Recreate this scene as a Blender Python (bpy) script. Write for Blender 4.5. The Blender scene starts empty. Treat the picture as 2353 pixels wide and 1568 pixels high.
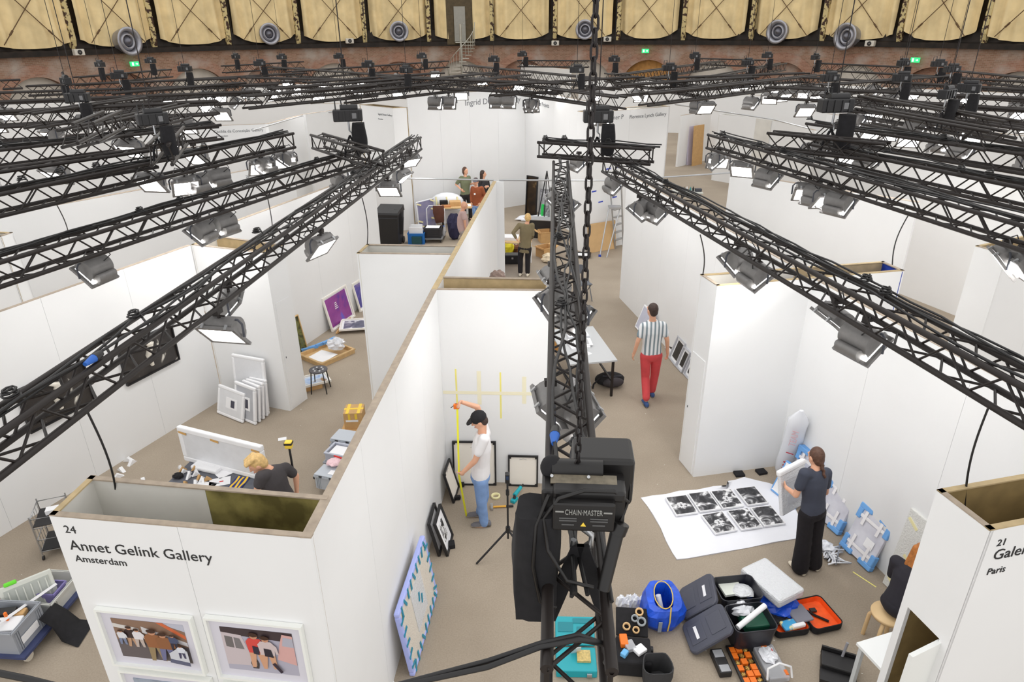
import bpy, bmesh, math, random
from mathutils import Vector, Matrix, Euler, noise
random.seed(7)
C = bpy.context.scene.collection
sc = bpy.context.scene
PI = math.pi
R = math.radians
# ------------------------------------------------------------------ camera, world, exposure
CAM_H, F_PX, PITCH, ROLL = 6.1, 1572.0, R(24.9), R(-0.45)
cd = bpy.data.cameras.new('camera'); cd.sensor_width = 36.0; cd.lens = 36.0 * F_PX / 2353.0
cd.clip_end = 300; cd.clip_start = 0.05
cam = bpy.data.objects.new('camera', cd); C.objects.link(cam)
cam.matrix_world = Matrix.Translation((0, 0, CAM_H)) @ Matrix.Rotation(PI/2 - PITCH, 4, 'X') @ Matrix.Rotation(ROLL, 4, 'Z')
sc.camera = cam
w = bpy.data.worlds.new('world'); sc.world = w; w.use_nodes = True
bg = w.node_tree.nodes['Background']; bg.inputs[0].default_value = (1.0, 0.99, 0.975, 1); bg.inputs[1].default_value = 1.0
sc.view_settings.view_transform = 'Standard'; sc.view_settings.look = 'None'
sc.view_settings.gamma = 1.0; sc.view_settings.use_curve_mapping = False
sc.view_settings.exposure = 0.28
FLOOD_W = 4.8

# ------------------------------------------------------------------ survey: photo pixel -> point on the level z
def ray(px, py):
    x, y = px - 1176.5, 784.0 - py
    x, y = x*math.cos(ROLL) - y*math.sin(ROLL), x*math.sin(ROLL) + y*math.cos(ROLL)
    c, s = math.cos(PITCH), math.sin(PITCH)
    return Vector((x, F_PX*c + y*s, -F_PX*s + y*c))
def G(px, py, z=0.0):
    r = ray(px, py); k = (z - CAM_H)/r.z
    return Vector((r.x*k, r.y*k, z))
def Wp(px, py, Y):
    r = ray(px, py); k = Y/r.y; return Vector((r.x*k, Y, CAM_H + r.z*k))
def yaw(a, b): return math.atan2(b.y - a.y, b.x - a.x)

# ------------------------------------------------------------------ materials
def S(r, g, b):
    f = lambda v: (v/255/12.92) if v <= 10 else ((v/255 + 0.055)/1.055)**2.4
    return (f(r), f(g), f(b))
MATS = {}
def mat(name, col, rough=0.6, metal=0.0, var=0.0, scale=6.0, bump=0.0, emit=0.0, alpha=1.0, trans=0.0, col2=None, thr=None, spec=0.5, coat=0):
    if name in MATS: return MATS[name]
    m = bpy.data.materials.new(name); m.use_nodes = True
    nt = m.node_tree; b = nt.nodes['Principled BSDF']
    b.inputs['Base Color'].default_value = (*col, 1); b.inputs['Roughness'].default_value = rough
    b.inputs['Metallic'].default_value = metal; b.inputs['Specular IOR Level'].default_value = spec
    b.inputs['Alpha'].default_value = alpha; b.inputs['Transmission Weight'].default_value = trans
    if coat: b.inputs['Coat Weight'].default_value = coat
    if emit:
        b.inputs['Emission Color'].default_value = (*col, 1); b.inputs['Emission Strength'].default_value = emit
    if var or bump or col2:
        tc = nt.nodes.new('ShaderNodeTexCoord')
        n = nt.nodes.new('ShaderNodeTexNoise'); n.inputs['Scale'].default_value = scale; n.inputs['Detail'].default_value = 5
        nt.links.new(tc.outputs['Object'], n.inputs['Vector'])
        if var or col2:
            rp = nt.nodes.new('ShaderNodeValToRGB')
            c2 = col2 if col2 else tuple(min(1, c*(1+var)) for c in col)
            c1 = col if col2 else tuple(c*(1-var) for c in col)
            rp.color_ramp.elements[0].color = (*c1, 1); rp.color_ramp.elements[1].color = (*c2, 1)
            lo, hi = thr if thr else (0.3, 0.7)
            rp.color_ramp.elements[0].position = lo; rp.color_ramp.elements[1].position = hi
            nt.links.new(n.outputs['Fac'], rp.inputs['Fac']); nt.links.new(rp.outputs['Color'], b.inputs['Base Color'])
        if bump:
            bp = nt.nodes.new('ShaderNodeBump'); bp.inputs['Strength'].default_value = bump; bp.inputs['Distance'].default_value = 0.02
            nt.links.new(n.outputs['Fac'], bp.inputs['Height']); nt.links.new(bp.outputs['Normal'], b.inputs['Normal'])
    MATS[name] = m; return m
def stripe_mat(name, c1, c2, scale, axis='X', rough=.8, duty=.5):
    m = bpy.data.materials.new(name); m.use_nodes = True; nt = m.node_tree; b = nt.nodes['Principled BSDF']
    tc = nt.nodes.new('ShaderNodeTexCoord'); w_ = nt.nodes.new('ShaderNodeTexWave'); w_.bands_direction = axis
    w_.inputs['Scale'].default_value = scale; w_.inputs['Distortion'].default_value = .4; w_.inputs['Detail Scale'].default_value = .6
    rp = nt.nodes.new('ShaderNodeValToRGB'); rp.color_ramp.elements[0].position = duty - .12; rp.color_ramp.elements[1].position = duty + .12
    rp.color_ramp.elements[0].color = (*c1, 1); rp.color_ramp.elements[1].color = (*c2, 1)
    nt.links.new(tc.outputs['Object'], w_.inputs['Vector']); nt.links.new(w_.outputs['Fac'], rp.inputs['Fac'])
    nt.links.new(rp.outputs['Color'], b.inputs['Base Color']); b.inputs['Roughness'].default_value = rough
    return m
WHITE = mat('white_wall_paint', (.84, .845, .85), .7, var=.012, scale=1.5)
PLY = mat('raw_plywood', S(190, 168, 128), .75, var=.12, scale=9)
PLYD = mat('stained_plywood', S(150, 128, 84), .75, var=.2, scale=5)
GRIME = mat('capped_edge', S(170, 155, 138), .7, var=.15, scale=12)
BLACKM = mat('black_truss_paint', S(36, 30, 28), .45, .1, spec=.4)
BLACK = mat('black_plastic', S(30, 29, 31), .45)
BLACKF = mat('black_fabric', S(26, 25, 28), .9, var=.25, scale=20)
GREYM = mat('flood_housing_grey', S(122, 120, 119), .42, .2, var=.08, scale=18)
GREYD = mat('dark_grey_plastic', S(64, 66, 74), .55)
STEEL = mat('bright_steel', S(190, 192, 195), .3, .9)
ALU = mat('aluminium', S(185, 186, 188), .38, .75)
WOOD = mat('light_wood', S(214, 180, 130), .6, var=.1, scale=14)
CARD = mat('cardboard', S(200, 160, 108), .85, var=.07, scale=9)
PAPER = mat('white_paper', S(240, 240, 242), .8)
PLAST = mat('milky_plastic', S(232, 234, 240), .25, spec=.6)
BUBBLE = mat('bubble_wrap', S(228, 230, 234), .22, bump=.7, scale=55, var=.03, spec=.7)
FOAMW = mat('white_foam', S(238, 238, 240), .8, var=.02, scale=8)
YELLOW = mat('yellow_tape', S(240, 205, 70), .6)
PALETAPE = mat('masking_tape', S(236, 228, 178), .75)
BLUEF = mat('blue_foam', S(112, 168, 228), .7, var=.05)
BLUEB = mat('blue_tarp', S(20, 80, 205), .35, var=.25, scale=9, bump=.5)
TEAL = mat('teal_plastic', S(22, 160, 172), .45)
RED = mat('red_plastic', S(205, 40, 35), .5)
ORANGE = mat('orange_plastic', S(242, 120, 28), .5)
SKIN = mat('skin', S(222, 168, 138), .55, var=.05, scale=6)
PRINTG = mat('grey_print', S(120, 120, 124), .5, col2=S(225, 225, 228), scale=5, thr=(.42, .6))

# ------------------------------------------------------------------ mesh helpers
class MB:
    def __init__(s): s.v = []; s.f = []; s.m = []; s.s = []
    def _add(s, vs, fs, mi=0, smooth=False, T=None):
        o = len(s.v)
        s.v += [tuple(T @ Vector(v)) if T is not None else tuple(v) for v in vs]
        for f in fs: s.f.append([i + o for i in f]); s.m.append(mi); s.s.append(smooth)
        return s
    def box(s, c, d, rz=0, mi=0, rot=None, T=None, taper=1.0):
        x, y, z = d[0]/2, d[1]/2, d[2]/2; t = taper
        vs = [(-x*t,-y*t,-z),(x*t,-y*t,-z),(x*t,y*t,-z),(-x*t,y*t,-z),(-x,-y,z),(x,-y,z),(x,y,z),(-x,y,z)]
        M_ = Matrix.Translation(c) @ (rot.to_matrix().to_4x4() if rot is not None else Matrix.Rotation(rz, 4, 'Z'))
        if T is not None: M_ = T @ M_
        return s._add(vs, [(0,3,2,1),(4,5,6,7),(0,1,5,4),(1,2,6,5),(2,3,7,6),(3,0,4,7)], mi, False, M_)
    def tube(s, a, b, r, r2=None, n=8, mi=0, caps=True, T=None, hole=0):
        a, b = Vector(a), Vector(b); d = b - a
        if d.length < 1e-6: return s
        r2 = r if r2 is None else r2
        q = d.to_track_quat('Z', 'Y'); vs = []
        for p, rr in ((a, r), (b, r2)):
            for i in range(n):
                t = 2*PI*i/n; vs.append(p + q @ Vector((rr*math.cos(t), rr*math.sin(t), 0)))
        s._add(vs, [(i, (i+1) % n, n+(i+1) % n, n+i) for i in range(n)], mi, n > 4, T)
        if caps: s._add(vs, [tuple(range(n-1, -1, -1)), tuple(range(n, 2*n))], mi, False, T)
        return s
    def path(s, pts, r, n=6, mi=0, T=None, closed=False):
        pts = [Vector(p) for p in pts]; vs = []; N = len(pts)
        up = Vector((0, 0, 1)); prev = None
        for i, p in enumerate(pts):
            if closed: d = pts[(i+1) % N] - pts[i-1]
            else: d = pts[min(i+1, N-1)] - pts[max(i-1, 0)]
            q = d.to_track_quat('Z', 'Y')
            X = q @ Vector((1, 0, 0))
            if prev is not None:
                X = prev - d.normalized()*prev.dot(d.normalized())
                if X.length < 1e-5: X = q @ Vector((1, 0, 0))
                X.normalize()
            prev = X; Y = d.normalized().cross(X)
            rr = r[i] if isinstance(r, (list, tuple)) else r
            for k in range(n):
                t = 2*PI*k/n; vs.append(p + X*rr*math.cos(t) + Y*rr*math.sin(t))
        fs = []
        for i in range(N if closed else N-1):
            j = (i+1) % N
            for k in range(n): fs.append((i*n+k, i*n+(k+1) % n, j*n+(k+1) % n, j*n+k))
        s._add(vs, fs, mi, True, T)
        if not closed: s._add(vs, [tuple(range(n-1, -1, -1)), tuple(range((N-1)*n, N*n))], mi, False, T)
        return s
    def loft(s, rings, mi=0, smooth=True, caps=True, T=None):
        n = len(rings[0]); vs = [p for r_ in rings for p in r_]
        fs = [(i*n+k, i*n+(k+1) % n, (i+1)*n+(k+1) % n, (i+1)*n+k) for i in range(len(rings)-1) for k in range(n)]
        s._add(vs, fs, mi, smooth, T)
        if caps: s._add(vs, [tuple(range(n-1, -1, -1)), tuple(range((len(rings)-1)*n, len(rings)*n))], mi, False, T)
        return s
    def lathe(s, prof, n=20, mi=0, T=None, caps=False):
        return s.loft([[(r_*math.cos(2*PI*k/n), r_*math.sin(2*PI*k/n), z) for k in range(n)] for r_, z in prof], mi, True, caps, T)
    def ell(s, c, r_, mi=0, n=14, m=9, T=None, rot=None):
        rings = []
        rm = rot.to_matrix() if rot is not None else None
        for j in range(m+1):
            t = PI*j/m; rad = max(math.sin(t), .02); ring = []
            for k in range(n):
                a = 2*PI*k/n; p = Vector((r_[0]*rad*math.cos(a), r_[1]*rad*math.sin(a), -r_[2]*math.cos(t)))
                ring.append((rm @ p if rm else p) + Vector(c))
            rings.append(ring)
        return s.loft(rings, mi, True, True, T)
    def prism(s, pts, z0, z1, mi=0, T=None):
        n = len(pts); vs = [(p[0], p[1], z0) for p in pts] + [(p[0], p[1], z1) for p in pts]
        a = sum(pts[i][0]*pts[(i+1) % n][1] - pts[(i+1) % n][0]*pts[i][1] for i in range(n))
        fs = [tuple(range(n-1, -1, -1)), tuple(range(n, 2*n))] + [(i, (i+1) % n, n+(i+1) % n, n+i) for i in range(n)]
        if a < 0: fs = [tuple(reversed(f)) for f in fs]
        return s._add(vs, fs, mi, False, T)
    def face(s, pts, mi=0, T=None): return s._add(pts, [tuple(range(len(pts)))], mi, False, T)
    def grid(s, fn, nu, nv, mi=0, T=None):
        vs = [fn(i/nu, j/nv) for j in range(nv+1) for i in range(nu+1)]
        return s._add(vs, [(j*(nu+1)+i, j*(nu+1)+i+1, (j+1)*(nu+1)+i+1, (j+1)*(nu+1)+i) for j in range(nv) for i in range(nu)], mi, True, T)
    def mesh(s, name, mats):
        me = bpy.data.meshes.new(name); me.from_pydata(s.v, [], s.f)
        me.polygons.foreach_set('material_index', s.m); me.polygons.foreach_set('use_smooth', s.s)
        for m_ in (mats if isinstance(mats, (list, tuple)) else [mats]): me.materials.append(m_)
        me.update(); return me
    def build(s, name, mats, parent=None, loc=(0,0,0), rot=(0,0,0), bevel=0):
        me = s.mesh(name, mats)
        if bevel:
            bm = bmesh.new(); bm.from_mesh(me)
            bmesh.ops.bevel(bm, geom=list(bm.edges), offset=bevel, segments=2, affect='EDGES', profile=.5)
            for f in bm.faces: f.smooth = False
            bm.to_mesh(me); bm.free()
        return ob(name, me, parent, loc, rot)
def ob(name, data, parent=None, loc=(0,0,0), rot=(0,0,0)):
    o = bpy.data.objects.new(name, data); C.objects.link(o)
    o.parent = parent; o.location = loc; o.rotation_euler = rot
    return o
def tag(o, label=None, cat=None, group=None, kind=None):
    if label: o['label'] = label
    if cat: o['category'] = cat
    if group: o['group'] = group
    if kind: o['kind'] = kind
    return o
def thing(name, label, cat, loc=(0,0,0), rz=0, group=None):
    return tag(ob(name, None, None, loc, (0, 0, rz)), label, cat, group)
def evaluated(o):
    """mesh of one object with its modifiers, worked out in a scratch scene so the big one is not re-evaluated"""
    ts = bpy.data.scenes.new('scratch'); ts.collection.objects.link(o); vl = ts.view_layers[0]; vl.update()
    me = bpy.data.meshes.new_from_object(o.evaluated_get(vl.depsgraph)); bpy.data.scenes.remove(ts); return me
def text_mesh(body, size, depth=.002, spacing=1.0):
    cu = bpy.data.curves.new('lettering', 'FONT'); cu.body = body; cu.size = size; cu.extrude = depth; cu.space_character = spacing
    cu.resolution_u = 3
    o = bpy.data.objects.new('tmp_text', cu); me = evaluated(o)
    bpy.data.objects.remove(o); bpy.data.curves.remove(cu)
    me.materials.clear(); return me
INK = mat('black_lettering', S(38, 38, 40), .6)
INKG = mat('grey_lettering', S(120, 122, 126), .6)
def lettering(body, size, parent, loc, rot, m=INK, spacing=1.0):
    me = text_mesh(body, size, .002, spacing); me.materials.append(m)
    return ob('lettering', me, parent, loc, rot)
ORD = ['first','second','third','fourth','fifth','sixth','seventh','eighth','ninth','tenth','eleventh','twelfth','thirteenth','fourteenth','fifteenth','sixteenth','seventeenth','eighteenth','nineteenth','twentieth']
# ------------------------------------------------------------------ hall: floor, brick drum, curtains
def floor_mat():
    m = bpy.data.materials.new('brown_grey_carpet'); m.use_nodes = True; nt = m.node_tree; b = nt.nodes['Principled BSDF']
    tc = nt.nodes.new('ShaderNodeTexCoord'); b.inputs['Roughness'].default_value = .85
    n1 = nt.nodes.new('ShaderNodeTexNoise'); n1.inputs['Scale'].default_value = .55; n1.inputs['Detail'].default_value = 6
    n2 = nt.nodes.new('ShaderNodeTexNoise'); n2.inputs['Scale'].default_value = 60; n2.inputs['Detail'].default_value = 2
    v = nt.nodes.new('ShaderNodeTexVoronoi'); v.inputs['Scale'].default_value = 3.2
    for n in (n1, n2, v): nt.links.new(tc.outputs['Object'], n.inputs['Vector'])
    r1 = nt.nodes.new('ShaderNodeValToRGB'); r1.color_ramp.elements[0].position = .3; r1.color_ramp.elements[1].position = .72
    r1.color_ramp.elements[0].color = (*S(150, 137, 121), 1); r1.color_ramp.elements[1].color = (*S(172, 159, 142), 1)
    r2 = nt.nodes.new('ShaderNodeValToRGB'); r2.color_ramp.elements[0].color = (.72, .72, .72, 1); r2.color_ramp.elements[1].color = (1.25, 1.25, 1.25, 1)
    mx = nt.nodes.new('ShaderNodeMix'); mx.data_type = 'RGBA'; mx.blend_type = 'MULTIPLY'; mx.inputs[0].default_value = .8
    r3 = nt.nodes.new('ShaderNodeValToRGB'); r3.color_ramp.elements[0].color = (1, 1, 1, 1); r3.color_ramp.elements[1].color = (0, 0, 0, 1)
    r3.color_ramp.elements[0].position = .018; r3.color_ramp.elements[1].position = .03
    m2 = nt.nodes.new('ShaderNodeMix'); m2.data_type = 'RGBA'; m2.inputs[7].default_value = (.7, .68, .62, 1)
    nt.links.new(n1.outputs['Fac'], r1.inputs['Fac']); nt.links.new(n2.outputs['Fac'], r2.inputs['Fac'])
    nt.links.new(r1.outputs['Color'], mx.inputs[6]); nt.links.new(r2.outputs['Color'], mx.inputs[7])
    nt.links.new(v.outputs['Distance'], r3.inputs['Fac']); nt.links.new(r3.outputs['Color'], m2.inputs[0])
    nt.links.new(mx.outputs[2], m2.inputs[6]); nt.links.new(m2.outputs[2], b.inputs['Base Color'])
    return m
HCX, HCY, HR = 0.2, 23.5, 27.0
def ring(phi, z, r=HR): return Vector((HCX + r*math.sin(phi), HCY + r*math.cos(phi), z))
def ring_px(px, py, r=HR):
    d = ray(px, py); h = Vector((d.x, d.y)); o = Vector((-HCX, -HCY))
    a, b_, c_ = h.dot(h), 2*h.dot(o), o.dot(o) - r*r
    t = (-b_ + math.sqrt(b_*b_ - 4*a*c_))/(2*a)
    p = Vector((d.x*t, d.y*t)); return math.atan2(p.x - HCX, p.y - HCY), CAM_H + d.z*t
fl = MB().prism([tuple(ring(2*PI*k/72, 0, HR+.4)[:2]) for k in range(72)], -.2, 0).build('floor', floor_mat())
tag(fl, 'brown grey carpeted floor of the round hall', 'floor', kind='structure')

def brick_mat(name, c1, c2, mortar):
    m = bpy.data.materials.new(name); m.use_nodes = True; nt = m.node_tree; b = nt.nodes['Principled BSDF']; b.inputs['Roughness'].default_value = .9
    uv = nt.nodes.new('ShaderNodeUVMap'); br = nt.nodes.new('ShaderNodeTexBrick'); br.inputs['Scale'].default_value = 4.6
    br.inputs['Color1'].default_value = (*c1, 1); br.inputs['Color2'].default_value = (*c2, 1); br.inputs['Mortar'].default_value = (*mortar, 1)
    br.inputs['Mortar Size'].default_value = .022; br.inputs['Brick Width'].default_value = .95; br.inputs['Row Height'].default_value = .36
    n = nt.nodes.new('ShaderNodeTexNoise'); n.inputs['Scale'].default_value = .8; n.inputs['Detail'].default_value = 8
    rp = nt.nodes.new('ShaderNodeValToRGB'); rp.color_ramp.elements[0].position = .5; rp.color_ramp.elements[1].position = .7
    rp.color_ramp.elements[0].color = (0, 0, 0, 1); rp.color_ramp.elements[1].color = (.75, .75, .75, 1)
    mx = nt.nodes.new('ShaderNodeMix'); mx.data_type = 'RGBA'; mx.inputs[7].default_value = (*S(176, 166, 156), 1)
    nt.links.new(uv.outputs['UV'], br.inputs['Vector']); nt.links.new(uv.outputs['UV'], n.inputs['Vector'])
    nt.links.new(n.outputs['Fac'], rp.inputs['Fac']); nt.links.new(rp.outputs['Color'], mx.inputs[0])
    nt.links.new(br.outputs['Color'], mx.inputs[6]); nt.links.new(mx.outputs[2], b.inputs['Base Color'])
    bp = nt.nodes.new('ShaderNodeBump'); bp.inputs['Strength'].default_value = .4; nt.links.new(br.outputs['Fac'], bp.inputs['Height']); bp.invert = True
    nt.links.new(bp.outputs['Normal'], b.inputs['Normal'])
    return m
BRICK = brick_mat('weathered_brick', S(136, 104, 84), S(158, 124, 104), S(164, 150, 134))
BRICKR = brick_mat('reddish_arch_brick', S(142, 102, 84), S(162, 122, 102), S(160, 142, 124))
PLASTER = mat('limewashed_niche', S(205, 198, 188), .9, var=.12, scale=2)
ARCHWOOD = mat('wooden_gate_infill', S(176, 128, 70), .8, var=.25, scale=4)
STONE = mat('plain_reveal', S(120, 92, 74), .9, var=.2, scale=4)
def ring_mesh(name, quads, mats, parent=None, mi=None):
    """quads: polygons of (phi, z, r); UV from arc length and height"""
    vs, fs, uvs = [], [], []
    for q in quads:
        o = len(vs); vs += [tuple(ring(p, z, r)) for p, z, r in q]; fs.append(tuple(range(o, o+len(q)))); uvs += [(p*HR, z) for p, z, r in q]
    me = bpy.data.meshes.new(name); me.from_pydata(vs, [], fs)
    for m_ in (mats if isinstance(mats, list) else [mats]): me.materials.append(m_)
    ul = me.uv_layers.new(name='UVMap')
    for l in me.loops: ul.data[l.index].uv = uvs[l.vertex_index]
    if mi: me.polygons.foreach_set('material_index', mi)
    me.update(); return ob(name, me, parent)
BAY = 2*PI/40; ZB = 4.95
PHI0 = ring_px(1130, 60)[0]
BAYS = range(-9, 10)
def arch_z(u, a=1.6, z0=2.9, rise=.95):
    rr = (a*a + rise*rise)/(2*rise); return z0 + math.sqrt(max(rr*rr - u*u, 0)) - (rr - rise)
wb = tag(ob('wall_back', None), 'curved weathered brick wall of the round hall with arched niches', 'wall', kind='structure')
NA = 14
for k in BAYS:
    pc = PHI0 + (k + .5)*BAY; quads = []; arcq = []; rev = []
    us = [-1.6 + 3.2*i/NA for i in range(NA+1)]
    P_ = lambda u, z, r=HR: (pc + u/HR, z, r)
    e = BAY*HR/2
    for i in range(NA):
        a, b_ = us[i], us[i+1]
        quads.append([P_(a, arch_z(a)), P_(a, ZB), P_(b_, ZB), P_(b_, arch_z(b_))])
        rev.append([P_(a, arch_z(a)), P_(b_, arch_z(b_)), P_(b_, arch_z(b_), HR+.35), P_(a, arch_z(a), HR+.35)])
    for s_ in (-1, 1):
        x0, x1 = (-e, -1.6) if s_ < 0 else (1.6, e)
        quads.append([P_(x0, 0), P_(x0, ZB), P_(x1, ZB), P_(x1, 0)])
        rev.append([P_(s_*1.6, 0), P_(s_*1.6, 2.9), P_(s_*1.6, 2.9, HR+.35), P_(s_*1.6, 0, HR+.35)])
    ring_mesh('brick_bay', quads, BRICK, wb); ring_mesh('arch_reveal', rev, STONE, wb)
    for i in range(NA):     # ring of headers standing proud over the opening
        a, b_ = us[i]*1.0, us[i+1]*1.0
        sc_ = 1.27
        arcq.append([P_(a, arch_z(a), HR-.03), P_(b_, arch_z(b_), HR-.03), P_(b_*sc_, arch_z(b_) + .58*(1-abs(b_)/4), HR-.03), P_(a*sc_, arch_z(a) + .58*(1-abs(a)/4), HR-.03)])
        if i == 0 or i == NA-1: pass
    ring_mesh('arch_ring', [list(reversed(q)) for q in arcq], BRICKR, wb)
    fill = []
    for i in range(NA):
        a, b_ = us[i], us[i+1]; fill.append([P_(a, 0, HR+.35), P_(a, arch_z(a), HR+.35), P_(b_, arch_z(b_), HR+.35), P_(b_, 0, HR+.35)])
    ring_mesh('niche_infill', fill, ARCHWOOD if k == 2 else (PLASTER if k % 2 else BRICKR), wb)
# steel ring beam under the curtains
DARK = mat('sooty_steel', S(34, 26, 20), .7, .2, var=.5, scale=3)
for k in BAYS:
    pass
q = []; NR = 120; p0, p1 = PHI0 + BAYS[0]*BAY, PHI0 + (BAYS[-1]+1)*BAY
for i in range(NR):
    a, b_ = p0 + (p1-p0)*i/NR, p0 + (p1-p0)*(i+1)/NR
    for (za, ra, zb, rb) in ((4.78, HR-.02, 4.78, HR-.28), (4.78, HR-.28, 5.02, HR-.28), (5.02, HR-.28, 5.1, HR-.05), (5.1, HR-.05, 5.75, HR+.12)):
        q.append([(a, za, ra), (a, zb, rb), (b_, zb, rb), (b_, za, ra)])
tag(ring_mesh('trim_1', q, DARK), 'dark sooty steel ring beam above the brick wall', 'beam', kind='structure')

q = []
for i in range(NR):
    a, b_ = p0 + (p1-p0)*i/NR, p0 + (p1-p0)*(i+1)/NR
    q.append([(a, 5.0, HR+.3), (a, 10.6, HR+.3), (b_, 10.6, HR+.3), (b_, 5.0, HR+.3)])
tag(ring_mesh('wall_gap_backing', q, mat('dark_gap_backing', S(58, 46, 30), .9, var=.4, scale=2)), 'dark backing sheet added behind the beige curtains to darken their gaps', 'wall', kind='structure')  # added sheet, its dark colour stands in for shade between curtains and ribs
CURT = mat('beige_dust_curtain', S(226, 204, 156), .9, var=.14, scale=1.4, bump=.12)
RUST = mat('flaking_cream_steel', S(196, 178, 128), .8, col2=S(62, 40, 28), scale=5, thr=(.5, .56))
ROD = mat('rusty_rod', S(96, 72, 46), .8)
DOORK = 7 + 0
ribs_px = {}
def cpx(k):   # where along the arc: plain words for labels
    return k
for n_, k in enumerate(BAYS):
    pa, pb = PHI0 + k*BAY + (.016 if k < 0 else .004), PHI0 + (k+1)*BAY - (.004 if k < 0 else .016)
    if k == -1: pa += .0
    rnd = random.Random(k+50)
    sag = .12 + rnd.random()*.18; ph = rnd.random()*6
    def fn(u, v, pa=pa, pb=pb, sag=sag, ph=ph):
        phi = pa + (pb-pa)*u; edge = 1 - min(u, 1-u)*2
        zb = 5.2 + sag*(edge**3)*1.6 - .06*math.sin(PI*u)
        z = zb + (10.5 - zb)*v
        fold = (.05 + .15*edge**2)*math.sin(u*38 + ph + .6*math.sin(v*5)) + .06*math.sin(u*9+ph+v*3)
        r = HR - .1 + fold*(.5+.5*(1-v)) - .12*math.sin(PI*u)
        if k == -1 and u > .35 and u < .62: pass
        return ring(phi, z, r)
    side = 'far left' if k < -4 else 'left' if k < 0 else 'middle' if k < 2 else 'right' if k < 6 else 'far right'
    if k == -1:
        def fn2(u, v, fn=fn): return fn(u*.4, v)
        def fn3(u, v, fn=fn): return fn(.68 + u*.32, v)
        cu = MB().grid(fn2, 14, 12).grid(fn3, 10, 12)
        lab = 'beige curtain parted around the grey steel door up on the hall wall'
    else:
        cu = MB().grid(fn, 36, 14)
        idx = k - BAYS[0]
        lab = ('%s beige curtain from the grey stair door going %s' % (ORD[(-2-k) if k < 0 else k], 'left' if k < 0 else 'right'))
    o = cu.build('curtain', CURT); tag(o, lab, 'curtain', 'beige curtains around the hall')
    # cross bracing of the bay
    if k != -1:
        t = thing('cross_brace', 'rusty cross bracing rods over the %s beige curtain %s of the stair door' % (ORD[(-2-k) if k < 0 else k], 'left' if k < 0 else 'right'), 'bracing', group='cross bracing on the curtains')
        for sgn in (0, 1):
            u0, u1 = (.12, .92) if sgn else (.88, .08)
            a = ring(pa + (pb-pa)*u0, 5.35, HR-.33); b_ = ring(pa + (pb-pa)*(u0+(u1-u0)*1.0), 8.6, HR-.3)
            MB().tube(a, b_, .022, n=6).tube(a.lerp(b_, .13), a.lerp(b_, .19), .045, n=6).build('rod', ROD, t)
    # rib
    pr = PHI0 + k*BAY
    t = thing('steel_rib', '%s flaking cream steel rib %s of the stair door' % (ORD[(-1-k) if k < 0 else k], 'left' if k < 0 else 'right'), 'rib', group='steel ribs around the hall')
    m_ = MB()
    prof = [(4.98, HR-.15), (5.5, HR-.34), (10.5, HR-.34)]
    dphi = .13/HR
    rings = []
    for z, r in prof:
        rings.append([ring(pr-dphi, z, r), ring(pr+dphi, z, r), ring(pr+dphi, z, r+.3), ring(pr-dphi, z, r+.3)])
    m_.loft(rings, smooth=False).build('rib_flange', RUST, t)
    MB().loft([[p + (ring(pr, 0, 1)-ring(pr, 0, 0))*.2 + (p - ring(pr, p.z, HR))*0 for p in rr] for rr in [[ring(pr-dphi*2.3, z, r+.3), ring(pr+dphi*2.3, z, r+.3), ring(pr+dphi*2.3, z, r+.36), ring(pr-dphi*2.3, z, r+.36)] for z, r in prof]], smooth=False).build('rib_web', DARK, t)
# ventilation nozzles
NOZ = mat('nozzle_grey', S(165, 165, 172), .35, .6, var=.15, scale=3)
for i, (px, py, s_, yw) in enumerate([(298, 95, 1.0, .35), (620, 78, .86, .1), (917, 72, .86, 0), (1344, 68, .86, 0), (1785, 73, .92, -.25), (1942, 84, 1.0, -.45)]):
    phi, z = ring_px(px, py, HR-.6); c_ = ring(phi, z, HR-.55)
    t = thing('air_nozzle', 'round grey metal air nozzle on the curtain wall, %s from the left' % ORD[i], 'air nozzle', c_, -phi + PI + yw*.6, 'round air nozzles on the curtain wall')
    T_ = Matrix.Rotation(-PI/2, 4, 'X') @ Matrix.Scale(.72*s_, 4)
    MB().lathe([(.86, .7), (.86, 0), (1.0, -.06), (1.0, -.12), (.78, -.1), (.7, .1), (.7, .35)], 26, T=T_).build('outer_ring', NOZ, t, rot=(PI, 0, 0))
    MB().lathe([(.7, .33), (.52, .05), (.44, .03), (.4, .3)], 22, T=T_).build('inner_cone', NOZ, t, rot=(PI, 0, 0))
    MB().lathe([(.4, .3), (.26, .02), (.12, -.1), (.02, -.14)], 18, T=T_).build('centre_cone', mat('nozzle_dark', S(110, 110, 118), .35, .6), t, rot=(PI, 0, 0))
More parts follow.
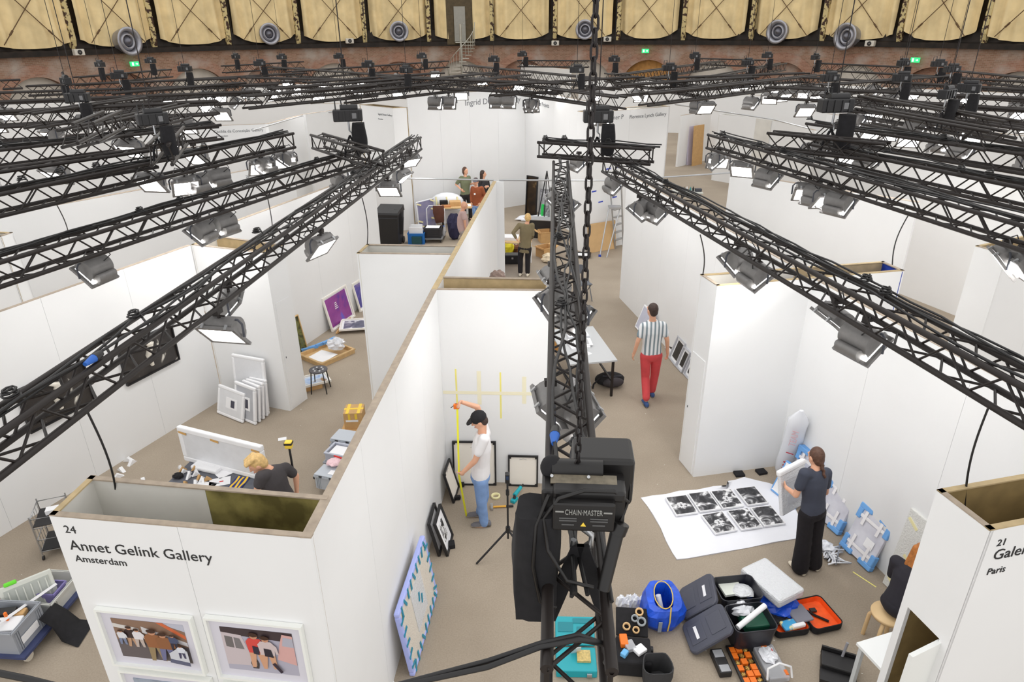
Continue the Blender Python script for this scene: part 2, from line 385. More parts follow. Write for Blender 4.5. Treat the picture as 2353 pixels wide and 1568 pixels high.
# small speakers, exit signs, lamps on the wall
for i, (px, py) in enumerate([(180, 120), (803, 94), (1396, 90), (2000, 100), (1276, 99)]):
    phi, z = ring_px(px, py, HR-.4); t = thing('wall_speaker', 'small white loudspeaker below the curtains, %s from the left' % ORD[i], 'loudspeaker', ring(phi, z, HR-.42), -phi, 'small loudspeakers on the hall wall')
    MB().box((0, 0, 0), (.5, .28, .3)).build('cabinet', mat('speaker_white', S(205, 200, 190), .6), t, bevel=.03)
    MB().lathe([(.02, 0), (.1, .02), (.12, 0)], 14, T=Matrix.Translation((0, -.145, 0)) @ Matrix.Rotation(PI/2, 4, 'X')).build('cone', BLACK, t)
EXG = mat('exit_green', S(40, 190, 110), .5, emit=1.2)
for i, (px, py) in enumerate([(309, 147), (1483, 117), (2103, 138)]):
    phi, z = ring_px(px, py, HR-.3); t = thing('exit_sign', 'green illuminated exit sign on the brick wall, %s from the left' % ORD[i], 'sign', ring(phi, z, HR-.3), -phi, 'green exit signs on the brick wall')
    MB().box((0, 0, 0), (.46, .08, .24)).build('panel', EXG, t)
    MB().box((-.1, -.045, 0), (.09, .01, .16)).build('running_figure', mat('sign_white', (.9, .95, .9), .5, emit=1.0), t); MB().prism([(.05, -.02), (.05, .02), (.12, .02), (.12, .05), (.18, 0), (.12, -.05), (.12, -.02)], 0, .01).build('arrow', MATS['sign_white'], t, (0, -.04, 0), (PI/2, 0, 0))
# grey door and spiral stair
phi, _ = ring_px(1056, 60, HR-.4); base = ring(phi, 5.05, HR-.42)
t = tag(ob('door_1', None, None, base, (0, 0, -phi)), 'grey steel door high on the curtain wall', 'door', kind='structure')
GDOOR = mat('grey_steel_door', S(150, 148, 140), .6, var=.05)
MB().box((.02, .05, 1.05), (.74, .06, 2.1)).build('door_leaf', GDOOR, t); MB().box((0, .12, 1.4), (1.7, .06, 3.2)).build('surround', mat('dark_door_surround', S(84, 72, 52), .85, var=.2), t)
MB().tube((.28, 0, 1.05), (.28, -.05, 1.05), .025).build('door_handle', STEEL, t)
t = thing('spiral_staircase', 'galvanised spiral staircase climbing the brick wall to the grey door', 'staircase', ring(phi, 0, HR-1.1), -phi)
GALV = mat('galvanised_steel', S(182, 180, 170), .45, .55, var=.08)
MB().tube((0, 0, 0), (0, 0, 6.1), .07, n=10).build('newel_post', GALV, t)
N_ = 26
for i in range(N_):
    a = R(30) + R(330)*i/N_; z = 5.05*(i+1)/N_; d0 = R(14)
    MB().prism([(.07*math.cos(a), .07*math.sin(a)), (.95*math.cos(a-d0), .95*math.sin(a-d0)), (.95*math.cos(a+d0), .95*math.sin(a+d0))], z-.05, z).build('step', GALV, t)
    MB().tube((.93*math.cos(a), .93*math.sin(a), z), (.93*math.cos(a), .93*math.sin(a), z+1.0), .014, n=5).build('baluster', GALV, t)
MB().path([(.93*math.cos(R(30)+R(330)*i/40), .93*math.sin(R(30)+R(330)*i/40), 5.05*(i+1)/40+1.0) for i in range(41)], .025).build('handrail', GALV, t)
MB().box((.25, .45, 5.0), (1.2, 1.0, .06)).build('landing', GALV, t)

# ------------------------------------------------------------------ exhibition walls
PW = 1.22
def wall(name, label, a, b, h=3.0, th=.07, cap=True, side=1, split=True, z0=0.0, capmat=None):
    a, b = Vector((a[0], a[1])), Vector((b[0], b[1])); L = (b-a).length
    t = tag(ob(name, None, None, (a.x, a.y, 0), (0, 0, math.atan2(b.y-a.y, b.x-a.x))), label, 'wall', kind='structure')
    n = max(1, round(L/PW)) if split else 1
    for i in range(n):
        x0, x1 = L*i/n, L*(i+1)/n
        g = .0015 if n > 1 else 0
        MB().box(((x0+x1)/2, side*th/2, (h+z0)/2), (x1-x0-2*g, th, h-z0)).build('panel', WHITE, t)
    if cap:
        MB().box((L/2, side*th/2, h+.003), (L, th*.98, .008)).build('top_cap', capmat or GRIME, t)
    return t
def hollow(name, label, pts, h=3.0, linings=(PLY,), skip=(), rim=.045, split=True, opening=None):
    t = tag(ob(name, None), label, 'wall', kind='structure'); n = len(pts)
    cen = sum((Vector((p[0], p[1])) for p in pts), Vector((0, 0)))/n
    for i in range(n):
        if i in skip: continue
        a, b = Vector(pts[i][:2]), Vector(pts[(i+1) % n][:2]); d = (b-a); L = d.length; d /= L; nn = Vector((-d.y, d.x))
        if nn.dot(cen-a) < 0: nn = -nn
        ang = math.atan2(d.y, d.x); m = max(1, round(L/PW)) if split else 1
        for j in range(m):
            s0, s1 = L*j/m, L*(j+1)/m; g = .0015 if m > 1 else 0
            if opening and opening[0] == i:
                _, o0, o1, oz = opening
                c = a + d*((o0)/2) + nn*.006; MB().box((c.x, c.y, h/2), (o0, .012, h), ang).build('panel', WHITE, t)
                c = a + d*((o1+L)/2) + nn*.006; MB().box((c.x, c.y, h/2), (L-o1, .012, h), ang).build('panel', WHITE, t)
                c = a + d*((o0+o1)/2) + nn*.006; MB().box((c.x, c.y, (h+oz)/2), (o1-o0, .012, h-oz), ang).build('panel', WHITE, t)
                for (q0, q1) in ((0, o0), (o1, L)):
                    c = a + d*((q0+q1)/2) + nn*.026; MB().box((c.x, c.y, h/2), (q1-q0, .02, h-.01), ang).build('lining', WHITE, t)
                c = a + d*((o0+o1)/2) + nn*.026; MB().box((c.x, c.y, (h+oz)/2), (o1-o0, .02, h-oz), ang).build('lining', WHITE, t)
                break
            c = a + d*((s0+s1)/2) + nn*.006
            MB().box((c.x, c.y, h/2), (s1-s0-2*g, .012, h), ang).build('panel', WHITE, t)
            c = c + nn*.02
            MB().box((c.x, c.y, h/2), (s1-s0-2*g, .012, h-.02), ang).build('lining', linings[(i+j) % len(linings)], t)
        if rim:
            c = a + d*L/2 + nn*rim/2
            MB().box((c.x, c.y, h+.004), (L, rim, .012), ang).build('rim', PLY if i % 2 else GRIME, t)
    return t
W3 = 3.0
def g3(px, py, z=W3): return G(px, py, z)
FL, FR_, BR_, BL_ = g3(112.7, 1186), g3(714.8, 1238), g3(756, 1142), g3(209, 1095)
LW1, LW2 = g3(1003.9, 666.3), g3(1140.7, 417.2)
PLYW = mat('white_lining', S(222, 220, 214), .6, var=.06, scale=3)
MOSS = mat('scuffed_green_board', S(150, 140, 80), .7, col2=S(92, 84, 40), scale=3, thr=(.4, .6))
w24 = hollow('wall_front_left', 'hollow white booth wall lettered with the number 24 and a gallery name', [FL, FR_, BR_, BL_], linings=(PLYW, PLYD, MOSS, PLYW, PLYD), skip=(1,))
d24 = (FR_-FL).normalized(); a24 = yaw(FL, FR_)
def on24(s, z, off=.0): p = FL + d24*s; return Vector((p.x, p.y, z)) + Vector((math.sin(a24), -math.cos(a24), 0))*off
ROT24 = (PI/2, 0, a24)
def plane_px(px, py, a, b):
    r = ray(px, py); d = (b-a); n = Vector((-d.y, d.x, 0)).normalized()
    k = n.dot(a - Vector((0, 0, CAM_H)))/n.dot(r); p = Vector((0, 0, CAM_H)) + r*k
    return (p - a).dot(Vector((d.x, d.y, 0)).normalized()), p.z
for body, px, py, px2, sz in (('24', 150, 1224, 176, .075), ('Annet Gelink Gallery', 163, 1263, 483, .118), ('Amsterdam', 175, 1290, 289, .075)):
    s_, z_ = plane_px(px, py, FL, FR_); s2, _ = plane_px(px2, py, FL, FR_)
    me = lettering(body, sz, w24, on24(s_, z_-.0, .001), ROT24, INK)
    wd = max(v.co.x for v in me.data.vertices); k = (s2 - s_)/wd*1.0
    me.scale = (k, k, 1)
wl = wall('wall_divider_long', 'long white divider wall with bare wooden top edge left of the man in the cap', FR_, LW1, side=1, th=.075)
wall('wall_divider_far', 'far half of the long white divider wall ending at the metal rods', LW1, LW2, side=1, th=.075, capmat=PLY)
MB().box((0, 0, W3/2), (.2, .08, W3), rz=yaw(LW1, LW2)+PI/2).build('wall_end_post', WHITE, None, (LW2.x+.06, LW2.y, 0))
tag(bpy.data.objects['wall_end_post'], 'white end post of the long divider wall', 'wall', kind='structure')
# box wall behind the man in the cap
hb = (LW1, g3(1262, 669), g3(1262, 641), g3(1018.3, 636.6))
wB = hollow('wall_booth_back', 'hollow white wall with pale tape marks behind the man in the cap', list(hb), linings=(PLY, PLYW, PLY), skip=(3,))
wC = hollow('wall_booth_left_back', 'hollow white wall in front of the black wheelie bin', [g3(819.5, 583), g3(1036, 586), g3(1052, 565), g3(843, 562)], linings=(PLYW, PLY, PLYW), skip=(1,))
# left booth: long wall with dark pictures, column box, wall with purple picture
EA, EB = Vector((-8.2, 3.77, 0)), Vector((-5.22, 10.77, 0))
wE = wall('wall_left', 'long white wall carrying dark framed pictures on the left', EA, EB, h=2.86, side=1, th=.06)
FA, FB, FC_, FD = Vector((-5.22, 10.8, 0)), Vector((-3.87, 10.31, 0)), Vector((-3.69, 10.75, 0)), Vector((-5.02, 11.32, 0))
wF = hollow('wall_left_column', 'hollow white wall with a storage door on its narrow end', [FA, FB, FC_, FD], h=2.86, linings=(PLY, PLYW), skip=())
wall('wall_left_rear', 'white wall behind the leaning purple picture', (-4.92, 11.36), (-3.2, 16.2), side=1)
# aisle wall on the right
wall('wall_aisle', 'long white aisle wall beside the man in red trousers', (3.93, 9.0), (2.63, 15.6), side=-1)
wall('wall_right', 'white wall with wrapped pictures leaning on it behind the woman', (4.86, 4.7), (3.99, 8.6), side=-1)
hollow('wall_right_box', 'hollow white wall with a storage door beside the printed roll', [Vector((2.55, 8.76, 0)), Vector((2.66, 8.31, 0)), Vector((5.36, 8.85, 0)), Vector((5.27, 9.25, 0))], linings=(PLYW, PLY, mat('blue_board', S(28, 62, 165), .6, var=.1), PLY))
d = Vector((.11, -.45, 0)).normalized(); an = math.atan2(d.y, d.x)
t = tag(ob('door_4', None, None, Vector((2.55, 8.76, 0)) + d*.05 + Vector((math.sin(an), -math.cos(an), 0))*.004, (0, 0, an)), 'flush white storage door in the end of the wall beside the printed roll', 'door', kind='structure')
MB().box((.18, 0, .95), (.36, .01, 1.86)).build('door_leaf', WHITE, t); MB().box((.04, -.008, 1.0), (.012, .006, .03)).build('key_hole', GREYD, t)
K1, K2 = g3(2152, 1127), g3(2274, 1221); kd = (K2-K1).normalized(); kp = Vector((-kd.y, kd.x, 0)); kp = kp if kp.x > 0 else -kp
OP0, OZ = plane_px(2086, 1396, K1, K2); OP1, OZ2 = plane_px(2159, 1469, K1, K2)
w21 = hollow('wall_front_right', 'hollow white booth wall lettered with the number 21 and an open storage door', [K1, K2, K2 + kp*2.2, K1 + kp*2.2], linings=(PLYW, PLYD, MOSS), opening=(0, OP0, OP1, (OZ+OZ2)/2))
for body, px, py, sz in (('21', 2288, 1256, .075), ('Galerie', 2278, 1288, .118), ('Paris', 2265, 1322, .075)):
    s_, z_ = plane_px(px, py, K2, K2+kp); p = K2 + kp*s_
    lettering(body, sz*1.1, w21, Vector((p.x, p.y, z_)) + kd*.002, (PI/2, 0, math.atan2(kp.y, kp.x)), INK)
hp = K1 + kd*OP1 + kp*.02; hp.z = 0
DZ = (OZ+OZ2)/2 - .02; he = G(2093, 1507, DZ)
dl = tag(MB().box(((he-hp).xy.length/2, 0, DZ/2), ((he-hp).xy.length, .035, DZ)).build('door_2', mat('door_leaf_white', S(236, 238, 236), .5), None, hp, (0, 0, yaw(hp, he))), 'white storage door standing ajar in the wall lettered 21', 'door', kind='structure')
# back booths
U0, U1 = G(953, 516) + Vector((0, .3, 0)), G(1207, 474) + Vector((0, .25, 0))
HB = 3.95
wall('wall_far_middle', 'tall white far wall behind the group of talking people', U0, U1, h=4.05, side=1)
V1 = Vector((2.25, 20.6, 0))
wall('wall_far_middle_right', 'tall white far wall behind the leaning dark painting', U1, V1, h=4.05, side=1)
i0, i1, i2 = G(902, 249, 3.8), G(937, 247.5, 3.8), G(826, 241, 3.8)
wI = hollow('wall_far_left_box', 'tall hollow white wall lettered with a gallery name behind the left cross truss', [i2, i0, i1, i2 + (i1-i0)], h=3.8, linings=(PLYD,), split=False)
ang = yaw(i2, i0)
def letter_on(w_, a, b, body, px0, py, px1, m=INKG):
    s0, z0 = plane_px(px0, py, a, b); s1, _ = plane_px(px1, py, a, b); d = (b-a); d.z = 0; d.normalize(); an = math.atan2(d.y, d.x)
    p = Vector((a.x, a.y, 0)) + d*s0 + Vector((math.sin(an), -math.cos(an), 0))*.004; p.z = z0
    M_ = w_.matrix_basis.inverted()
    o = lettering(body, 1.0, w_, M_ @ p, (PI/2, 0, an - w_.rotation_euler.z), m)
    k = (s1-s0)/max(v.co.x for v in o.data.vertices); o.scale = (k, k, 1); return o
letter_on(wI, i2, i0, 'Ingrid Deuss Gallery', 869, 264, 901); letter_on(wI, i2, i0, 'Amsterdam', 869, 274, 880)
y0, y1 = G(1339, 580), G(1412, 566); yd = (y1-y0).normalized(); yp = Vector((-yd.y, yd.x, 0))
LL = plane_px(1540, 242, y0, y1)[0]
wL = hollow('wall_far_right_box', 'tall white wall behind the stepladder with grey gallery lettering', [y0, y0 + yd*LL, y0 + yd*LL + yp*.5, y0 + yp*.5], h=3.9, linings=(PLYW,))
ang = math.atan2(yd.y, yd.x)
letter_on(wL, y0, y1, 'Marian Cramer P', 1352, 280, 1432); letter_on(wL, y0, y1, 'Florence Lynch Gallery', 1446, 273, 1530)
letter_on(bpy.data.objects['wall_far_middle'], U0, U1, 'Ingrid Deuss Gallery', 1068, 243, 1196)
letter_on(bpy.data.objects['wall_far_middle_right'], U1, V1, 'Marian Cramer Projects', 1214, 236, 1262)
letter_on(bpy.data.objects['wall_far_middle_right'], U1, V1, 'Amsterdam', 1215, 245, 1230)
# remaining background booths
BGW = [ # name, label, px a, px b, height, side
 ('wall_bg_right_a', 'wide white wall right of the metal rod behind the aisle wall', (1678, 399), (2110, 466), 3.0),
 ('wall_bg_right_f', 'upper far white wall on the right with a slanting top', (1640, 213), (1930, 232), 3.2),
 ('wall_bg_right_g', 'far white wall at the right edge under the trusses', (1900, 262), (2500, 330), 3.0),
 ('wall_bg_right_h', 'white wall at the right edge behind the second truss', (2080, 380), (2520, 470), 3.0),
 ('wall_bg_left_a', 'white wall lettered 28 behind the left trusses', (-140, 522), (672, 373), 3.0),
 ('wall_bg_left_b', 'white wall lettered with a Brussels gallery on the left', (-60, 392), (640, 318), 3.0),
 ('wall_bg_left_c', 'white wall lettered with a long gallery name on the left', (330, 296), (616, 285), 3.2),
 ('wall_bg_left_d', 'white wall panel left of the left chain hoist', (616, 285), (702, 263), 3.4),
 ('wall_bg_left_e', 'white wall panel behind the left chain hoist', (702, 263), (820, 246), 3.5),
 ('wall_bg_left_f', 'upper far white wall on the left behind the trusses', (470, 232), (835, 240), 3.0),
 ('wall_bg_left_g', 'far white wall at the left edge under the trusses', (-150, 300), (420, 262), 3.0),
 ('wall_bg_left_h', 'farthest white wall on the left below the brick wall', (-100, 238), (560, 212), 3.0),
 ('wall_bg_mid_a', 'far white wall lettered above the middle trusses', (1195, 147), (1310, 160), 3.6),
 ('wall_bg_mid_b', 'far white wall left of the spiral staircase', (560, 196), (1010, 188), 3.0),
 ('wall_bg_mid_c', 'far white wall right of the middle trusses', (1330, 182), (1700, 186), 3.0),
 ('wall_bg_right_i', 'farthest white wall on the right below the brick wall', (1700, 186), (2500, 222), 3.0),
]
for nm, lab, pa, pb, h in BGW:
    a, b = G(*pa, h), G(*pb, h); wall(nm, lab, a, b, h=h, side=1, cap=True, split=False, th=.1)
def zat(fx, fy, px, py):
    a = G(fx, fy); r = ray(px, py); return CAM_H + r.z*a.xy.length/r.xy.length
c0, c1 = G(1556, 384), G(1652, 362); hc = zat(1600, 373, 1600, 258)
wall('wall_bg_right_c', 'white wall behind the leaning brown boards', c0, c1, h=hc, split=False, th=.1)
d0 = G(1634, 414); hd = zat(1640, 413, 1648, 262); d1 = G(1775, 276, hd); e1 = G(1872, 300, hd)
hollow('wall_bg_right_d', 'white wall with grey end left of the right chain hoist', [d0, G(1650, 411), d1, d1 + Vector((-.1, .35, 0))], h=hd, linings=(PLYW,), split=False, rim=0)
wall('wall_bg_right_e', 'white wall panel below the right chain hoist', d1, e1, h=hd, split=False, th=.1)
for nm, lab, pts, h, ext in (('wall_bg_box_right', 'white box wall with a storage door at the right edge', [(2241, 566), (2312, 585)], 3.0, 2.5),
                        ('wall_bg_box_left', 'small white hollow wall end behind the left trusses', [(30, 535), (0, 545)], 3.0, -1.5)):
    a, b = G(*pts[0], h), G(*pts[1], h); d = (b-a).normalized(); n_ = Vector((-d.y, d.x, 0)); n_ = n_ if n_.x*ext > 0 else -n_
    hollow(nm, lab, [a, b, b + n_*abs(ext), a + n_*abs(ext)], h=h, linings=(PLYW, PLY, MATS['blue_board']))
for body, px, py, px1, wlab in (('28', 565, 410, 573, 'wall_bg_left_a'), ('Amsterdam', 540, 432, 600, 'wall_bg_left_a'), ('The Merode', 450, 346, 520, 'wall_bg_left_b'), ('Brussels', 464, 392, 490, 'wall_bg_left_b'), ('Cacilda da Conceição Gallery', 492, 306, 606, 'wall_bg_left_c'), ('Amsterdam', 497, 315, 524, 'wall_bg_left_c')):
    w_ = bpy.data.objects[wlab]; a = w_.location.copy(); an = w_.rotation_euler.z
    letter_on(w_, a, a + Vector((math.cos(an), math.sin(an), 0)), body, px, py, px1)
# metal rods bracing the wall tops
def rod(label, pts, r=.018):
    m_ = MB()
    for a, b in zip(pts[:-1], pts[1:]): m_.tube(a, b, r, n=8)
    return tag(m_.build('brace_rod', ALU), label, 'rod', 'metal rods bracing wall tops')
rod('pair of silver rods from the divider wall end towards the left', [LW2 + Vector((-.06, 0, .03)), G(935, 410, 3.03)])
rod('silver rod from the divider wall end towards the right', [LW2 + Vector((.06, 0, .03)), G(1395, 415, 3.03)])
rod('silver rod ending at the white wall on the right', [G(1520, 408, 3.03), G(1700, 396, 3.03)])
rod('dark rod along the wall tops left of the left hoist', [G(580, 300, 3.42), G(690, 267, 3.42), G(815, 250, 3.5)])
rod('dark rod along the wall tops left of the right hoist', [G(1551, 240, 3.92), G(1655, 256, 3.6), G(1780, 275, 3.5), G(1860, 296, 3.4)])
# ------------------------------------------------------------------ lighting rig: trusses
TZ, CC, CR = 3.93, .239, .0255       # level of the upper chords, chord spacing, chord radius
BP = .25                              # brace pitch
_bm = {}
def brace_mesh(kind):
    if kind not in _bm:
        s_, d_ = kind
        h = CC/2; x0, x1 = (0, BP) if d_ else (BP, 0)
        a, b = {0: ((x0, -h, -CC), (x1, -h, 0)), 1: ((x0, h, -CC), (x1, h, 0)), 2: ((x0, -h, 0), (x1, h, 0)), 3: ((x0, -h, -CC), (x1, h, -CC))}[s_]
        _bm[kind] = MB().tube(a, b, .010, n=6, caps=False).mesh('brace', BLACKM)
    return _bm[kind]
def truss(label, a, b, detail=2, cat='truss', group='black lattice trusses', z=None):
    a, b = Vector(a), Vector(b); L = (b-a).length; n = max(2, round(L/BP)); L = n*BP
    d = b-a
    t = thing('lattice_truss', label, cat, a, 0, group)
    t.rotation_euler = (0, -math.atan2(d.z, d.xy.length), math.atan2(d.y, d.x))
    ns = 10 if detail == 2 else 6
    for y in (-CC/2, CC/2):
        for zz in (0, -CC): MB().tube((0, y, zz), (L, y, zz), CR, n=ns).build('chord', BLACKM, t)
    if detail == 2:
        for i in range(n):
            for s_ in range(4):
                if s_ >= 2 and i % 2: 
                    pass
                o = ob('brace', brace_mesh((s_, (i + s_) % 2)), t, (i*BP, 0, 0))
        for x in (.03, L-.03):
            for y in (-CC/2, CC/2): MB().tube((x, y, 0), (x, y, -CC), .012, n=6).build('end_post', BLACKM, t)
    else:
        m_ = MB(); k = 4 if detail == 1 else 3
        h = CC/2
        for i in range(n):
            for s_ in range(3 if detail else 2):
                x0, x1 = (i*BP, (i+1)*BP) if (i+s_) % 2 else ((i+1)*BP, i*BP)
                A, B = {0: ((x0, -h, -CC), (x1, -h, 0)), 1: ((x0, h, -CC), (x1, h, 0)), 2: ((x0, -h, 0), (x1, h, 0))}[s_]
                m_.tube(A, B, .010, n=k, caps=False)
        tag(m_.build('bracing', BLACKM, t), kind='stuff') if detail == 0 else m_.build('bracing', BLACKM, t)
    return t, L
TR = {}
def tr(key, label, pa, pb, detail=2, z=TZ, ext=0):
    a, b = G(*pa, z), G(*pb, z)
    if ext: b = b + (b-a).normalized()*ext
    TR[key] = (truss(label, a, b, detail)[0], a, b, label)
# near trusses
tr('t1', 'long near truss running from the left edge up to the left cross truss', (954, 316), (0, 965), ext=2.0)
tr('t2', 'second left truss running just above the long near one', (835, 345), (0, 595), ext=1.5)
tr('t3', 'middle truss under the black chain hoist', (1288, 372), (1331, 1545))
tr('t4', 'long near truss running from the middle cross truss to the right edge', (1400, 362), (2353, 868), ext=1.5)
tr('t5', 'second right truss just above the long near one', (1640, 309), (2353, 512), z=4.2, ext=1.5)
tr('t6', 'third right truss above the one with the lone lamp at the right edge', (1870, 330), (2353, 428), z=4.3, ext=1)
tr('l2', 'third left truss with two bright lamps below', (662, 306), (0, 442), z=4.35, ext=1)
tr('c1', 'short left cross truss hung from a chain hoist with open tube ends', (728, 309), (858, 347), z=TZ+.30)
tr('c2', 'short middle cross truss hung behind the hanging chain', (1241, 325), (1516, 342), z=TZ+.30)
# rig in the middle distance
MID = [
 ('l3', 'fourth left truss', (345, 343), (0, 392), 1), ('l4', 'fifth left truss', (500, 286), (0, 343), 1),
 ('l5', 'sixth left truss', (496, 262), (0, 292), 1), ('l6', 'seventh left truss', (500, 232), (0, 257), 0),
 ('l7', 'eighth left truss', (600, 210), (0, 234), 0), ('l8', 'ninth left truss', (640, 193), (0, 213), 0), ('l9', 'tenth left truss', (545, 180), (60, 198), 0),
 ('r3', 'right cross truss under the right chain hoist', (1770, 304), (2045, 330), 1), ('r4', 'fourth right truss', (1863, 283), (2353, 352), 1),
 ('r5', 'fifth right truss', (1962, 238), (2353, 296), 1), ('r6', 'sixth right truss', (1895, 222), (2353, 252), 0),
 ('r7', 'seventh right truss', (1762, 200), (2353, 226), 0), ('r8', 'eighth right truss', (1850, 178), (2353, 206), 0), ('r9', 'ninth right truss', (1960, 165), (2353, 188), 0),
 ('m1', 'truss falling to the left above the tall far wall', (796, 213), (1210, 172), 1), ('m2', 'truss rising to the left above the tall far wall', (1430, 224), (1065, 178), 1),
 ('m3', 'truss right of the hanging chain above the far wall', (1636, 203), (1395, 168), 1), ('m4', 'truss behind the middle pair sloping left', (800, 200), (1140, 166), 0),
 ('m5', 'far truss left of the spiral staircase', (665, 165), (1030, 140), 0), ('m6', 'far short truss above the white middle wall', (1190, 139), (1360, 140), 0),
 ('m7', 'far truss right of the middle in front of the wooden gate', (1420, 172), (1660, 140), 0), ('m8', 'far short truss before the right brick arches', (1590, 134), (1770, 139), 0),
 ('m9', 'far short truss before the far right arches', (1875, 145), (2070, 154), 0), ('m10', 'far truss at the right edge before the brick wall', (2185, 162), (2353, 178), 0),
 ('m11', 'far short truss before the left white arches', (175, 178), (385, 160), 0), ('m12', 'far short truss below the second left nozzle', (512, 152), (690, 142), 0),
 ('m13', 'far truss dropping right below the left arches', (620, 154), (990, 180), 0), ('m14', 'far truss crossing behind the middle pair', (1070, 150), (1420, 185), 0),
 ('m15', 'far truss rising to the right behind the right hoist', (1560, 190), (1800, 145), 0), ('m16', 'far truss right of the middle sloping down', (1590, 205), (1880, 172), 0), ('m17','far left short truss at the edge', (0,185),(50,183),0),
 ('m18', 'far truss below the left arches sloping gently', (300, 190), (700, 168), 0), ('m19', 'far truss above the tall wall towards the stairs', (560, 178), (900, 186), 0),
 ('x1', 'tilted cross truss on the left with open tube ends', (362, 335), (402, 293), 1), ('x2', 'cross truss beside the left bag hoist', (190, 285), (260, 255), 0)]
for k, lab, pa, pb, d in MID: tr(k, lab + (' counted from the bottom' if 'th left' in lab or 'th right' in lab else ''), pa, pb, d, z=(4.5 if d else 4.7) + (.25 if k[0] == 'x' else 0) + (.15 if k in ('m1', 'm2', 'm3') else 0), ext=1.0 if pb[0] in (0, 2353) else 0)

for i, (pa, pb) in enumerate([((560, 222), (860, 196)), ((620, 205), (960, 178)), ((700, 190), (1010, 168)), ((1480, 215), (1790, 182)), ((1420, 196), (1740, 176)), ((1500, 180), (1850, 168)), ((150, 300), (420, 240)), ((60, 262), (330, 222)), ((2000, 250), (2280, 300)), ((1985, 220), (2330, 280)), ((1880, 196), (2200, 172)), ((250, 215), (560, 190)), ((880, 178), (1290, 192)), ((1130, 196), (1480, 176))]):
    tr('z%d' % i, '%s slanting far truss woven through the rig, counted in list order from the left' % ORD[i] if False else 'slanting truss in the crowded far rig, %s from the left' % ORD[sorted([560,620,700,1480,1420,1500,150,60,2000,1985,1880,250,880,1130]).index(pa[0])], pa, pb, 0, z=4.75)
# ------------------------------------------------------------------ floodlights
GLASS = mat('lit_flood_glass', (1.0, .985, .96), .3, emit=9.0)
def flood_meshes():
    d = {}; W_, D_ = .40, .34                       # opening width (x) and height (y); light leaves towards -z
    ring_ = lambda x, rr, z0: [(x, rr*math.cos(PI*k/12)*1.0, z0 + rr*math.sin(PI*k/12)) for k in range(13)]
    n = 12
    prof = [(-.13*math.cos(PI*k/n) + .03, .16*math.sin(PI*k/n)**.8 + .02) for k in range(n+1)]
    m_ = MB(); x = .165
    m_.loft([[(-x, p[0], p[1]) for p in prof], [(x, p[0], p[1]) for p in prof]], caps=True)
    d['housing'] = m_.mesh('housing', GREYM)
    pr2 = [(-.10 + .055*math.cos(PI*k/8)*-1 - .03, .075*math.sin(PI*k/8) + .02) for k in range(9)]
    d['gear_box'] = MB().loft([[(-.13, p[0], p[1]*1.5) for p in pr2], [(.13, p[0], p[1]*1.5) for p in pr2]]).mesh('gear_box', GREYM)
    m_ = MB()
    for y in (-.155, .155): m_.box((0, y, .0), (W_+.02, .035, .03))
    for xx in (-.19, .19): m_.box((xx, 0, 0), (.035, .33, .03))
    d['flange'] = m_.mesh('flange', GREYM)
    d['glass'] = MB().box((0, 0, -.006), (.35, .28, .008)).mesh('glass', GLASS)
    d['latch'] = MB().box((0, 0, 0), (.025, .02, .05)).mesh('latch', ALU)
    d['yoke'] = MB().path([(-.225, 0, 0), (-.225, 0, .13), (-.19, 0, .17), (.19, 0, .17), (.225, 0, .13), (.225, 0, 0)], .012, n=6).mesh('yoke', GREYD)
    d['clamp'] = MB().tube((0, 0, .17), (0, 0, .27), .016).box((0, 0, .25), (.05, .09, .05)).tube((-.06, 0, .2), (.06, 0, .2), .009).mesh('clamp', BLACKM)
    d['cable'] = MB().path([(.05, -.1, .12), (.14, -.16, .2), (.1, -.1, .3), (.02, 0, .28)], .007, n=5).mesh('cable', BLACK)
    return d
FM = flood_meshes(); NL = [0]
def snap(p, keys=None):
    """hang the lamp under the nearest lower chord"""
    best = None
    for k_ in (keys or list(TR)):
        T_, a, b, _ = TR[k_]
        d = (b-a).xy; L = d.length; d = d/L; n_ = Vector((-d.y, d.x)); q = (p-a).xy
        s_ = min(max(q.dot(d), .05), L-.05)
        for sg in (-1, 1):
            c_ = a.xy + d*s_ + n_*sg*CC/2; dd = (p.xy-c_).length
            if best is None or dd < best[0]: best = (dd, c_, a.z)
    return Vector((best[1].x, best[1].y, best[2]-CC-.28)) if best[0] < 2.5 else p
def flood(label, p, az, tilt=50, light=True, far=False, pw=1.0, keys=None, group='flood lamps on the trusses'):
    p = snap(p, keys)
    """p: yoke pivot; az: compass of the beam (0 away from camera, 90 right); tilt: degrees below level"""
    t = thing('floodlight', label, 'floodlight', p, R(-az), group)
    rx = R(90 - tilt)                          # head -z axis points along +y dipped by tilt
    rot = (rx, 0, 0)
    for k in ('housing', 'gear_box', 'flange', 'glass'):
        ob(k, FM[k], t, (0, 0, 0), rot)
    if not far:
        M_ = Euler(rot).to_matrix()
        for xx in (-.12, .12): ob('latch', FM['latch'], t, M_ @ Vector((xx, .17, .01)), rot)
        ob('cable', FM['cable'], t)
    ob('yoke', FM['yoke'], t); ob('clamp', FM['clamp'], t)
    if light:
        ld = bpy.data.lights.new('flood_beam', 'AREA'); ld.shape = 'RECTANGLE'; ld.size = .34; ld.size_y = .27; ld.energy = FLOOD_W*pw; ld.color = (1, .985, .96); ld.spread = R(150)
        lo = ob('flood_beam', ld, t, Euler(rot).to_matrix() @ Vector((0, 0, -.02)), (R(90 - min(tilt + 14, 76)), 0, 0)); NL[0] += 1
    return t
FZ = TZ - CC - .28
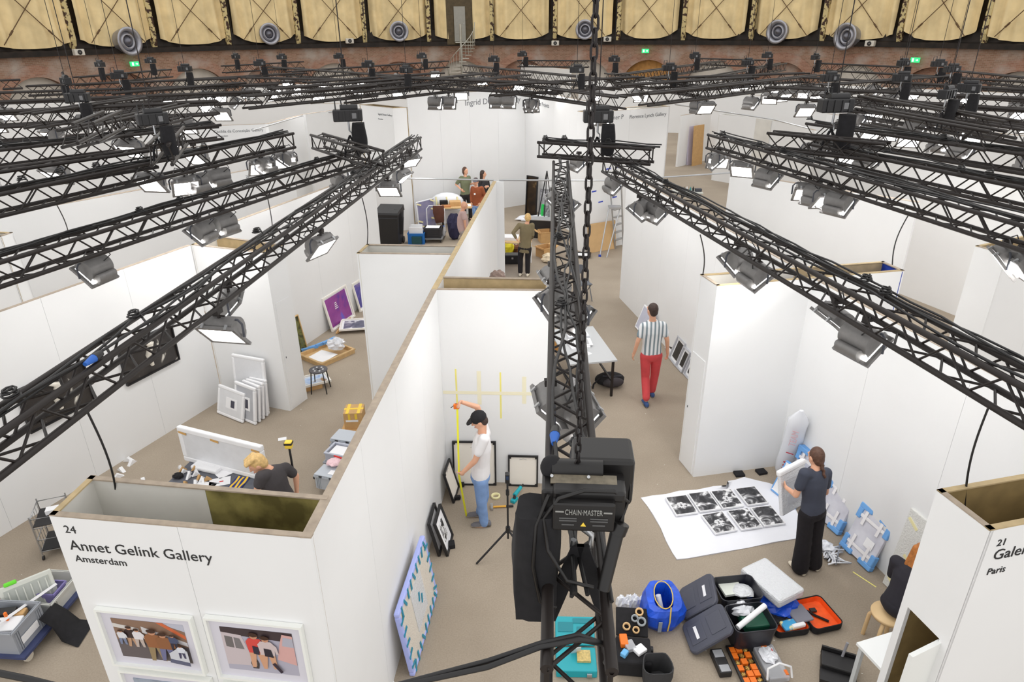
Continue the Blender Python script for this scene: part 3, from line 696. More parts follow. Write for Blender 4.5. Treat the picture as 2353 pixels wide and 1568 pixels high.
# px of the lamp, compass of the beam, tilt, phrase for where it hangs
FLOODS = {
 'the long near left truss': [((957, 372), 140, 50), ((915, 412), 110, 50), ((880, 440), 185, 48), ((735, 572), 115, 42), ((553, 708), 75, 45), ((497, 770), 190, 42)],
 'the second left truss': [((742, 420), 60, 35), ((795, 395), -30, 45), ((505, 520), -65, 50), ((452, 538), -80, 50), ((225, 628), -75, 48)],
 'the third left truss': [((655, 356), 150, 45), ((636, 352), -100, 50), ((541, 383), 150, 45), ((510, 378), -70, 50), ((387, 428), 150, 40), ((333, 442), 190, 42), ((300, 412), -60, 50), ((360, 400), -50, 50)],
 'the middle truss': [((1330, 380), 70, 50), ((1262, 470), -90, 45), ((1330, 480), 70, 50), ((1267, 655), -100, 50), ((1275, 700), -60, 40), ((1310, 730), 60, 40), ((1262, 945), -95, 45), ((1320, 960), 80, 40)],
 'the long near right truss': [((1385, 415), 75, 45), ((1480, 487), -60, 55), ((1502, 492), 70, 48), ((1685, 606), -40, 55), ((1728, 638), 80, 50), ((1900, 748), -95, 52), ((1968, 792), 70, 45)],
 'the second right truss': [((1648, 352), -170, 45), ((1690, 362), 100, 45), ((1742, 392), -150, 45), ((1843, 410), 60, 50), ((1893, 445), -165, 45), ((1925, 462), 175, 45), ((2025, 445), 60, 50), ((2085, 462), 60, 45), ((2308, 605), -70, 42), ((2352, 618), -80, 42)],
 'the third right truss': [((2052, 357), 60, 50), ((2112, 372), 180, 45), ((2190, 375), 70, 50), ((1990, 350), 175, 45)],
 'the fourth right truss': [((1960, 272), 175, 45), ((2110, 310), 170, 45), ((2240, 330), 150, 45), ((2330, 325), 60, 50)],
 'the truss before the tall far wall': [((997, 238), 20, 25), ((1027, 237), 10, 25), ((1143, 235), 5, 22), ((1197, 234), 15, 22), ((1268, 241), -15, 25), ((1284, 240), 60, 30), ((1427, 268), 10, 22), ((1613, 247), 60, 30), ((878, 225), 180, 45), ((948, 222), 175, 45)],
 'the truss right of the hanging chain': [((1450, 229), -120, 45), ((1467, 226), 180, 45), ((1640, 204), 160, 45), ((1672, 200), 170, 45), ((1717, 199), 165, 45)],
 'the rig left of the left chain hoist': [((582, 238), 175, 45), ((600, 236), 100, 45), ((625, 218), 175, 45), ((660, 214), 60, 45), ((697, 220), 160, 45), ((730, 236), 140, 40), ((485, 264), 175, 45), ((505, 262), 70, 45), ((508, 236), 150, 45)],
 'the rig right of the hanging chain': [((1775, 224), -170, 45), ((1792, 228), 160, 45), ((1838, 220), 70, 45), ((1868, 219), 60, 45), ((1885, 228), 170, 45)],
}
ZR = {'the third left truss': 4.35, 'the second right truss': 4.2, 'the third right truss': 4.3, 'the fourth right truss': 4.5, 'the truss before the tall far wall': 4.65, 'the truss right of the hanging chain': 4.65, 'the rig left of the left chain hoist': 4.6, 'the rig right of the hanging chain': 4.65}
KEYS = {'the long near left truss': ['t1'], 'the second left truss': ['t2'], 'the third left truss': ['l2', 'l3'], 'the middle truss': ['t3'], 'the long near right truss': ['t4'], 'the second right truss': ['t5'], 'the third right truss': ['t6', 'r4', 'r3'], 'the fourth right truss': ['r4', 'r5'], 'the truss before the tall far wall': ['m1', 'm2', 'm3']}
GNEAR = ('the long near left truss', 'the second left truss', 'the third left truss', 'the middle truss', 'the long near right truss', 'the second right truss', 'the truss before the tall far wall')
for where, L_ in FLOODS.items():
    for i, (p, az, ti) in enumerate(L_):
        near = where in GNEAR or 'right truss' in where
        z = ZR.get(where, TZ) - CC - .28
        flood('%s grey flood lamp from the far end of %s' % (ORD[i], where) if near else '%s grey flood lamp from the left on %s' % (ORD[i], where), G(*p, z), az, ti, light=near or i % 2 == 0, far=not near, pw=2.4 if 'tall far' in where else 1.0, keys=KEYS.get(where))
# small far lamps glinting through the rig
rf = random.Random(3)
k_ = 0
for key in ('l4', 'l5', 'l6', 'l7', 'l8', 'r5', 'r6', 'r7', 'r8', 'r9', 'm5', 'm13', 'm14', 'm16', 'm18'):
    T_, a, b, lab = TR[key]
    for j in range(4):
        p = a.lerp(b, .12 + .24*j + .05*rf.random()); p.z = FZ
        flood('%s small lamp on the %s' % (ORD[j], lab.replace(' counted from the bottom', '')), p, rf.choice([180, 170, 160, 60, 200]), 45, light=(j % 4 == 1), far=True, group='small far flood lamps')
# ------------------------------------------------------------------ chain hoists
CHAINM = mat('dark_chain', S(46, 42, 42), .4, .6)
_link = {}
def link_mesh(s_):
    if s_ not in _link:
        pts = []
        for k in range(16):
            a = 2*PI*k/16; pts.append((.011*s_*math.cos(a), 0, .019*s_*math.sin(a) + (.007*s_ if math.sin(a) > 0 else -.007*s_)))
        _link[s_] = MB().path(pts, .0048*s_, n=6, closed=True).mesh('chain_link', CHAINM)
    return _link[s_]
def bag_mesh(h=.55, w=.26, d=.2, seed=0):
    m_ = MB(); rings = []; rr = random.Random(seed)
    for j in range(10):
        t = j/9; ring_ = []
        for k in range(18):
            a = 2*PI*k/18; f = 1 + .07*math.sin(3*a + j*.6 + seed) + .05*math.sin(7*a+j*.3) + .03*math.sin(11*a+seed)
            sx = w/2*(.86 + .14*math.sin(PI*t)) ; ring_.append((sx*f*math.copysign(abs(math.cos(a))**.6, math.cos(a)), d/2*f*math.copysign(abs(math.sin(a))**.6, math.sin(a)), -h*(1-t)))
        rings.append(ring_)
    return m_.loft(rings).mesh('chain_bag', BLACKF)
def hoist(label, p, rz, z_top=9.0, near=False, s=1.0):
    """p: hook point just above the truss"""
    t = thing('chain_hoist', label, 'hoist', p, rz, 'chain hoists carrying the rig'); t.scale = (s, s, s)
    b_ = MB().box((0, 0, .42), (.50, .2, .2)).build('motor_body', BLACK, t, bevel=.02)
    for x in (-.17, -.06, .06, .17): MB().box((x, -.105, .42), (.03, .02, .17)).build('rib', BLACK, b_)
    MB().tube((-.12, 0, .54), (.18, 0, .54), .06, n=12).build('gear_cover', BLACK, t)
    MB().path([(-.2, 0, .5), (-.2, 0, .66), (-.1, 0, .68), (-.08, 0, .5)], .012).build('handle', BLACK, t)
    MB().box((.1, -.106, .42), (.1, .006, .09)).build('type_plate', mat('type_plate', S(120, 120, 122), .4, .4), t)
    MB().tube((0, 0, .32), (0, 0, .16), .018).path([(0, 0, .16), (.04, 0, .12), (.04, 0, .06), (0, 0, .03), (-.03, 0, .06)], .014).build('hook', STEEL, t)
    for sx in (-1, 1): MB().path([(0, 0, .08), (.09*sx, 0, -.12), (.125*sx, .0, -.33)], .02, n=6).build('sling', BLACKF, t)
    ob('chain_bag', bag_mesh(.5, .24, .2, int(p[0]*10) % 7), t, (.17, -.1, .3))
    MB().tube((0, 0, .55), (0, 0, (z_top - p[2])/s), .009, n=6).build('load_chain', CHAINM, t)
    return t
hoist('black chain hoist hung over the left cross truss', G(805, 322, TZ+.32), R(10))
hoist('black chain hoist hung over the middle cross truss', G(1372, 326, TZ+.32), R(0))
hoist('black chain hoist with bag over the right cross truss', G(1908, 308, 4.52), R(5))
FARH = [(362, 330), (190, 268), (2165, 262), (2215, 245), (2065, 215), (2180, 190), (2150, 175), (1870, 155), (1760, 150), (1715, 170), (1595, 150), (1535, 185), (1410, 160), (1325, 190), (1135, 160), (1200, 145), (970, 150), (935, 190), (848, 175), (780, 150), (650, 152), (600, 170), (430, 185), (350, 162), (235, 172), (545, 150), (1900, 215), (2070, 172), (160, 220), (280, 205)]
FARH.sort()
for i, (px, py) in enumerate(FARH):
    wd = ('%s far chain hoist from the left above the rig' % (ORD[i] if i < 20 else '%s' % ['twenty-first','twenty-second','twenty-third','twenty-fourth','twenty-fifth','twenty-sixth','twenty-seventh','twenty-eighth','twenty-ninth','thirtieth'][i-20]))
    hoist(wd, G(px, py, 4.74), R((i*53) % 90 - 45), z_top=10, s=.72)
# the big hoist in front
BLACK0, BLACK = BLACK, mat('hoist_black', S(22, 20, 20), .4)
p = G(1332, 1295, TZ + .02)
hp_ = p
t = thing('chain_hoist', 'large black chain hoist with white maker lettering nearest the camera', 'hoist', p, R(-4), 'chain hoists carrying the rig')
def prism_y(mb, prof, y0, y1): return mb.loft([[(x, y0, z) for x, z in prof], [(x, y1, z) for x, z in prof]], smooth=False)
HZ = .36
m_ = MB().box((0, .02, HZ), (.34, .20, .17)); fb = m_.build('motor_body', BLACK, t, bevel=.012)
MB().box((.0, -.10, HZ-.005), (.25, .06, .14)).build('front_cover', BLACK, t, bevel=.01)
MB().box((.02, -.045, HZ+.07), (.29, .1, .05)).build('cover_step', BLACK, t, bevel=.012)
MB().box((.085, .15, HZ+.03), (.26, .19, .23)).build('gear_case', BLACK, t, bevel=.02)
MB().box((-.155, .02, HZ-.02), (.03, .14, .12)).build('side_cover', BLACK, t, bevel=.008)
MB().tube((-.13, .05, HZ+.1), (.08, .05, HZ+.1), .045, n=14).build('chain_guide', BLACK, t)
MB().ell((-.13, .06, HZ+.1), (.05, .05, .055)).build('chain_collar', BLACKF, t)
for xx in (-.13, .02): MB().tube((xx, -.0, HZ+.1), (xx, -.012, HZ+.11), .007, n=8).build('bolt', STEEL, t)
MB().box((.0, -.015, HZ+.098), (.27, .05, .004), rot=Euler((R(12), 0, 0))).build('type_plate', mat('worn_plate', S(110, 102, 86), .5, var=.3, scale=30), t)
MB().path([(.13, .08, HZ+.12), (.19, .08, HZ+.12), (.2, .06, HZ+.02), (.2, .05, HZ-.06)], .006).build('handle', BLACK, t)
lg = lettering('CHAIN·MASTER', .036, t, (-.105, -.1315, HZ+.022), (PI/2, 0, 0), mat('white_logo', S(150, 150, 146), .5))
wd = max(v.co.x for v in lg.data.vertices); lg.scale = (.15/wd, 1, 1); lg.location = (-.075, -.1325, HZ+.012)
for xx in (-.096, .096): MB().box((xx, -.1315, HZ+.024), (.034, .003, .006)).build('logo_bar', MATS['white_logo'], t)
DIMT = mat('dim_print', S(84, 84, 84), .6)
for xx, zz, ww in ((-.062, -.008, .07), (-.062, -.02, .07), (-.062, -.04, .05), (.062, -.008, .07), (.062, -.02, .07), (.062, -.04, .05)): MB().box((xx, -.1312, HZ+zz), (ww, .002, .006)).build('print_line', DIMT, t)
MB().prism([(-.011, 0), (.011, 0), (0, .019)], 0, .002).build('warning_triangle', YELLOW, t, (0, -.1305, HZ-.045), (PI/2, 0, 0))
MB().tube((0, 0, HZ-.08), (0, 0, .2), .02).path([(0, 0, .2), (.045, 0, .16), (.045, 0, .1), (0, 0, .07), (-.035, 0, .1), (-.03, 0, .13)], .014).build('hook', STEEL, t)
for sx in (-1, 1):
    MB().loft([[(sx*.01-.025, -.02, .11), (sx*.01+.025, -.02, .11), (sx*.01+.025, .0, .11), (sx*.01-.025, .0, .11)],
               [(sx*.07-.035, -.03, -.1), (sx*.07+.035, -.03, -.1), (sx*.07+.035, -.01, -.1), (sx*.07-.035, -.01, -.1)],
               [(sx*.13-.03, -.05, -.3), (sx*.13+.03, -.05, -.3), (sx*.13+.03, -.03, -.3), (sx*.13-.03, -.03, -.3)]], smooth=False).build('sling', BLACKF, t)
ob('chain_bag', bag_mesh(.56, .2, .17, 3), t, (-.19, -.05, HZ-.02))
MB().tube((.14, -.1, HZ-.1), (.09, -.2, .05), .03, .026, n=12).tube((.155, -.085, HZ-.06), (.14, -.1, HZ-.1), .036, n=12).build('connector', BLACK, t)
MB().path([(.155, -.08, HZ-.05), (.18, -.06, HZ+.03), (.12, -.09, HZ+.1), (.0, -.11, HZ+.115), (-.1, -.12, HZ+.08), (-.16, -.12, HZ-.02), (-.14, -.15, HZ-.16), (-.06, -.19, HZ-.28), (.05, -.2, HZ-.3)], .008).build('control_cable', BLACK, t)
MB().path([(-.14, -.1, HZ+.08), (-.19, -.13, HZ-.05), (-.2, -.15, HZ-.25), (-.17, -.14, HZ-.45), (-.1, -.12, HZ-.5)], .008).build('power_cable', BLACK, t)
zc = .0
for i in range(66):
    ob('chain_link', link_mesh(1.0), t, (-.025, .04, HZ+.13 + i*.0415), (0, 0, (PI/2 if i % 2 else 0) + .4))
BLACK = BLACK0
# ------------------------------------------------------------------ cables
CABM = mat('cable_rubber', S(28, 27, 28), .5)
def drop(label, a, b, sag=.15, r=.008):
    a, b = Vector(a), Vector(b); pts = []
    for i in range(13):
        t_ = i/12; p = a.lerp(b, t_); p += Vector((sag*math.sin(PI*t_)*.6, -sag*math.sin(PI*t_)*.2, 0)); pts.append(p)
    return tag(MB().path(pts, r, n=6).build('hanging_cable', CABM), label, 'cable', 'cables hanging from the trusses')
drop('black cable hanging into the hollow wall numbered 24', G(200, 945, TZ-CC), G(270, 1185, 2.6), .12)
drop('black cable hanging into the hollow wall before the wheelie bin', G(832, 455, TZ-CC), G(843, 572, 2.8), .08)
drop('black cable hanging behind the long left truss', G(615, 455, TZ-CC), G(627, 560, 2.2), .05)
drop('black cable hanging on the far left wall', G(130, 470, TZ-CC), G(160, 560, 2.6), .1)
drop('black cable hanging to the hollow wall behind the man in red trousers', G(1609, 540, TZ-CC), G(1614, 637, 2.9), .06)
drop('black cable slanting to the wall with the blue board', G(2090, 490, TZ-CC), G(2050, 622, 2.9), -.1)
drop('black cable hanging into the wall numbered 21', G(2270, 940, TZ-CC), G(2216, 1170, 2.8), -.05)
def run_cables(key, label, n=3, seed=0, lump=True):
    T_, a, b, _ = TR[key]; d = (b-a); L = d.length; d.normalize(); nn = Vector((-d.y, d.x, 0)); rr = random.Random(seed)
    t = thing('cable_bundle', label, 'cable bundle', a, 0, 'cable bundles lying on the trusses')
    for k in range(n):
        y0 = rr.uniform(-.1, .1); N_ = max(8, int(L/.35)); pts = []
        for i in range(N_+1):
            s_ = L*i/N_*.96 + .1; pts.append(d*s_ + nn*(y0 + .05*math.sin(i*.7+k*2+rr.random())) + Vector((0, 0, .036 + .012*k + .01*math.sin(i*1.3+k))))
        MB().path(pts, .009 + .004*rr.random(), n=5).build('cable', CABM, t)
    if lump:
        for k in range(4):
            s_ = L*rr.random(); c_ = d*s_ + nn*rr.uniform(-.1, .1) + Vector((0, 0, .06))
            MB().path([c_ + Vector((.06*math.cos(q_*.9)*(1-.03*q_), .05*math.sin(q_*.9), .003*q_)) for q_ in range(22)], .008, n=5).build('cable_coil', CABM, t)
for i, (k, l_) in enumerate([('t1', 'long near left truss'), ('t2', 'second left truss'), ('t3', 'middle truss'), ('t4', 'long near right truss'), ('t5', 'second right truss'), ('t6', 'third right truss'), ('l2', 'third left truss'), ('c2', 'middle cross truss'), ('l4', 'fifth left truss'), ('r4', 'fourth right truss')]):
    run_cables(k, 'black cables lying along the ' + l_, 4 if i < 5 else 3, i)
# blue and black plug connectors on the trusses
BLUEP = mat('blue_connector', S(40, 100, 190), .5)
for lab, p, q_ in (('blue power connector lying on the long near left truss', (195, 838), (232, 812)), ('blue power connector on the middle truss above the big hoist', (1273, 1020), (1276, 985))):
    a, b = G(*p, TZ+.06), G(*q_, TZ+.06)
    t = thing('power_connector', lab, 'connector', a); d = b-a
    MB().tube((0, 0, 0), d*.55, .016, .03, n=10).build('plug', BLUEP, t); MB().tube(d*.55, d, .032, .024, n=10).build('socket', BLACK, t)
# cables sweeping from the middle truss to the lower left
for i, dy in enumerate((0, .05)):
    pts = [G(1385, 1480, TZ-.02), G(1330, 1460 + 10*i, TZ+.06), G(1240, 1480 + 8*i, TZ+.03), G(1120, 1520+14*i, TZ-.05), G(960, 1562 + 6*i, TZ-.12), G(820, 1600, TZ-.15), G(600, 1660, TZ-.15)]
    tag(MB().path(pts, .011, n=7).build('sweeping_cable', CABM), ['upper', 'lower'][i] + ' black cable sweeping from the middle truss to the lower left', 'cable', 'sweeping cables')
pts = [G(-60, 1535, 3.9), G(0, 1548, 3.88), G(60, 1560, 3.86), (G(140, 1580, 3.85)), G(260, 1600, 3.8)]
tag(MB().path(pts, .013, n=7).build('sweeping_cable', CABM), 'thick dark cable crossing the lower left corner', 'cable', 'sweeping cables')
# ------------------------------------------------------------------ things: helpers
def lean(name, label, cat, A, B, tilt, group=None):
    """Empty whose x runs along the foot A->B, z up the panel, y towards the wall behind (left of A->B)"""
    t = thing(name, label, cat, A, 0, group); t.rotation_euler = (-R(tilt), 0, yaw(A, B)); return t, (B-A).xy.length
def flat(name, label, cat, A, B, group=None, z=0):
    t = thing(name, label, cat, Vector((A.x, A.y, z)), yaw(A, B), group); return t, (B-A).xy.length
def art_mat(name, cols, scale=4, dist=0, thr=None):
    m = bpy.data.materials.new(name); m.use_nodes = True; nt = m.node_tree; b = nt.nodes['Principled BSDF']; b.inputs['Roughness'].default_value = .35
    tc = nt.nodes.new('ShaderNodeTexCoord'); n = nt.nodes.new('ShaderNodeTexNoise'); n.inputs['Scale'].default_value = scale; n.inputs['Detail'].default_value = 6; n.inputs['Distortion'].default_value = dist
    rp = nt.nodes.new('ShaderNodeValToRGB'); e = rp.color_ramp.elements
    while len(e) < len(cols): e.new(.5)
    for i, c in enumerate(cols): e[i].position = thr[i] if thr else .3 + .4*i/(len(cols)-1); e[i].color = (*c, 1)
    nt.links.new(tc.outputs['Object'], n.inputs['Vector']); nt.links.new(n.outputs['Fac'], rp.inputs['Fac']); nt.links.new(rp.outputs['Color'], b.inputs['Base Color'])
    return m
def frame_parts(t, w, h, fw=.03, depth=.035, fm=None, board=PAPER, inset=0, pic=None, y=0.0):
    """picture frame in the xz plane of t, facing -y"""
    m_ = MB()
    m_.box((w/2, y-depth/2, fw/2), (w, depth, fw)).box((w/2, y-depth/2, h-fw/2), (w, depth, fw))
    m_.box((fw/2, y-depth/2, h/2), (fw, depth, h-2*fw)).box((w-fw/2, y-depth/2, h/2), (fw, depth, h-2*fw))
    m_.build('frame', fm or BLACK, t)
    MB().box((w/2, y-.006, h/2), (w-2*fw, .012, h-2*fw)).build('mat_board', board, t)
    if pic:
        i = inset
        if isinstance(pic, bpy.types.Material): MB().box((w/2, y-.015, h/2), (w-2*fw-2*i, .006, h-2*fw-2*i)).build('print', pic, t)
        else: pic(t, fw+i, fw+i, w-fw-i, h-fw-i, y-.013)
def back_parts(t, w, h, fm=BLACK):
    frame_parts(t, w, h, .022, .03, fm, mat('frame_backing', S(238, 232, 222), .8))
    MB().path([(w*.5-.05, -.016, h*.86), (w*.5, -.018, h*.9), (w*.5+.05, -.016, h*.86)], .003, n=5).build('hanging_wire', STEEL, t)
    for x in (.03, w-.03):
        for z in (.03, h-.03): MB().box((x, -.032, z), (.03, .004, .03)).build('corner_plate', BLACK, t)
def wrap_box(t, w, h, d, m, rim=None, rw=.07, name='wrapped_panel'):
    MB().box((w/2, -d/2, h/2), (w-.02, d*.8, h-.02)).build(name, m, t, bevel=.008)
    if rim:
        for (c, s_) in (((w/2, -d/2, rw/2), (w, d, rw)), ((w/2, -d/2, h-rw/2), (w, d, rw)), ((rw/2, -d/2, h/2), (rw, d, h-2*rw)), ((w-rw/2, -d/2, h/2), (rw, d, h-2*rw))):
            MB().box(c, s_).build('foam_edge', rim, t, bevel=.015)
def crate(t, w, d, h, m, wall=.015, z=0, lid=False, ribs=True):
    m_ = MB()
    m_.box((w/2, d/2, z+.01), (w-.04, d-.04, .02))
    m_.build('crate_floor', m, t)
    for (c, s_) in (((w/2, wall/2, z+h/2), (w, wall, h)), ((w/2, d-wall/2, z+h/2), (w, wall, h)), ((wall/2, d/2, z+h/2), (wall, d-2*wall, h)), ((w-wall/2, d/2, z+h/2), (wall, d-2*wall, h))):
        MB().box(c, s_).build('side', m, t)
    m_ = MB(); r_ = .02
    m_.box((w/2, -.004, z+h-.012), (w+.02, r_, .024)).box((w/2, d+.004, z+h-.012), (w+.02, r_, .024)).box((-.004, d/2, z+h-.012), (r_, d, .024)).box((w+.004, d/2, z+h-.012), (r_, d, .024))
    m_.build('rim', m, t)
    if ribs:
        for k in range(3):
            for x in (.03+.025*k, w-.03-.025*k): MB().box((x, -.006, z+h*.45), (.01, .012, h*.8)).build('rib', m, t)
    if lid: MB().box((w/2, d/2, z+h+.012), (w+.01, d+.01, .024)).build('lid', m, t, bevel=.006)
def px_rect(p1, p2, p3, z=0):
    """origin p1, x towards p2, depth towards p3 -> (A, yaw, w, d)"""
    a, b, c = G(*p1, z), G(*p2, z), G(*p3, z); an = yaw(a, b); e = Vector((-math.sin(an), math.cos(an), 0))
    return a, an, (b-a).xy.length, (c-a).dot(e)
def plane_rect(pts, a, b):
    q = [plane_px(x, y, a, b) for x, y in pts]; return min(v[0] for v in q), max(v[0] for v in q), min(v[1] for v in q), max(v[1] for v in q)
def crumple(c, r_, m, t, name, seed=0, amp=.35, n=16):
    mb = MB(); rings = []; rr = random.Random(seed); o = Vector((rr.random()*9, rr.random()*9, rr.random()*9))
    for j in range(n//2+1):
        th_ = PI*j/(n//2); ring_ = []
        for k in range(n):
            a = 2*PI*k/n; d = Vector((math.sin(th_)*math.cos(a), math.sin(th_)*math.sin(a), -math.cos(th_)))
            f = 1 + amp*noise.noise(d*2.3 + o) + amp*.4*noise.noise(d*6 + o)
            ring_.append((c[0]+r_[0]*d.x*f, c[1]+r_[1]*d.y*f, max(c[2]+r_[2]*d.z*f, .002)))
        rings.append(ring_)
    return mb.loft(rings, smooth=False).build(name, m, t)
def sheet(t, w, d, z, m, name='sheet', x0=0, y0=0, rz=0): return MB().box((x0+w/2*math.cos(rz)-d/2*math.sin(rz), y0+w/2*math.sin(rz)+d/2*math.cos(rz), z), (w, d, .003), rz=rz).build(name, m, t)
GREYC = mat('grey_crate', S(158, 162, 170), .5)
GREYL = mat('light_grey_crate', S(186, 192, 200), .45)
# ------------------------------------------------------------------ pictures on the front wall numbered 24
def poly_pic(polys):
    def fn(t, x0, z0, x1, z1, y):
        for i, (nm, c, pts) in enumerate(polys):
            m = mat('print_%d_%d_%d' % c, S(*c), .4)
            MB().prism([(x0+(x1-x0)*u, z0+(z1-z0)*v) for u, v in pts], 0, .0006).build(nm, m, t, (0, y - .0007*i, 0), (PI/2, 0, 0))
    return fn
def pers(x, y, h, top, leg, hair=(60, 34, 24), skin=(196, 142, 112)):
    w_ = h*.13; oc = [(math.cos(q*PI/4), math.sin(q*PI/4)) for q in range(8)]
    return [('printed_leg', leg, [(x-w_*.95, y), (x-w_*.45, y), (x-w_*.02, y+h*.46), (x-w_*.95, y+h*.46)]), ('printed_leg', leg, [(x+w_*.5, y+h*.02), (x+w_*1.0, y+h*.02), (x+w_*.95, y+h*.46), (x, y+h*.46)]),
      ('printed_torso', top, [(x-w_*.95, y+h*.42), (x+w_*.95, y+h*.42), (x+w_*1.15, y+h*.72), (x+w_*.7, y+h*.82), (x-w_*.7, y+h*.82), (x-w_*1.15, y+h*.72)]), ('printed_arm', top, [(x+w_*.9, y+h*.76), (x+w_*1.35, y+h*.7), (x+w_*1.5, y+h*.48), (x+w_*1.15, y+h*.48)]),
      ('printed_head', skin, [(x+c*w_*.5, y+h*.88+s_*h*.075) for c, s_ in oc]), ('printed_hair', hair, [(x+c*w_*.62-.004, y+h*.925+s_*h*.06) for c, s_ in oc])]
STREET = poly_pic([('printed_sky', (188, 190, 205), [(0, 0), (1, 0), (1, 1), (0, 1)]), ('printed_street', (98, 90, 92), [(0, 0), (1, 0), (1, .42), (0, .45)]),
  ('printed_houses', (138, 110, 92), [(0, .45), (1, .42), (1, .82), (.62, 1), (0, 1)]), ('printed_roof', (206, 106, 66), [(.62, 1), (.72, 1), (1, .72), (1, .62)]), ('printed_fascia', (214, 210, 206), [(0, .78), (.36, .72), (.36, .8), (0, .88)]), ('printed_fascia', (206, 204, 206), [(.4, .7), (1, .45), (1, .55), (.4, .86)])]
  + pers(.22, .3, .55, (52, 34, 36), (190, 150, 120)) + pers(.33, .32, .5, (226, 222, 226), (190, 176, 168)) + pers(.1, .36, .4, (218, 218, 224), (120, 130, 160)) + pers(.55, .02, .85, (150, 96, 60), (150, 130, 96)) + pers(.7, .06, .76, (142, 92, 58), (110, 112, 150)) + pers(.84, .4, .4, (70, 80, 110), (40, 40, 60))
  + [('printed_car', (206, 208, 216), [(.74, .1), (1, 0), (1, .4), (.86, .44), (.74, .3)]), ('printed_grille', (92, 96, 122), [(.72, .06), (1, -.0), (1, .1), (.74, .16)])] + pers(.92, .2, .36, (216, 220, 230), (64, 62, 92)))
CARS = poly_pic([('printed_ground', (176, 174, 190), [(0, 0), (1, 0), (1, 1), (0, 1)]), ('printed_shade', (62, 50, 54), [(0, .84), (1, .78), (1, 1), (0, 1)]), ('printed_car', (200, 188, 192), [(0, .12), (.4, .14), (.42, .42), (.34, .52), (.28, .84), (0, .88)]),
  ('printed_window', (110, 106, 106), [(.04, .55), (.15, .53), (.15, .78), (.04, .8)]), ('printed_window', (122, 118, 120), [(.17, .53), (.29, .52), (.25, .76), (.17, .78)]), ('printed_tyre', (62, 54, 54), [(.36, .08), (.44, .08), (.46, .2), (.43, .34), (.37, .34), (.34, .2)]), ('printed_hubcap', (190, 178, 170), [(.385, .14), (.42, .14), (.43, .24), (.39, .26)]),
  ('printed_car', (214, 168, 164), [(.74, .36), (1, .26), (1, .94), (.86, .96), (.8, .7)]), ('printed_window', (176, 176, 190), [(.84, .7), (1, .68), (1, .88), (.87, .9)])]
  + pers(.46, .12, .84, (214, 72, 66), (210, 160, 128)) + [('printed_skirt', (40, 38, 58), [(.42, .46), (.5, .44), (.51, .62), (.42, .64)])] + pers(.62, .12, .8, (206, 190, 190), (208, 158, 126)) + [('printed_skirt', (36, 32, 46), [(.58, .44), (.7, .42), (.68, .6), (.58, .62)]), ('printed_boot', (48, 38, 56), [(.66, .26), (.76, .06), (.8, .1), (.7, .3)])])
for i, (q, pic) in enumerate([([(222, 1392), (443, 1413), (478, 1546), (262, 1520)], STREET), ([(472, 1411), (697, 1437), (724, 1568), (505, 1549)], CARS)]):
    s0, s1, z0, z1 = plane_rect([q[0], q[1]], FL, FR_)[0:2] + (plane_px(*q[3], FL, FR_)[1], plane_px(*q[0], FL, FR_)[1])
    t = thing('framed_photograph', ['white framed street photograph of people outside brick houses', 'white framed photograph of legs between a white and a pink car'][i], 'picture', on24(s0, z0, .002), a24, 'white framed photographs on the wall numbered 24')
    frame_parts(t, s1-s0, z1-z0, .02, .04, mat('white_frame', S(240, 242, 238), .45), mat('grey_passepartout', S(214, 212, 222), .8), .075, pic)
    t2 = thing('framed_photograph', ['white frame below the street photograph', 'white frame below the car photograph'][i], 'picture', on24(s0+.02, z0-.05-(z1-z0), .002), a24, 'white framed photographs on the wall numbered 24')
    frame_parts(t2, s1-s0, z1-z0, .02, .04, MATS['white_frame'], MATS['grey_passepartout'], .075, mat('blueish_print', S(150, 160, 175), .4, var=.3, scale=6))
# ------------------------------------------------------------------ left booth
WRAPW = mat('translucent_wrap', S(222, 223, 226), .3, var=.03, scale=10, spec=.6)
LABELP = mat('label_print', S(70, 70, 84), .6)
def wrapped_frame(label, A, B, tilt, h, sheet_=False, dark=False, group='wrapped frames by the storage column'):
    t, w_ = lean('wrapped_picture', label, 'wrapped frame', A, B, tilt, group)
    wrap_box(t, w_, h, .05, mat('grey_wrapped_centre', S(182, 184, 190), .35, var=.08) if dark else WRAPW, FOAMW, .055)
    if sheet_:
        MB().box((w_*.55, -.047, h*.5), (w_*.42, .003, h*.36)).build('paper_label', PAPER, t); MB().box((w_*.6, -.05, h*.5), (w_*.14, .002, h*.24)).build('label_picture', LABELP, t)
wrapped_frame('tallest bubble wrapped panel leaning by the storage column', G(549, 936), G(621, 951), 6, 1.02)
for i, (a, b) in enumerate([((580, 947), (618, 956)), ((572, 951), (610, 963)), ((563, 954), (601, 970))]):
    wrapped_frame('%s white wrapped frame leaning before the tallest wrapped panel' % ['rearmost', 'middle', 'second'][i], G(*a)-Vector((.0, 0, 0)), G(*b), 10, .66)
wrapped_frame('front white wrapped frame with grey centre and paper label', G(546, 957), G(592, 976), 10, .66, True, True)
wrapped_frame('small wrapped frame with paper label leaning on the others', G(503, 948), G(562, 972), 16, .52, True, False)
DARKART = art_mat('dark_figure_print', [S(34, 30, 30), S(58, 54, 52), S(60, 56, 54), S(220, 216, 206)], 2.2, 1.5, [.3, .55, .64, .72])
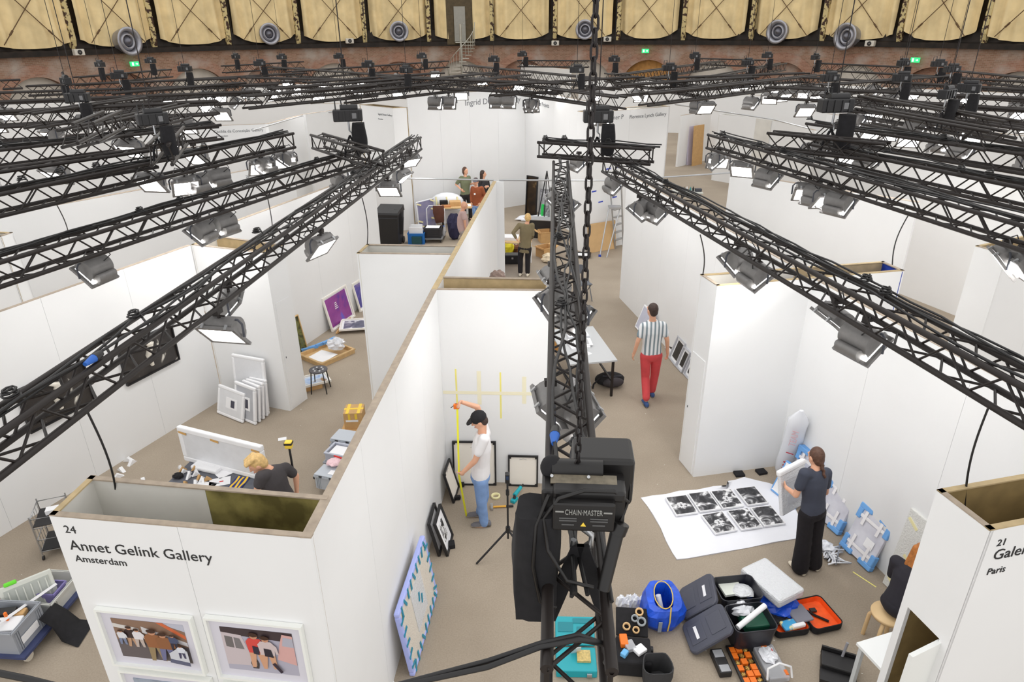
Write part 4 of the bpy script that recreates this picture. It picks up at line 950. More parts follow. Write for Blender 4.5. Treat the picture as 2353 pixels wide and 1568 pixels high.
for i, q in enumerate([[(264, 794), (393, 748), (409, 824), (290, 890)], [(26, 900), (189, 827), (215, 920), (73, 995)]]):
    vals = [plane_px(x, y, EB, EA) for x, y in q]
    s1 = (vals[0][0]+vals[3][0])/2; s0 = (vals[1][0]+vals[2][0])/2; z1 = (vals[0][1]+vals[1][1])/2; z0 = (vals[2][1]+vals[3][1])/2
    d = (EA-EB).normalized(); p = EB + d*s1 + Vector((-d.y, d.x, 0))*.004
    t = thing('dark_picture', ['dark framed picture with pale figure hanging nearer the column', 'dark framed picture with pale marks hanging nearer the left edge'][i], 'picture', Vector((p.x, p.y, z0)), yaw(EA, EB), 'dark pictures on the left wall')
    frame_parts(t, s1-s0, z1-z0, .02, .04, BLACK, DARKART)
    MB().path([((s1-s0)*.5, -.02, (z1-z0)*.2), ((s1-s0)*.47, -.02, (z1-z0)*.5), ((s1-s0)*.55, -.02, (z1-z0)*.75), ((s1-s0)*.4, -.02, (z1-z0)*.85)], [.03, .05, .06, .02], n=6).build('pale_figure', mat('pale_figure', S(222, 216, 204), .5, var=.15), t)
# work table
tb = [G(x, y, .74) for x, y in ((372, 1122), (592, 1146), (612, 1066), (446, 1052))]
t = thing('work_table', 'work table under a grey blanket behind the wall numbered 24', 'table', (tb[0].x, tb[0].y, 0))
o_ = tb[0].copy(); o_.z = 0
MB().prism([tuple((p-o_)[:2]) for p in tb], .70, .74).build('table_top', mat('grey_blanket', S(98, 100, 108), .95, var=.1, scale=20), t)
for p in tb: MB().tube((p-o_).xy.to_3d()*.94 + Vector((.02, .02, 0)), (p-o_).xy.to_3d()*.94 + Vector((.02, .02, .7)), .02).build('leg', BLACKM, t)
t, w_ = lean('wrapped_artwork', 'large white foam wrapped panel standing at the back of the work table', 'wrapped panel', G(413, 975, 1.28) - Vector((0, 0, .54)), G(606, 1022, 1.28) - Vector((0, 0, .54)), 0)
wrap_box(t, w_, .54, .07, WRAPW, FOAMW, .075)
for x in (.04, w_*.42, w_-.14): MB().box((x+.05, -.072, .46), (.13, .004, .03), rot=Euler((0, .12, 0))).build('brown_tape', mat('brown_tape', S(206, 160, 92), .5), t)
a, an, w_, d_ = px_rect((437, 1077), (496, 1090), (478, 1040), .76)
t = thing('wrapped_portfolio', 'white wrapped portfolio with dark photograph on the work table', 'package', Vector((a.x, a.y, .74)), an)
MB().box((w_/2, d_/2, .03), (w_, d_, .06)).build('package', FOAMW, t, bevel=.02); MB().box((w_*.52, d_*.52, .062), (w_*.52, d_*.62, .003)).build('paper_label', PAPER, t); MB().box((w_*.52, d_*.5, .065), (w_*.36, d_*.34, .002)).build('photo', art_mat('dark_photo', [S(30, 30, 34), S(40, 40, 46), S(225, 225, 228)], 9, 1, [.3, .55, .66]), t)
rr = random.Random(4)
for i in range(14):
    px, py = 412 + 4.7*i, rr.uniform(1078, 1112)
    p = G(px, py, .75)
    t = thing('card_corner', '%s folded cardboard corner from the left in the heap on the work table' % ORD[i], 'cardboard corner', p, rr.uniform(0, 6), 'cardboard corners on the work table')
    MB().loft([[(0, 0, 0), (.1, 0, 0), (.05, .0, .06)], [(0, .03, 0), (.1, .03, 0), (.05, .03, .06)]], smooth=False).build('folded_card', FOAMW if i % 3 else CARD, t)
for i, (px, py) in enumerate([(282, 1062), (298, 1073), (290, 1084), (284, 1091), (325, 1101)]):
    t = thing('card_corner', 'white cardboard corner on the floor, %s from the far end of the group' % ORD[i], 'cardboard corner', G(px, py), i*1.3, 'cardboard corners on the floor')
    MB().loft([[(0, 0, 0), (.16, 0, 0), (.08, .0, .07)], [(0, .05, 0), (.16, .05, 0), (.08, .05, .07)]], smooth=False).build('folded_card', FOAMW, t)
for i, (px, py, rz) in enumerate([(505, 1108, .3), (470, 1118, -.2), (520, 1085, .8)]):
    t = thing('paper_sheet', ['white printed sheet with red box on the work table', 'white sheet at the front of the work table', 'white sheet beside the portfolio'][i], 'paper', G(px, py, .745), rz)
    sheet(t, .26, .18, .002, PAPER, x0=-.13, y0=-.09)
    if i == 0: MB().box((.02, 0, .005), (.05, .02, .001)).build('red_mark', RED, t); MB().box((-.05, -.03, .005), (.1, .012, .001)).build('printed_line', INKG, t)
t = thing('striped_towel', 'yellow and blue striped towel hanging at the right of the work table', 'towel', G(548, 1112, .745), a24)
YS = stripe_mat('yellow_blue_stripes', S(240, 196, 60), S(36, 52, 120), 5.5, 'X')
MB().grid(lambda u, v: (-.09+.18*u, -.14+.28*v, .008+.01*math.sin(u*9)*math.sin(v*7)), 10, 8).build('cloth', YS, t)
t = thing('work_glove', 'crumpled black glove at the left of the work table', 'glove', G(410, 1098, .745)); crumple((0, 0, .03), (.07, .05, .035), BLACKF, t, 'glove', 5)
t = thing('laser_level', 'yellow laser level on a black pole beside the blond man', 'laser level', G(663, 1020, 1.62).xy.to_3d())
MB().tube((0, 0, .02), (0, 0, 1.56), .014).build('pole', BLACK, t); MB().tube((0, 0, 1.2), (0, 0, 1.26), .022).build('clamp', BLACK, t)
for k in range(3): MB().tube((0, 0, .35), (.3*math.cos(k*2.1), .3*math.sin(k*2.1), .01), .012).build('leg', BLACK, t)
MB().box((0, 0, 1.61), (.085, .075, .09)).build('laser_body', YELLOW, t, bevel=.012); MB().box((0, 0, 1.63), (.092, .08, .025)).build('bumper', BLACK, t)
t = thing('paper_scrap', 'white paper scrap on the carpet near the laser level', 'paper', G(648, 1010), .3); sheet(t, .13, .09, .003, PAPER, x0=-.06, y0=-.04)
# crates along the divider wall
def euro(label, p1, p2, p3, z, h, m, lid, z0=0, **k):
    a, an, w_, d_ = px_rect(p1, p2, p3, z); t = thing('euro_crate', label, 'crate', Vector((a.x, a.y, z0)), an, 'grey crates along the divider wall')
    crate(t, w_, d_, h, m, z=0, lid=lid, **k); return t, w_, d_
t, w_, d_ = euro('closed grey crate with paper labels on the black dolly', (722, 1090), (774, 1101), (743, 1067), .36, .22, GREYL, True, .12)
for x in (.1, w_-.1): MB().box((x, -.008, .215), (.05, .012, .03)).build('latch', BLACK, t)
sheet(t, .14, .1, .248, PAPER, 'paper_label', w_*.5, d_*.2)
a, an, w_, d_ = px_rect((720, 1103), (768, 1116), (745, 1073), .06)
t = thing('dolly', 'black wheeled dolly under the grey crates', 'dolly', Vector((a.x, a.y, 0)), an)
MB().box((w_/2, d_/2, .095), (w_, d_, .04)).build('deck', BLACK, t)
for x in (.05, w_-.05):
    for y in (.05, d_-.05): MB().tube((x-.015, y, .04), (x+.015, y, .04), .035, n=12).build('wheel', BLACK, t)
t, w_, d_ = euro('clear plastic tote holding white papers', (746, 1040), (797, 1050), (764, 1015), .4, .2, mat('clear_tote', S(208, 212, 226), .2, spec=.6, alpha=.75), False, .2, ribs=False)
sheet(t, w_*.8, d_*.8, .17, PAPER, 'papers', w_*.1, d_*.1)
t, w_, d_ = euro('closed light grey crate behind the clear tote', (759.6, 1008), (812, 1016), (776, 985.5), .4, .22, GREYL, True, .16)
for x in (.1, w_-.1): MB().box((x, -.008, .215), (.05, .012, .03)).build('latch', BLACK, t)
t, w_, d_ = euro('grey crate at the bottom under the clear tote', (744, 1062), (795, 1070), (768, 1030), .18, .18, GREYC, False, .0)
t, w_, d_ = euro('grey crate at the bottom behind the clear tote', (759, 1022), (808, 1030), (782, 1000), .14, .14, GREYC, False, .0)
t = thing('plastic_pouch', 'pink tinted pouch with red closure on the grey crate', 'pouch', G(770, 1066, .39), .3); crumple((0, 0, .03), (.12, .1, .04), mat('pink_pouch', S(236, 200, 206), .4), t, 'pouch', 3); MB().tube((0, .1, .07), (.14, -.03, .07), .012).build('closure', RED, t)
p = G(818, 990); t = thing('flat_carton', 'flat brown carton under the taped box', 'carton', p, .0); MB().box((0, 0, .05), (.4, .42, .1)).build('carton', CARD, t); MB().box((-.02, -.26, .015), (.36, .08, .03)).build('yellow_envelope', YELLOW, t)
t = thing('taped_box', 'brown cardboard box with yellow tape on a flat carton', 'box', p + Vector((0, .03, .1)), .05)
MB().box((0, 0, .15), (.3, .3, .3)).build('box', CARD, t)
for (c, s_) in (((0, 0, .302), (.31, .05, .004)), ((.09, 0, .303), (.05, .31, .004)), ((-.09, 0, .303), (.05, .31, .004)), ((-.06, -.152, .22), (.035, .004, .14)), ((.05, -.152, .24), (.04, .004, .1))): MB().box(c, s_).build('yellow_tape', YELLOW, t)
MB().box((-.02, -.153, .16), (.2, .003, .035)).build('paper_label', PAPER, t)
# stool and trays by the column
p = G(738, 898); t = thing('round_stool', 'round black metal stool with holes in the seat', 'stool', p)
m_ = MB(); m_.lathe([(.02, .44), (.15, .445), (.165, .44), (.165, .425), (.02, .42)], 24).build('seat', mat('stool_grey', S(78, 76, 80), .5), t)
for k in range(6): MB().tube((.085*math.cos(k*PI/3), .085*math.sin(k*PI/3), .443), (.085*math.cos(k*PI/3), .085*math.sin(k*PI/3), .447), .018, n=10).build('seat_hole', WHITE, t)
for k in range(4):
    a = PI/4 + k*PI/2; MB().path([(.11*math.cos(a), .11*math.sin(a), .425), (.15*math.cos(a), .15*math.sin(a), .41), (.2*math.cos(a), .2*math.sin(a), 0)], .011).build('leg', BLACK, t)
a, an, w_, d_ = px_rect((739.6, 844), (815.6, 809.7), (695, 818), .02)
t = thing('wooden_tray', 'shallow wooden tray frame with paper inside on the carpet', 'tray', Vector((a.x, a.y, 0)), an); crate(t, w_, d_, .1, WOOD, .03, ribs=False); sheet(t, w_*.5, d_*.6, .06, PAPER, 'wrapping_paper', .1, d_*.1, .15)
t = thing('plastic_bag', 'crumpled clear plastic bag in the wooden tray', 'plastic bag', G(775, 800, .12)); crumple((0, 0, .09), (.17, .14, .13), PLAST, t, 'bag', 8, .6)
for i in range(4):
    t = thing('foam_strip', 'blue foam strip behind the wooden tray, %s from the left' % ORD[i], 'foam strip', G(712+15*i, 803-5*i, .08), yaw(G(712, 803), G(765, 785))+.15*i-.2, 'blue foam strips')
    MB().box((0, 0, .02+.01*i), (.34, .05, .05)).build('strip', BLUEF, t)
GREENA = art_mat('dark_landscape_print', [S(30, 36, 26), S(70, 72, 36), S(120, 120, 60), S(40, 60, 90)], 6, 1)
t, w_ = lean('leaning_picture', 'dark landscape picture leaning beside the column', 'picture', G(660, 836), G(706, 803), 9); frame_parts(t, w_, .78, .02, .03, WOOD, GREENA)
PURP = art_mat('purple_print', [S(90, 50, 150), S(140, 60, 140), S(150, 70, 150), S(110, 90, 190)], 3, .8)
a, b = G(762, 764), G(814, 727)
t, w_ = lean('leaning_picture', 'white framed purple picture leaning on the wall', 'picture', a, b, 12); frame_parts(t, w_, .78, .035, .04, mat('cream_frame', S(240, 236, 228), .5), FOAMW, .04, PURP)
for k in range(4): MB().box((w_*.42, -.024, .42+.04*k), (.13-.02*k, .003, .016)).build('white_stripe', PAPER, t)
t, w_ = lean('leaning_picture', 'white framed blue picture partly hidden by the white wall', 'picture', G(826, 718), G(862, 692), 12); frame_parts(t, w_, .7, .035, .04, MATS['cream_frame'], FOAMW, .04, art_mat('blue_print', [S(50, 60, 140), S(90, 80, 160), S(160, 140, 170)], 4, 1))
a, an, w_, d_ = px_rect((779, 762), (838, 772), (833, 726), .04); w_ = .62
t = thing('lying_picture', 'white framed picture lying on brown carton on the carpet', 'picture', Vector((a.x, a.y, .05)), an); t.rotation_euler = (R(-90), 0, an); t.location.z = .08
t.location = G(779, 762, .08); frame_parts(t, .85, .6, .035, .04, MATS['cream_frame'], FOAMW, .05, art_mat('grey_flower_print', [S(60, 64, 90), S(110, 110, 130), S(230, 230, 235)], 6, 1)); t.rotation_euler = (R(-90), 0, R(8))
t = thing('brown_wrapper', 'brown paper wrapper along the foot of the purple picture', 'wrapping paper', G(790, 752), yaw(a, b)); crumple((0, 0, .03), (.45, .06, .04), CARD, t, 'paper', 2, .3)
t = thing('lying_picture', 'blue and brown picture lying on a carton behind the stool', 'picture', G(700, 893, .1)); t.rotation_euler = (R(-90), 0, R(30)); frame_parts(t, .5, .42, .025, .04, MATS['cream_frame'], FOAMW, .03, art_mat('sea_print', [S(120, 160, 215), S(200, 215, 235), S(150, 110, 60)], 4, 1))
t = thing('brown_box', 'open brown box under the picture behind the stool', 'box', G(715, 895), .5); MB().box((0, .12, .04), (.4, .36, .08)).build('box', CARD, t)
# column storage door outline
d = (FC_-FB).normalized(); an = yaw(FB, FC_); t = tag(ob('door_3', None, None, FB + d*.06 + Vector((math.sin(an), -math.cos(an), 0))*.004, (0, 0, an)), 'flush white storage door in the narrow end of the column', 'door', kind='structure')
MB().box((.17, 0, 1.02), (.34, .008, 1.95)).build('door_leaf', WHITE, t); MB().box((.04, -.006, 1.0), (.012, .006, .03)).build('key_hole', GREYD, t)
# wire trolley
p = G(128, 1262); t = thing('wire_trolley', 'wire mesh trolley at the corner of the wall numbered 24', 'trolley', p + Vector((.05, .05, 0)), a24+.5)
for z in (.12, .3, .48, .62):
    MB().path([(-.16, -.2, z), (.16, -.2, z), (.16, .2, z), (-.16, .2, z)], .008, closed=True).build('shelf_rim', STEEL, t)
for x in (-.16, .16):
    for y in (-.2, .2):
        MB().tube((x, y, .06), (x, y, .66), .009).build('upright', STEEL, t); MB().tube((x-.01, y, .03), (x+.01, y, .03), .03, n=12).build('wheel', BLACK, t)
for k in range(5): MB().tube((-.16, -.16+.08*k, .12), (-.16, -.16+.08*k, .62), .003, n=4).build('wire', STEEL, t)
MB().box((0, 0, .13), (.31, .39, .008)).build('shelf', BLACK, t); MB().box((0, 0, .5), (.31, .39, .008)).build('shelf', BLACK, t); MB().box((.02, .05, .54), (.14, .1, .06)).build('white_box', FOAMW, t)
# dolly with crates, lower left
NAVY = mat('navy_board', S(62, 70, 108), .6, var=.1)
p = G(63, 1524); d_an = yaw(G(63, 1524), G(168, 1398))
t = thing('furniture_dolly', 'navy furniture dolly carrying grey crates at the lower left', 'dolly', p, d_an)
MB().box((.5, .22, .13), (1.12, .56, .03)).build('deck', NAVY, t)
for x in (.04, .98):
    for y in (.0, .42): MB().tube((x, y-.015, .055), (x, y+.015, .055), .055, n=14).build('wheel', mat('wheel_cream', S(214, 206, 190), .6), t)
D_ = Matrix.Translation(p) @ Matrix.Rotation(d_an, 4, 'Z')
q = D_ @ Vector((-.02, .02, .146)); t = thing('tool_crate', 'grey stacking crate full of tools in front on the navy dolly', 'crate', q, d_an, 'crates on the navy dolly'); crate(t, .42, .6, .3, GREYC)
MB().box((.19, -.012, .12), (.24, .003, .09)).build('paper_label', PAPER, t)
for nm, c, s_, m in (('orange_handle', (.2, .2, .3), (.03, .03, .14), ORANGE), ('white_tray', (.14, .25, .24), (.2, .4, .05), PAPER), ('black_tool', (.3, .3, .25), (.1, .2, .08), BLACK), ('tape_roll', (.32, .15, .24), (.1, .1, .06), CARD)):
    b_ = tag(MB().box((0, 0, 0), s_).build(nm, m, None, D_ @ (Vector((-.02, .02, .146)) + Vector(c)), (0, 0, d_an+.2), bevel=.01), {'orange_handle': 'orange tool handle standing in the front grey crate', 'white_tray': 'flat white tray lying in the front grey crate', 'black_tool': 'black power tool lying in the front grey crate', 'tape_roll': 'brown tape roll lying in the front grey crate'}[nm], 'tool')
q = D_ @ Vector((.5, .0, .146)); t = thing('tool_crate', 'light grey low crate with yellow clamps at the back of the navy dolly', 'crate', q, d_an, 'crates on the navy dolly'); crate(t, .5, .36, .17, mat('pale_crate', S(206, 206, 200), .5))
t = thing('plastic_box', 'violet tinted clear box in the low pale crate', 'box', D_ @ Vector((.62, .05, .2)), d_an); crate(t, .2, .2, .14, mat('violet_clear', S(150, 140, 200), .2, alpha=.7), .006, ribs=False)
t = thing('teal_pouch', 'dark teal tool pouch between the crates', 'pouch', D_ @ Vector((.42, .35, .17)), d_an); crumple((0, 0, .1), (.12, .1, .1), mat('dark_teal', S(44, 84, 98), .7), t, 'pouch', 11, .2)
t = thing('open_toolcase', 'open pale toolcase lid with green latch behind the crates', 'case', G(22, 1432, .15), d_an); t.rotation_euler = (R(-22), 0, yaw(G(22, 1432), G(92, 1402)))
MB().box((.25, 0, .2), (.5, .04, .4)).build('case_lid', mat('pale_case', S(214, 216, 208), .5), t, bevel=.01); MB().box((.25, -.025, .2), (.42, .012, .3)).build('lid_recess', mat('pale_case_dark', S(180, 184, 178), .5), t); MB().box((.12, 0, .41), (.12, .06, .04)).build('latch', mat('green_latch', S(110, 225, 50), .5), t, bevel=.012)
for k in range(6): MB().box((.08+.07*k, -.035, .2), (.012, .012, .26)).build('rib', MATS['pale_case'], t)
t = thing('white_rail', 'long white aluminium rail lying across the crates', 'rail', D_ @ Vector((-.3, .3, .52)), 0); e_ = (D_ @ Vector((.75, .1, .36))) - t.location
MB().tube((0, 0, 0), e_, .02, n=4).build('rail', FOAMW, t); MB().path([e_*.22 + Vector((0, 0, .02)), e_*.24 + Vector((0, 0, .06)), e_*.36 + Vector((0, 0, .06)), e_*.38 + Vector((0, 0, .02))], .01).build('grip', BLACK, t)
t = thing('black_cloth', 'black cloth bag hanging over the dolly edge to the floor', 'bag', D_ @ Vector((.42, -.16, 0)), d_an); MB().loft([[(-.12, .14, .3), (.12, .14, .3), (.12, .16, .3), (-.12, .16, .3)], [(-.13, .0, .2), (.11, .02, .22), (.11, .05, .22), (-.13, .03, .2)], [(-.16, -.1, .03), (.14, -.06, .04), (.14, -.02, .04), (-.16, -.05, .03)], [(-.2, -.26, .01), (.16, -.22, .01), (.16, -.2, .004), (-.2, -.24, .004)]]).build('cloth', BLACKF, t)
# ------------------------------------------------------------------ middle booth
t, w_ = lean('framed_picture', 'large black frame seen from behind, leaning beneath the tape marks', 'picture frame', G(1043, 1113), G(1141, 1114), 4, 'black frames in the middle booth'); back_parts(t, w_, .72)
t, w_ = lean('framed_picture', 'smaller black frame seen from behind, leaning right of the laser tripod', 'picture frame', G(1168, 1115), G(1236, 1117), 5, 'black frames in the middle booth'); back_parts(t, w_, .5)
t, w_ = lean('framed_picture', 'black frame with blank backing leaning on the divider wall', 'picture frame', G(1040, 1158), G(1052, 1119), 14, 'black frames in the middle booth'); back_parts(t, w_, .5)
for k in (0, 1): MB().box((.1 + .3*k, -.06, .02), (.05, .08, .05)).build('foam_foot', BLACKF, t)
BWART = art_mat('black_white_print', [S(30, 30, 32), S(90, 90, 92), S(235, 235, 236), S(240, 240, 240)], 14, .5, [.35, .48, .53, .8])
t, w_ = lean('framed_picture', 'black framed black and white print leaning in front of another frame', 'picture frame', G(1025, 1280), G(1037, 1230), 16, 'black frames in the middle booth'); frame_parts(t, w_, .52, .025, .035, BLACK, PAPER, .1, BWART)
t, w_ = lean('framed_picture', 'black frame edge behind the black and white print', 'picture frame', G(1006, 1280), G(1018, 1228), 12, 'black frames in the middle booth'); frame_parts(t, w_, .52, .025, .035, BLACK, PAPER)
t = thing('foam_block', 'black foam block at the foot of the black and white print', 'foam block', G(1038, 1256), .2); MB().box((0, 0, .03), (.08, .1, .06)).build('block', BLACKF, t)
LILAC = mat('lilac_foam', S(172, 182, 240), .7); TEALT = mat('teal_tape', S(30, 140, 168), .5)
t, w_ = lean('wrapped_artwork', 'large artwork wrapped in lilac foam edges and teal tape', 'wrapped picture', G(941, 1556), G(995, 1362), 7); h_ = .86
wrap_box(t, w_, h_, .06, mat('cream_bubble', S(228, 220, 208), .3, bump=.5, scale=60, var=.05), LILAC, .05)
MB().box((w_*.5, -.058, h_*.55), (w_*.35, .006, h_*.6)).build('bubble_sheet', BUBBLE, t)
for i in range(9):
    u = .08 + .84*i/8
    for zz, rt in ((.06, 0), (h_-.06, 0)): MB().box((w_*u, -.062, zz), (.03, .006, .12), rot=Euler((0, rf.uniform(-.5, .5), 0))).build('tape_strip', TEALT, t)
for i in range(5):
    u = .15 + .7*i/4
    for xx in (.05, w_-.05): MB().box((xx, -.062, h_*u), (.12, .006, .03), rot=Euler((0, rf.uniform(-.5, .5), 0))).build('tape_strip', TEALT, t)
for xx, zz in ((.5, .6), (.56, .5)): MB().box((w_*xx, -.066, h_*zz), (.03, .006, .1), rot=Euler((0, .4, 0))).build('tape_strip', TEALT, t)
t, w_ = lean('white_card', 'white pointed card leaning at the foot of the divider wall', 'card', G(868, 1600), G(905, 1566), 10); MB().prism([(0, 0), (w_, 0), (w_*.4, .28)], 0, .01).build('card', PAPER, t, (0, 0, 0), (PI/2, 0, 0))
p = G(1168, 1278); t = thing('laser_tripod', 'black laser level on a slim tripod in the middle booth', 'tripod', p)
MB().tube((0, 0, .28), (0, 0, 1.13), .012).build('column', BLACK, t); MB().tube((0, 0, .38), (0, 0, .46), .03, n=10).build('hub', BLACK, t); MB().tube((0, 0, .95), (0, 0, 1.02), .022).build('knob', BLACK, t)
for a in (R(200), R(-35), R(75)): MB().tube((0, 0, .42), (.42*math.cos(a), .42*math.sin(a), .01), .013).build('leg', BLACK, t)
MB().box((0, 0, 1.2), (.055, .07, .13)).build('laser_body', BLACK, t, bevel=.01); MB().box((0, -.037, 1.22), (.03, .004, .05)).build('window', mat('dark_blue_glass', S(40, 60, 90), .1), t)
t = thing('tape_roll', 'pale yellow tape roll lying by the man in the cap', 'tape roll', G(1139, 1143)); MB().lathe([(.045, 0), (.065, 0), (.065, .035), (.045, .035), (.045, 0)], 24).build('roll', PALETAPE, t)
t = thing('cordless_drill', 'teal cordless drill lying behind the laser tripod', 'drill', G(1184, 1150), R(60)); MB().tube((-.02, 0, .1), (.16, 0, .12), .03, .026, n=12).build('drill_body', TEAL, t); MB().tube((.16, 0, .12), (.23, 0, .128), .02, .008, n=10).build('chuck', BLACK, t); MB().tube((0, 0, .1), (-.03, 0, .05), .022).build('grip', BLACK, t); MB().box((-.03, 0, .025), (.11, .07, .05)).build('battery', TEAL, t, bevel=.008)
a, b = G(1130, 1168), G(1172, 1166); t = thing('claw_hammer', 'hammer with yellow handle lying on the carpet', 'hammer', a, yaw(a, b)); MB().tube((.02, 0, .02), (.2, 0, .02), .014, n=8).build('handle', mat('hammer_yellow', S(232, 172, 60), .5), t); MB().tube((.2, 0, .02), (.3, 0, .02), .016, n=8).build('grip', BLACK, t); MB().box((0, 0, .022), (.035, .12, .035)).build('head', STEEL, t)
BA_, BB_ = Vector(hb[0]), Vector(hb[1]); ban = yaw(BA_, BB_); bdir = (BB_-BA_).normalized()
YT = mat('yellow_tape_mark', S(240, 230, 130), .7); CT = mat('cream_tape_mark', S(238, 232, 204), .7)
for i, (x0, y0_, x1, y1_, ww, m) in enumerate([(1046, 848, 1053, 962, .022, YT), (1098, 853, 1104, 930, .055, CT), (1150, 856, 1151, 962, .022, YT), (1203, 866, 1206, 928, .055, CT)]):
    s0, z1 = plane_px(x0, y0_, BA_, BB_); s1, z0 = plane_px(x1, y1_, BA_, BB_); p = BA_ + bdir*((s0+s1)/2) + Vector((math.sin(ban), -math.cos(ban), 0))*.002
    tag(MB().box((0, 0, 0), (ww, .002, z1-z0)).build('tape_mark', m, None, (p.x, p.y, (z0+z1)/2), (0, 0, ban)), '%s upright tape mark from the left on the wall behind the man in the cap' % ORD[i], 'tape', 'tape marks on the wall')
s0, z0 = plane_px(1018, 898, BA_, BB_); s1, z1 = plane_px(1228, 909, BA_, BB_); p = BA_ + bdir*((s0+s1)/2) + Vector((math.sin(ban), -math.cos(ban), 0))*.003
tag(MB().box((0, 0, 0), (s1-s0, .002, .05)).build('tape_mark', CT, None, (p.x, p.y, (z0+z1)/2), (0, 0, ban)), 'level cream tape strip across the wall behind the man in the cap', 'tape', 'tape marks on the wall')
# ------------------------------------------------------------------ right booth
from mathutils.geometry import tessellate_polygon
SHEETM = mat('white_bedsheet', S(236, 237, 243), .9, var=.015, scale=4)
outline = [(1472, 1145), (1500, 1141), (1530, 1137), (1560, 1131), (1600, 1127), (1640, 1120), (1676, 1116), (1672, 1108), (1690, 1104), (1710, 1099), (1740, 1106), (1768, 1113), (1790, 1122), (1808, 1138), (1825, 1165), (1840, 1200), (1845, 1237), (1780, 1248), (1720, 1260), (1640, 1275), (1580, 1285), (1555, 1288), (1545, 1272), (1530, 1245), (1518, 1215), (1500, 1185), (1488, 1165)]
op = [G(x, y) for x, y in outline]; o_ = op[0].copy()
t = thing('bedsheet', 'white cloth sheet spread on the floor under seven prints', 'sheet', o_)
loc_ = [(p-o_).xy for p in op]; cen = sum(loc_, Vector((0, 0)))/len(loc_); rings = []
for f in (0, .25, .5, .75, .92, 1.0):
    rings.append([Vector(((cen + (p-cen)*max(f, .001)).x, (cen + (p-cen)*max(f, .001)).y, .006 + .012*abs(noise.noise(Vector((p.x*3*f, p.y*3*f, 2)))) + (.01*(i % 2) if f > .95 else 0))) for i, p in enumerate(loc_)])
MB().loft(rings, caps=False).build('cloth', SHEETM, t)
MB().loft([[p + Vector((0, 0, -.004)) for p in rings[-1]], [Vector((p.x, p.y, .001)) for p in rings[-1]]], caps=False).build('hem', SHEETM, t)
PR = [[(420, 325), (680, 295), (830, 515), (560, 550)], [(745, 270), (1010, 250), (1140, 465), (880, 500)], [(1045, 240), (1300, 210), (1450, 425), (1190, 460)], [(1370, 205), (1620, 178), (1780, 380), (1525, 415)], [(940, 555), (1195, 520), (1360, 750), (1090, 800)], [(1265, 505), (1525, 475), (1700, 705), (1440, 745)], [(1580, 465), (1835, 430), (2010, 660), (1750, 695)]]
names = ['first from the left in the back row', 'second from the left in the back row', 'third from the left in the back row', 'rightmost in the back row', 'leftmost in the front row', 'middle one in the front row', 'rightmost in the front row']
for i, q in enumerate(PR):
    c = [G(1460+x/5.8825, 1090+y/5.8825, .04) for x, y in q]; o_ = c[3].copy(); an = yaw(c[3], c[2]); w_ = (c[2]-c[3]).length; h_ = (c[0]-c[3]).dot(Vector((-math.sin(an), math.cos(an), 0)))
    t = thing('mounted_print', 'black and white mounted print on the sheet, ' + names[i], 'print', Vector((o_.x, o_.y, .022)), an, 'mounted prints on the white sheet')
    MB().box((w_/2, h_/2, .012), (w_+.03, h_+.03, .024)).build('mount', FOAMW, t)
    cols = [S(36, 36, 40), S(70, 70, 74), S(150, 150, 152), S(240, 240, 242)]
    MB().box((w_/2, h_/2, .026), (w_, h_, .003)).build('print', art_mat('bw_photo_%s' % 'abcdefg'[i], cols, 5 + i % 3*1.5, .6 + .2*i, [.38, .47, .53, .6]), t)
    if i in (0, 2, 4): MB().prism([(w_*(.5+.26*math.cos(a*.7)), h_*(.45+.2*math.sin(a*.7))) for a in range(9)], .0277, .0283).build('pale_blob', mat('pale_print', S(226, 226, 228), .4, col2=S(90, 90, 94), scale=30, thr=(.5, .56)), t)
for i, (px, py) in enumerate([(1698, 1092), (1749, 1087)]):
    t = thing('foam_pad', ['plain', 'patterned'][i] + ' black square foam pad behind the white sheet', 'foam pad', G(px, py), .15*i+.1, 'black foam pads'); MB().box((0, 0, .02), (.14, .12, .04)).build('pad', BLACKF, t, bevel=.006)
WT = mat('white_printed_tape', S(238, 236, 238), .5)
def blue_wrap(label, A, B, h, tilt=18, tape=True, d=.06, sheet_=False):
    t, w_ = lean('blue_cornered_picture', label, 'wrapped picture', A, B, tilt, 'pictures wrapped with blue foam corners')
    MB().box((w_/2, -d/2, h/2), (w_-.03, d*.7, h-.03)).build('wrapped_picture', mat('misty_wrap', S(196, 196, 208), .2, col2=S(224, 224, 232), scale=4, spec=.7), t, bevel=.006)
    for x, sx in ((0, 1), (w_, -1)):
        for z, sz in ((0, 1), (h, -1)):
            m_ = MB(); m_.box((x+sx*.09, -d/2, z+sz*.03), (.2, d+.02, .07)).box((x+sx*.03, -d/2, z+sz*.13), (.07, d+.02, .14)); m_.build('foam_corner', BLUEF, t, bevel=.012)
    if tape:
        for z in (.14, h-.14): MB().box((w_/2, -d-.002, z), (w_-.02, .006, .04)).build('tape', WT, t)
        for x in (.13, w_-.13): MB().box((x, -d-.006, h*.22), (.04, .006, h*.36)).build('tape', WT, t); MB().box((x, -d-.006, h*.8), (.04, .006, h*.34)).build('tape', WT, t)
    if sheet_: MB().box((w_*.68, -d-.002, h*.42), (.13, .004, .12)).build('paper_label', PAPER, t)
    return t, w_
blue_wrap('blue cornered wrapped picture with square label nearest the camera', G(1937, 1252), G(2003, 1314), .66, 18, True, .06, True)
blue_wrap('blue cornered wrapped picture half hidden by the woman', G(1876, 1182), G(1931, 1230), .66)
blue_wrap('blue cornered wrapped pictures behind the head of the woman', G(1818, 1118), G(1866, 1160), .7, 10, True, .12)
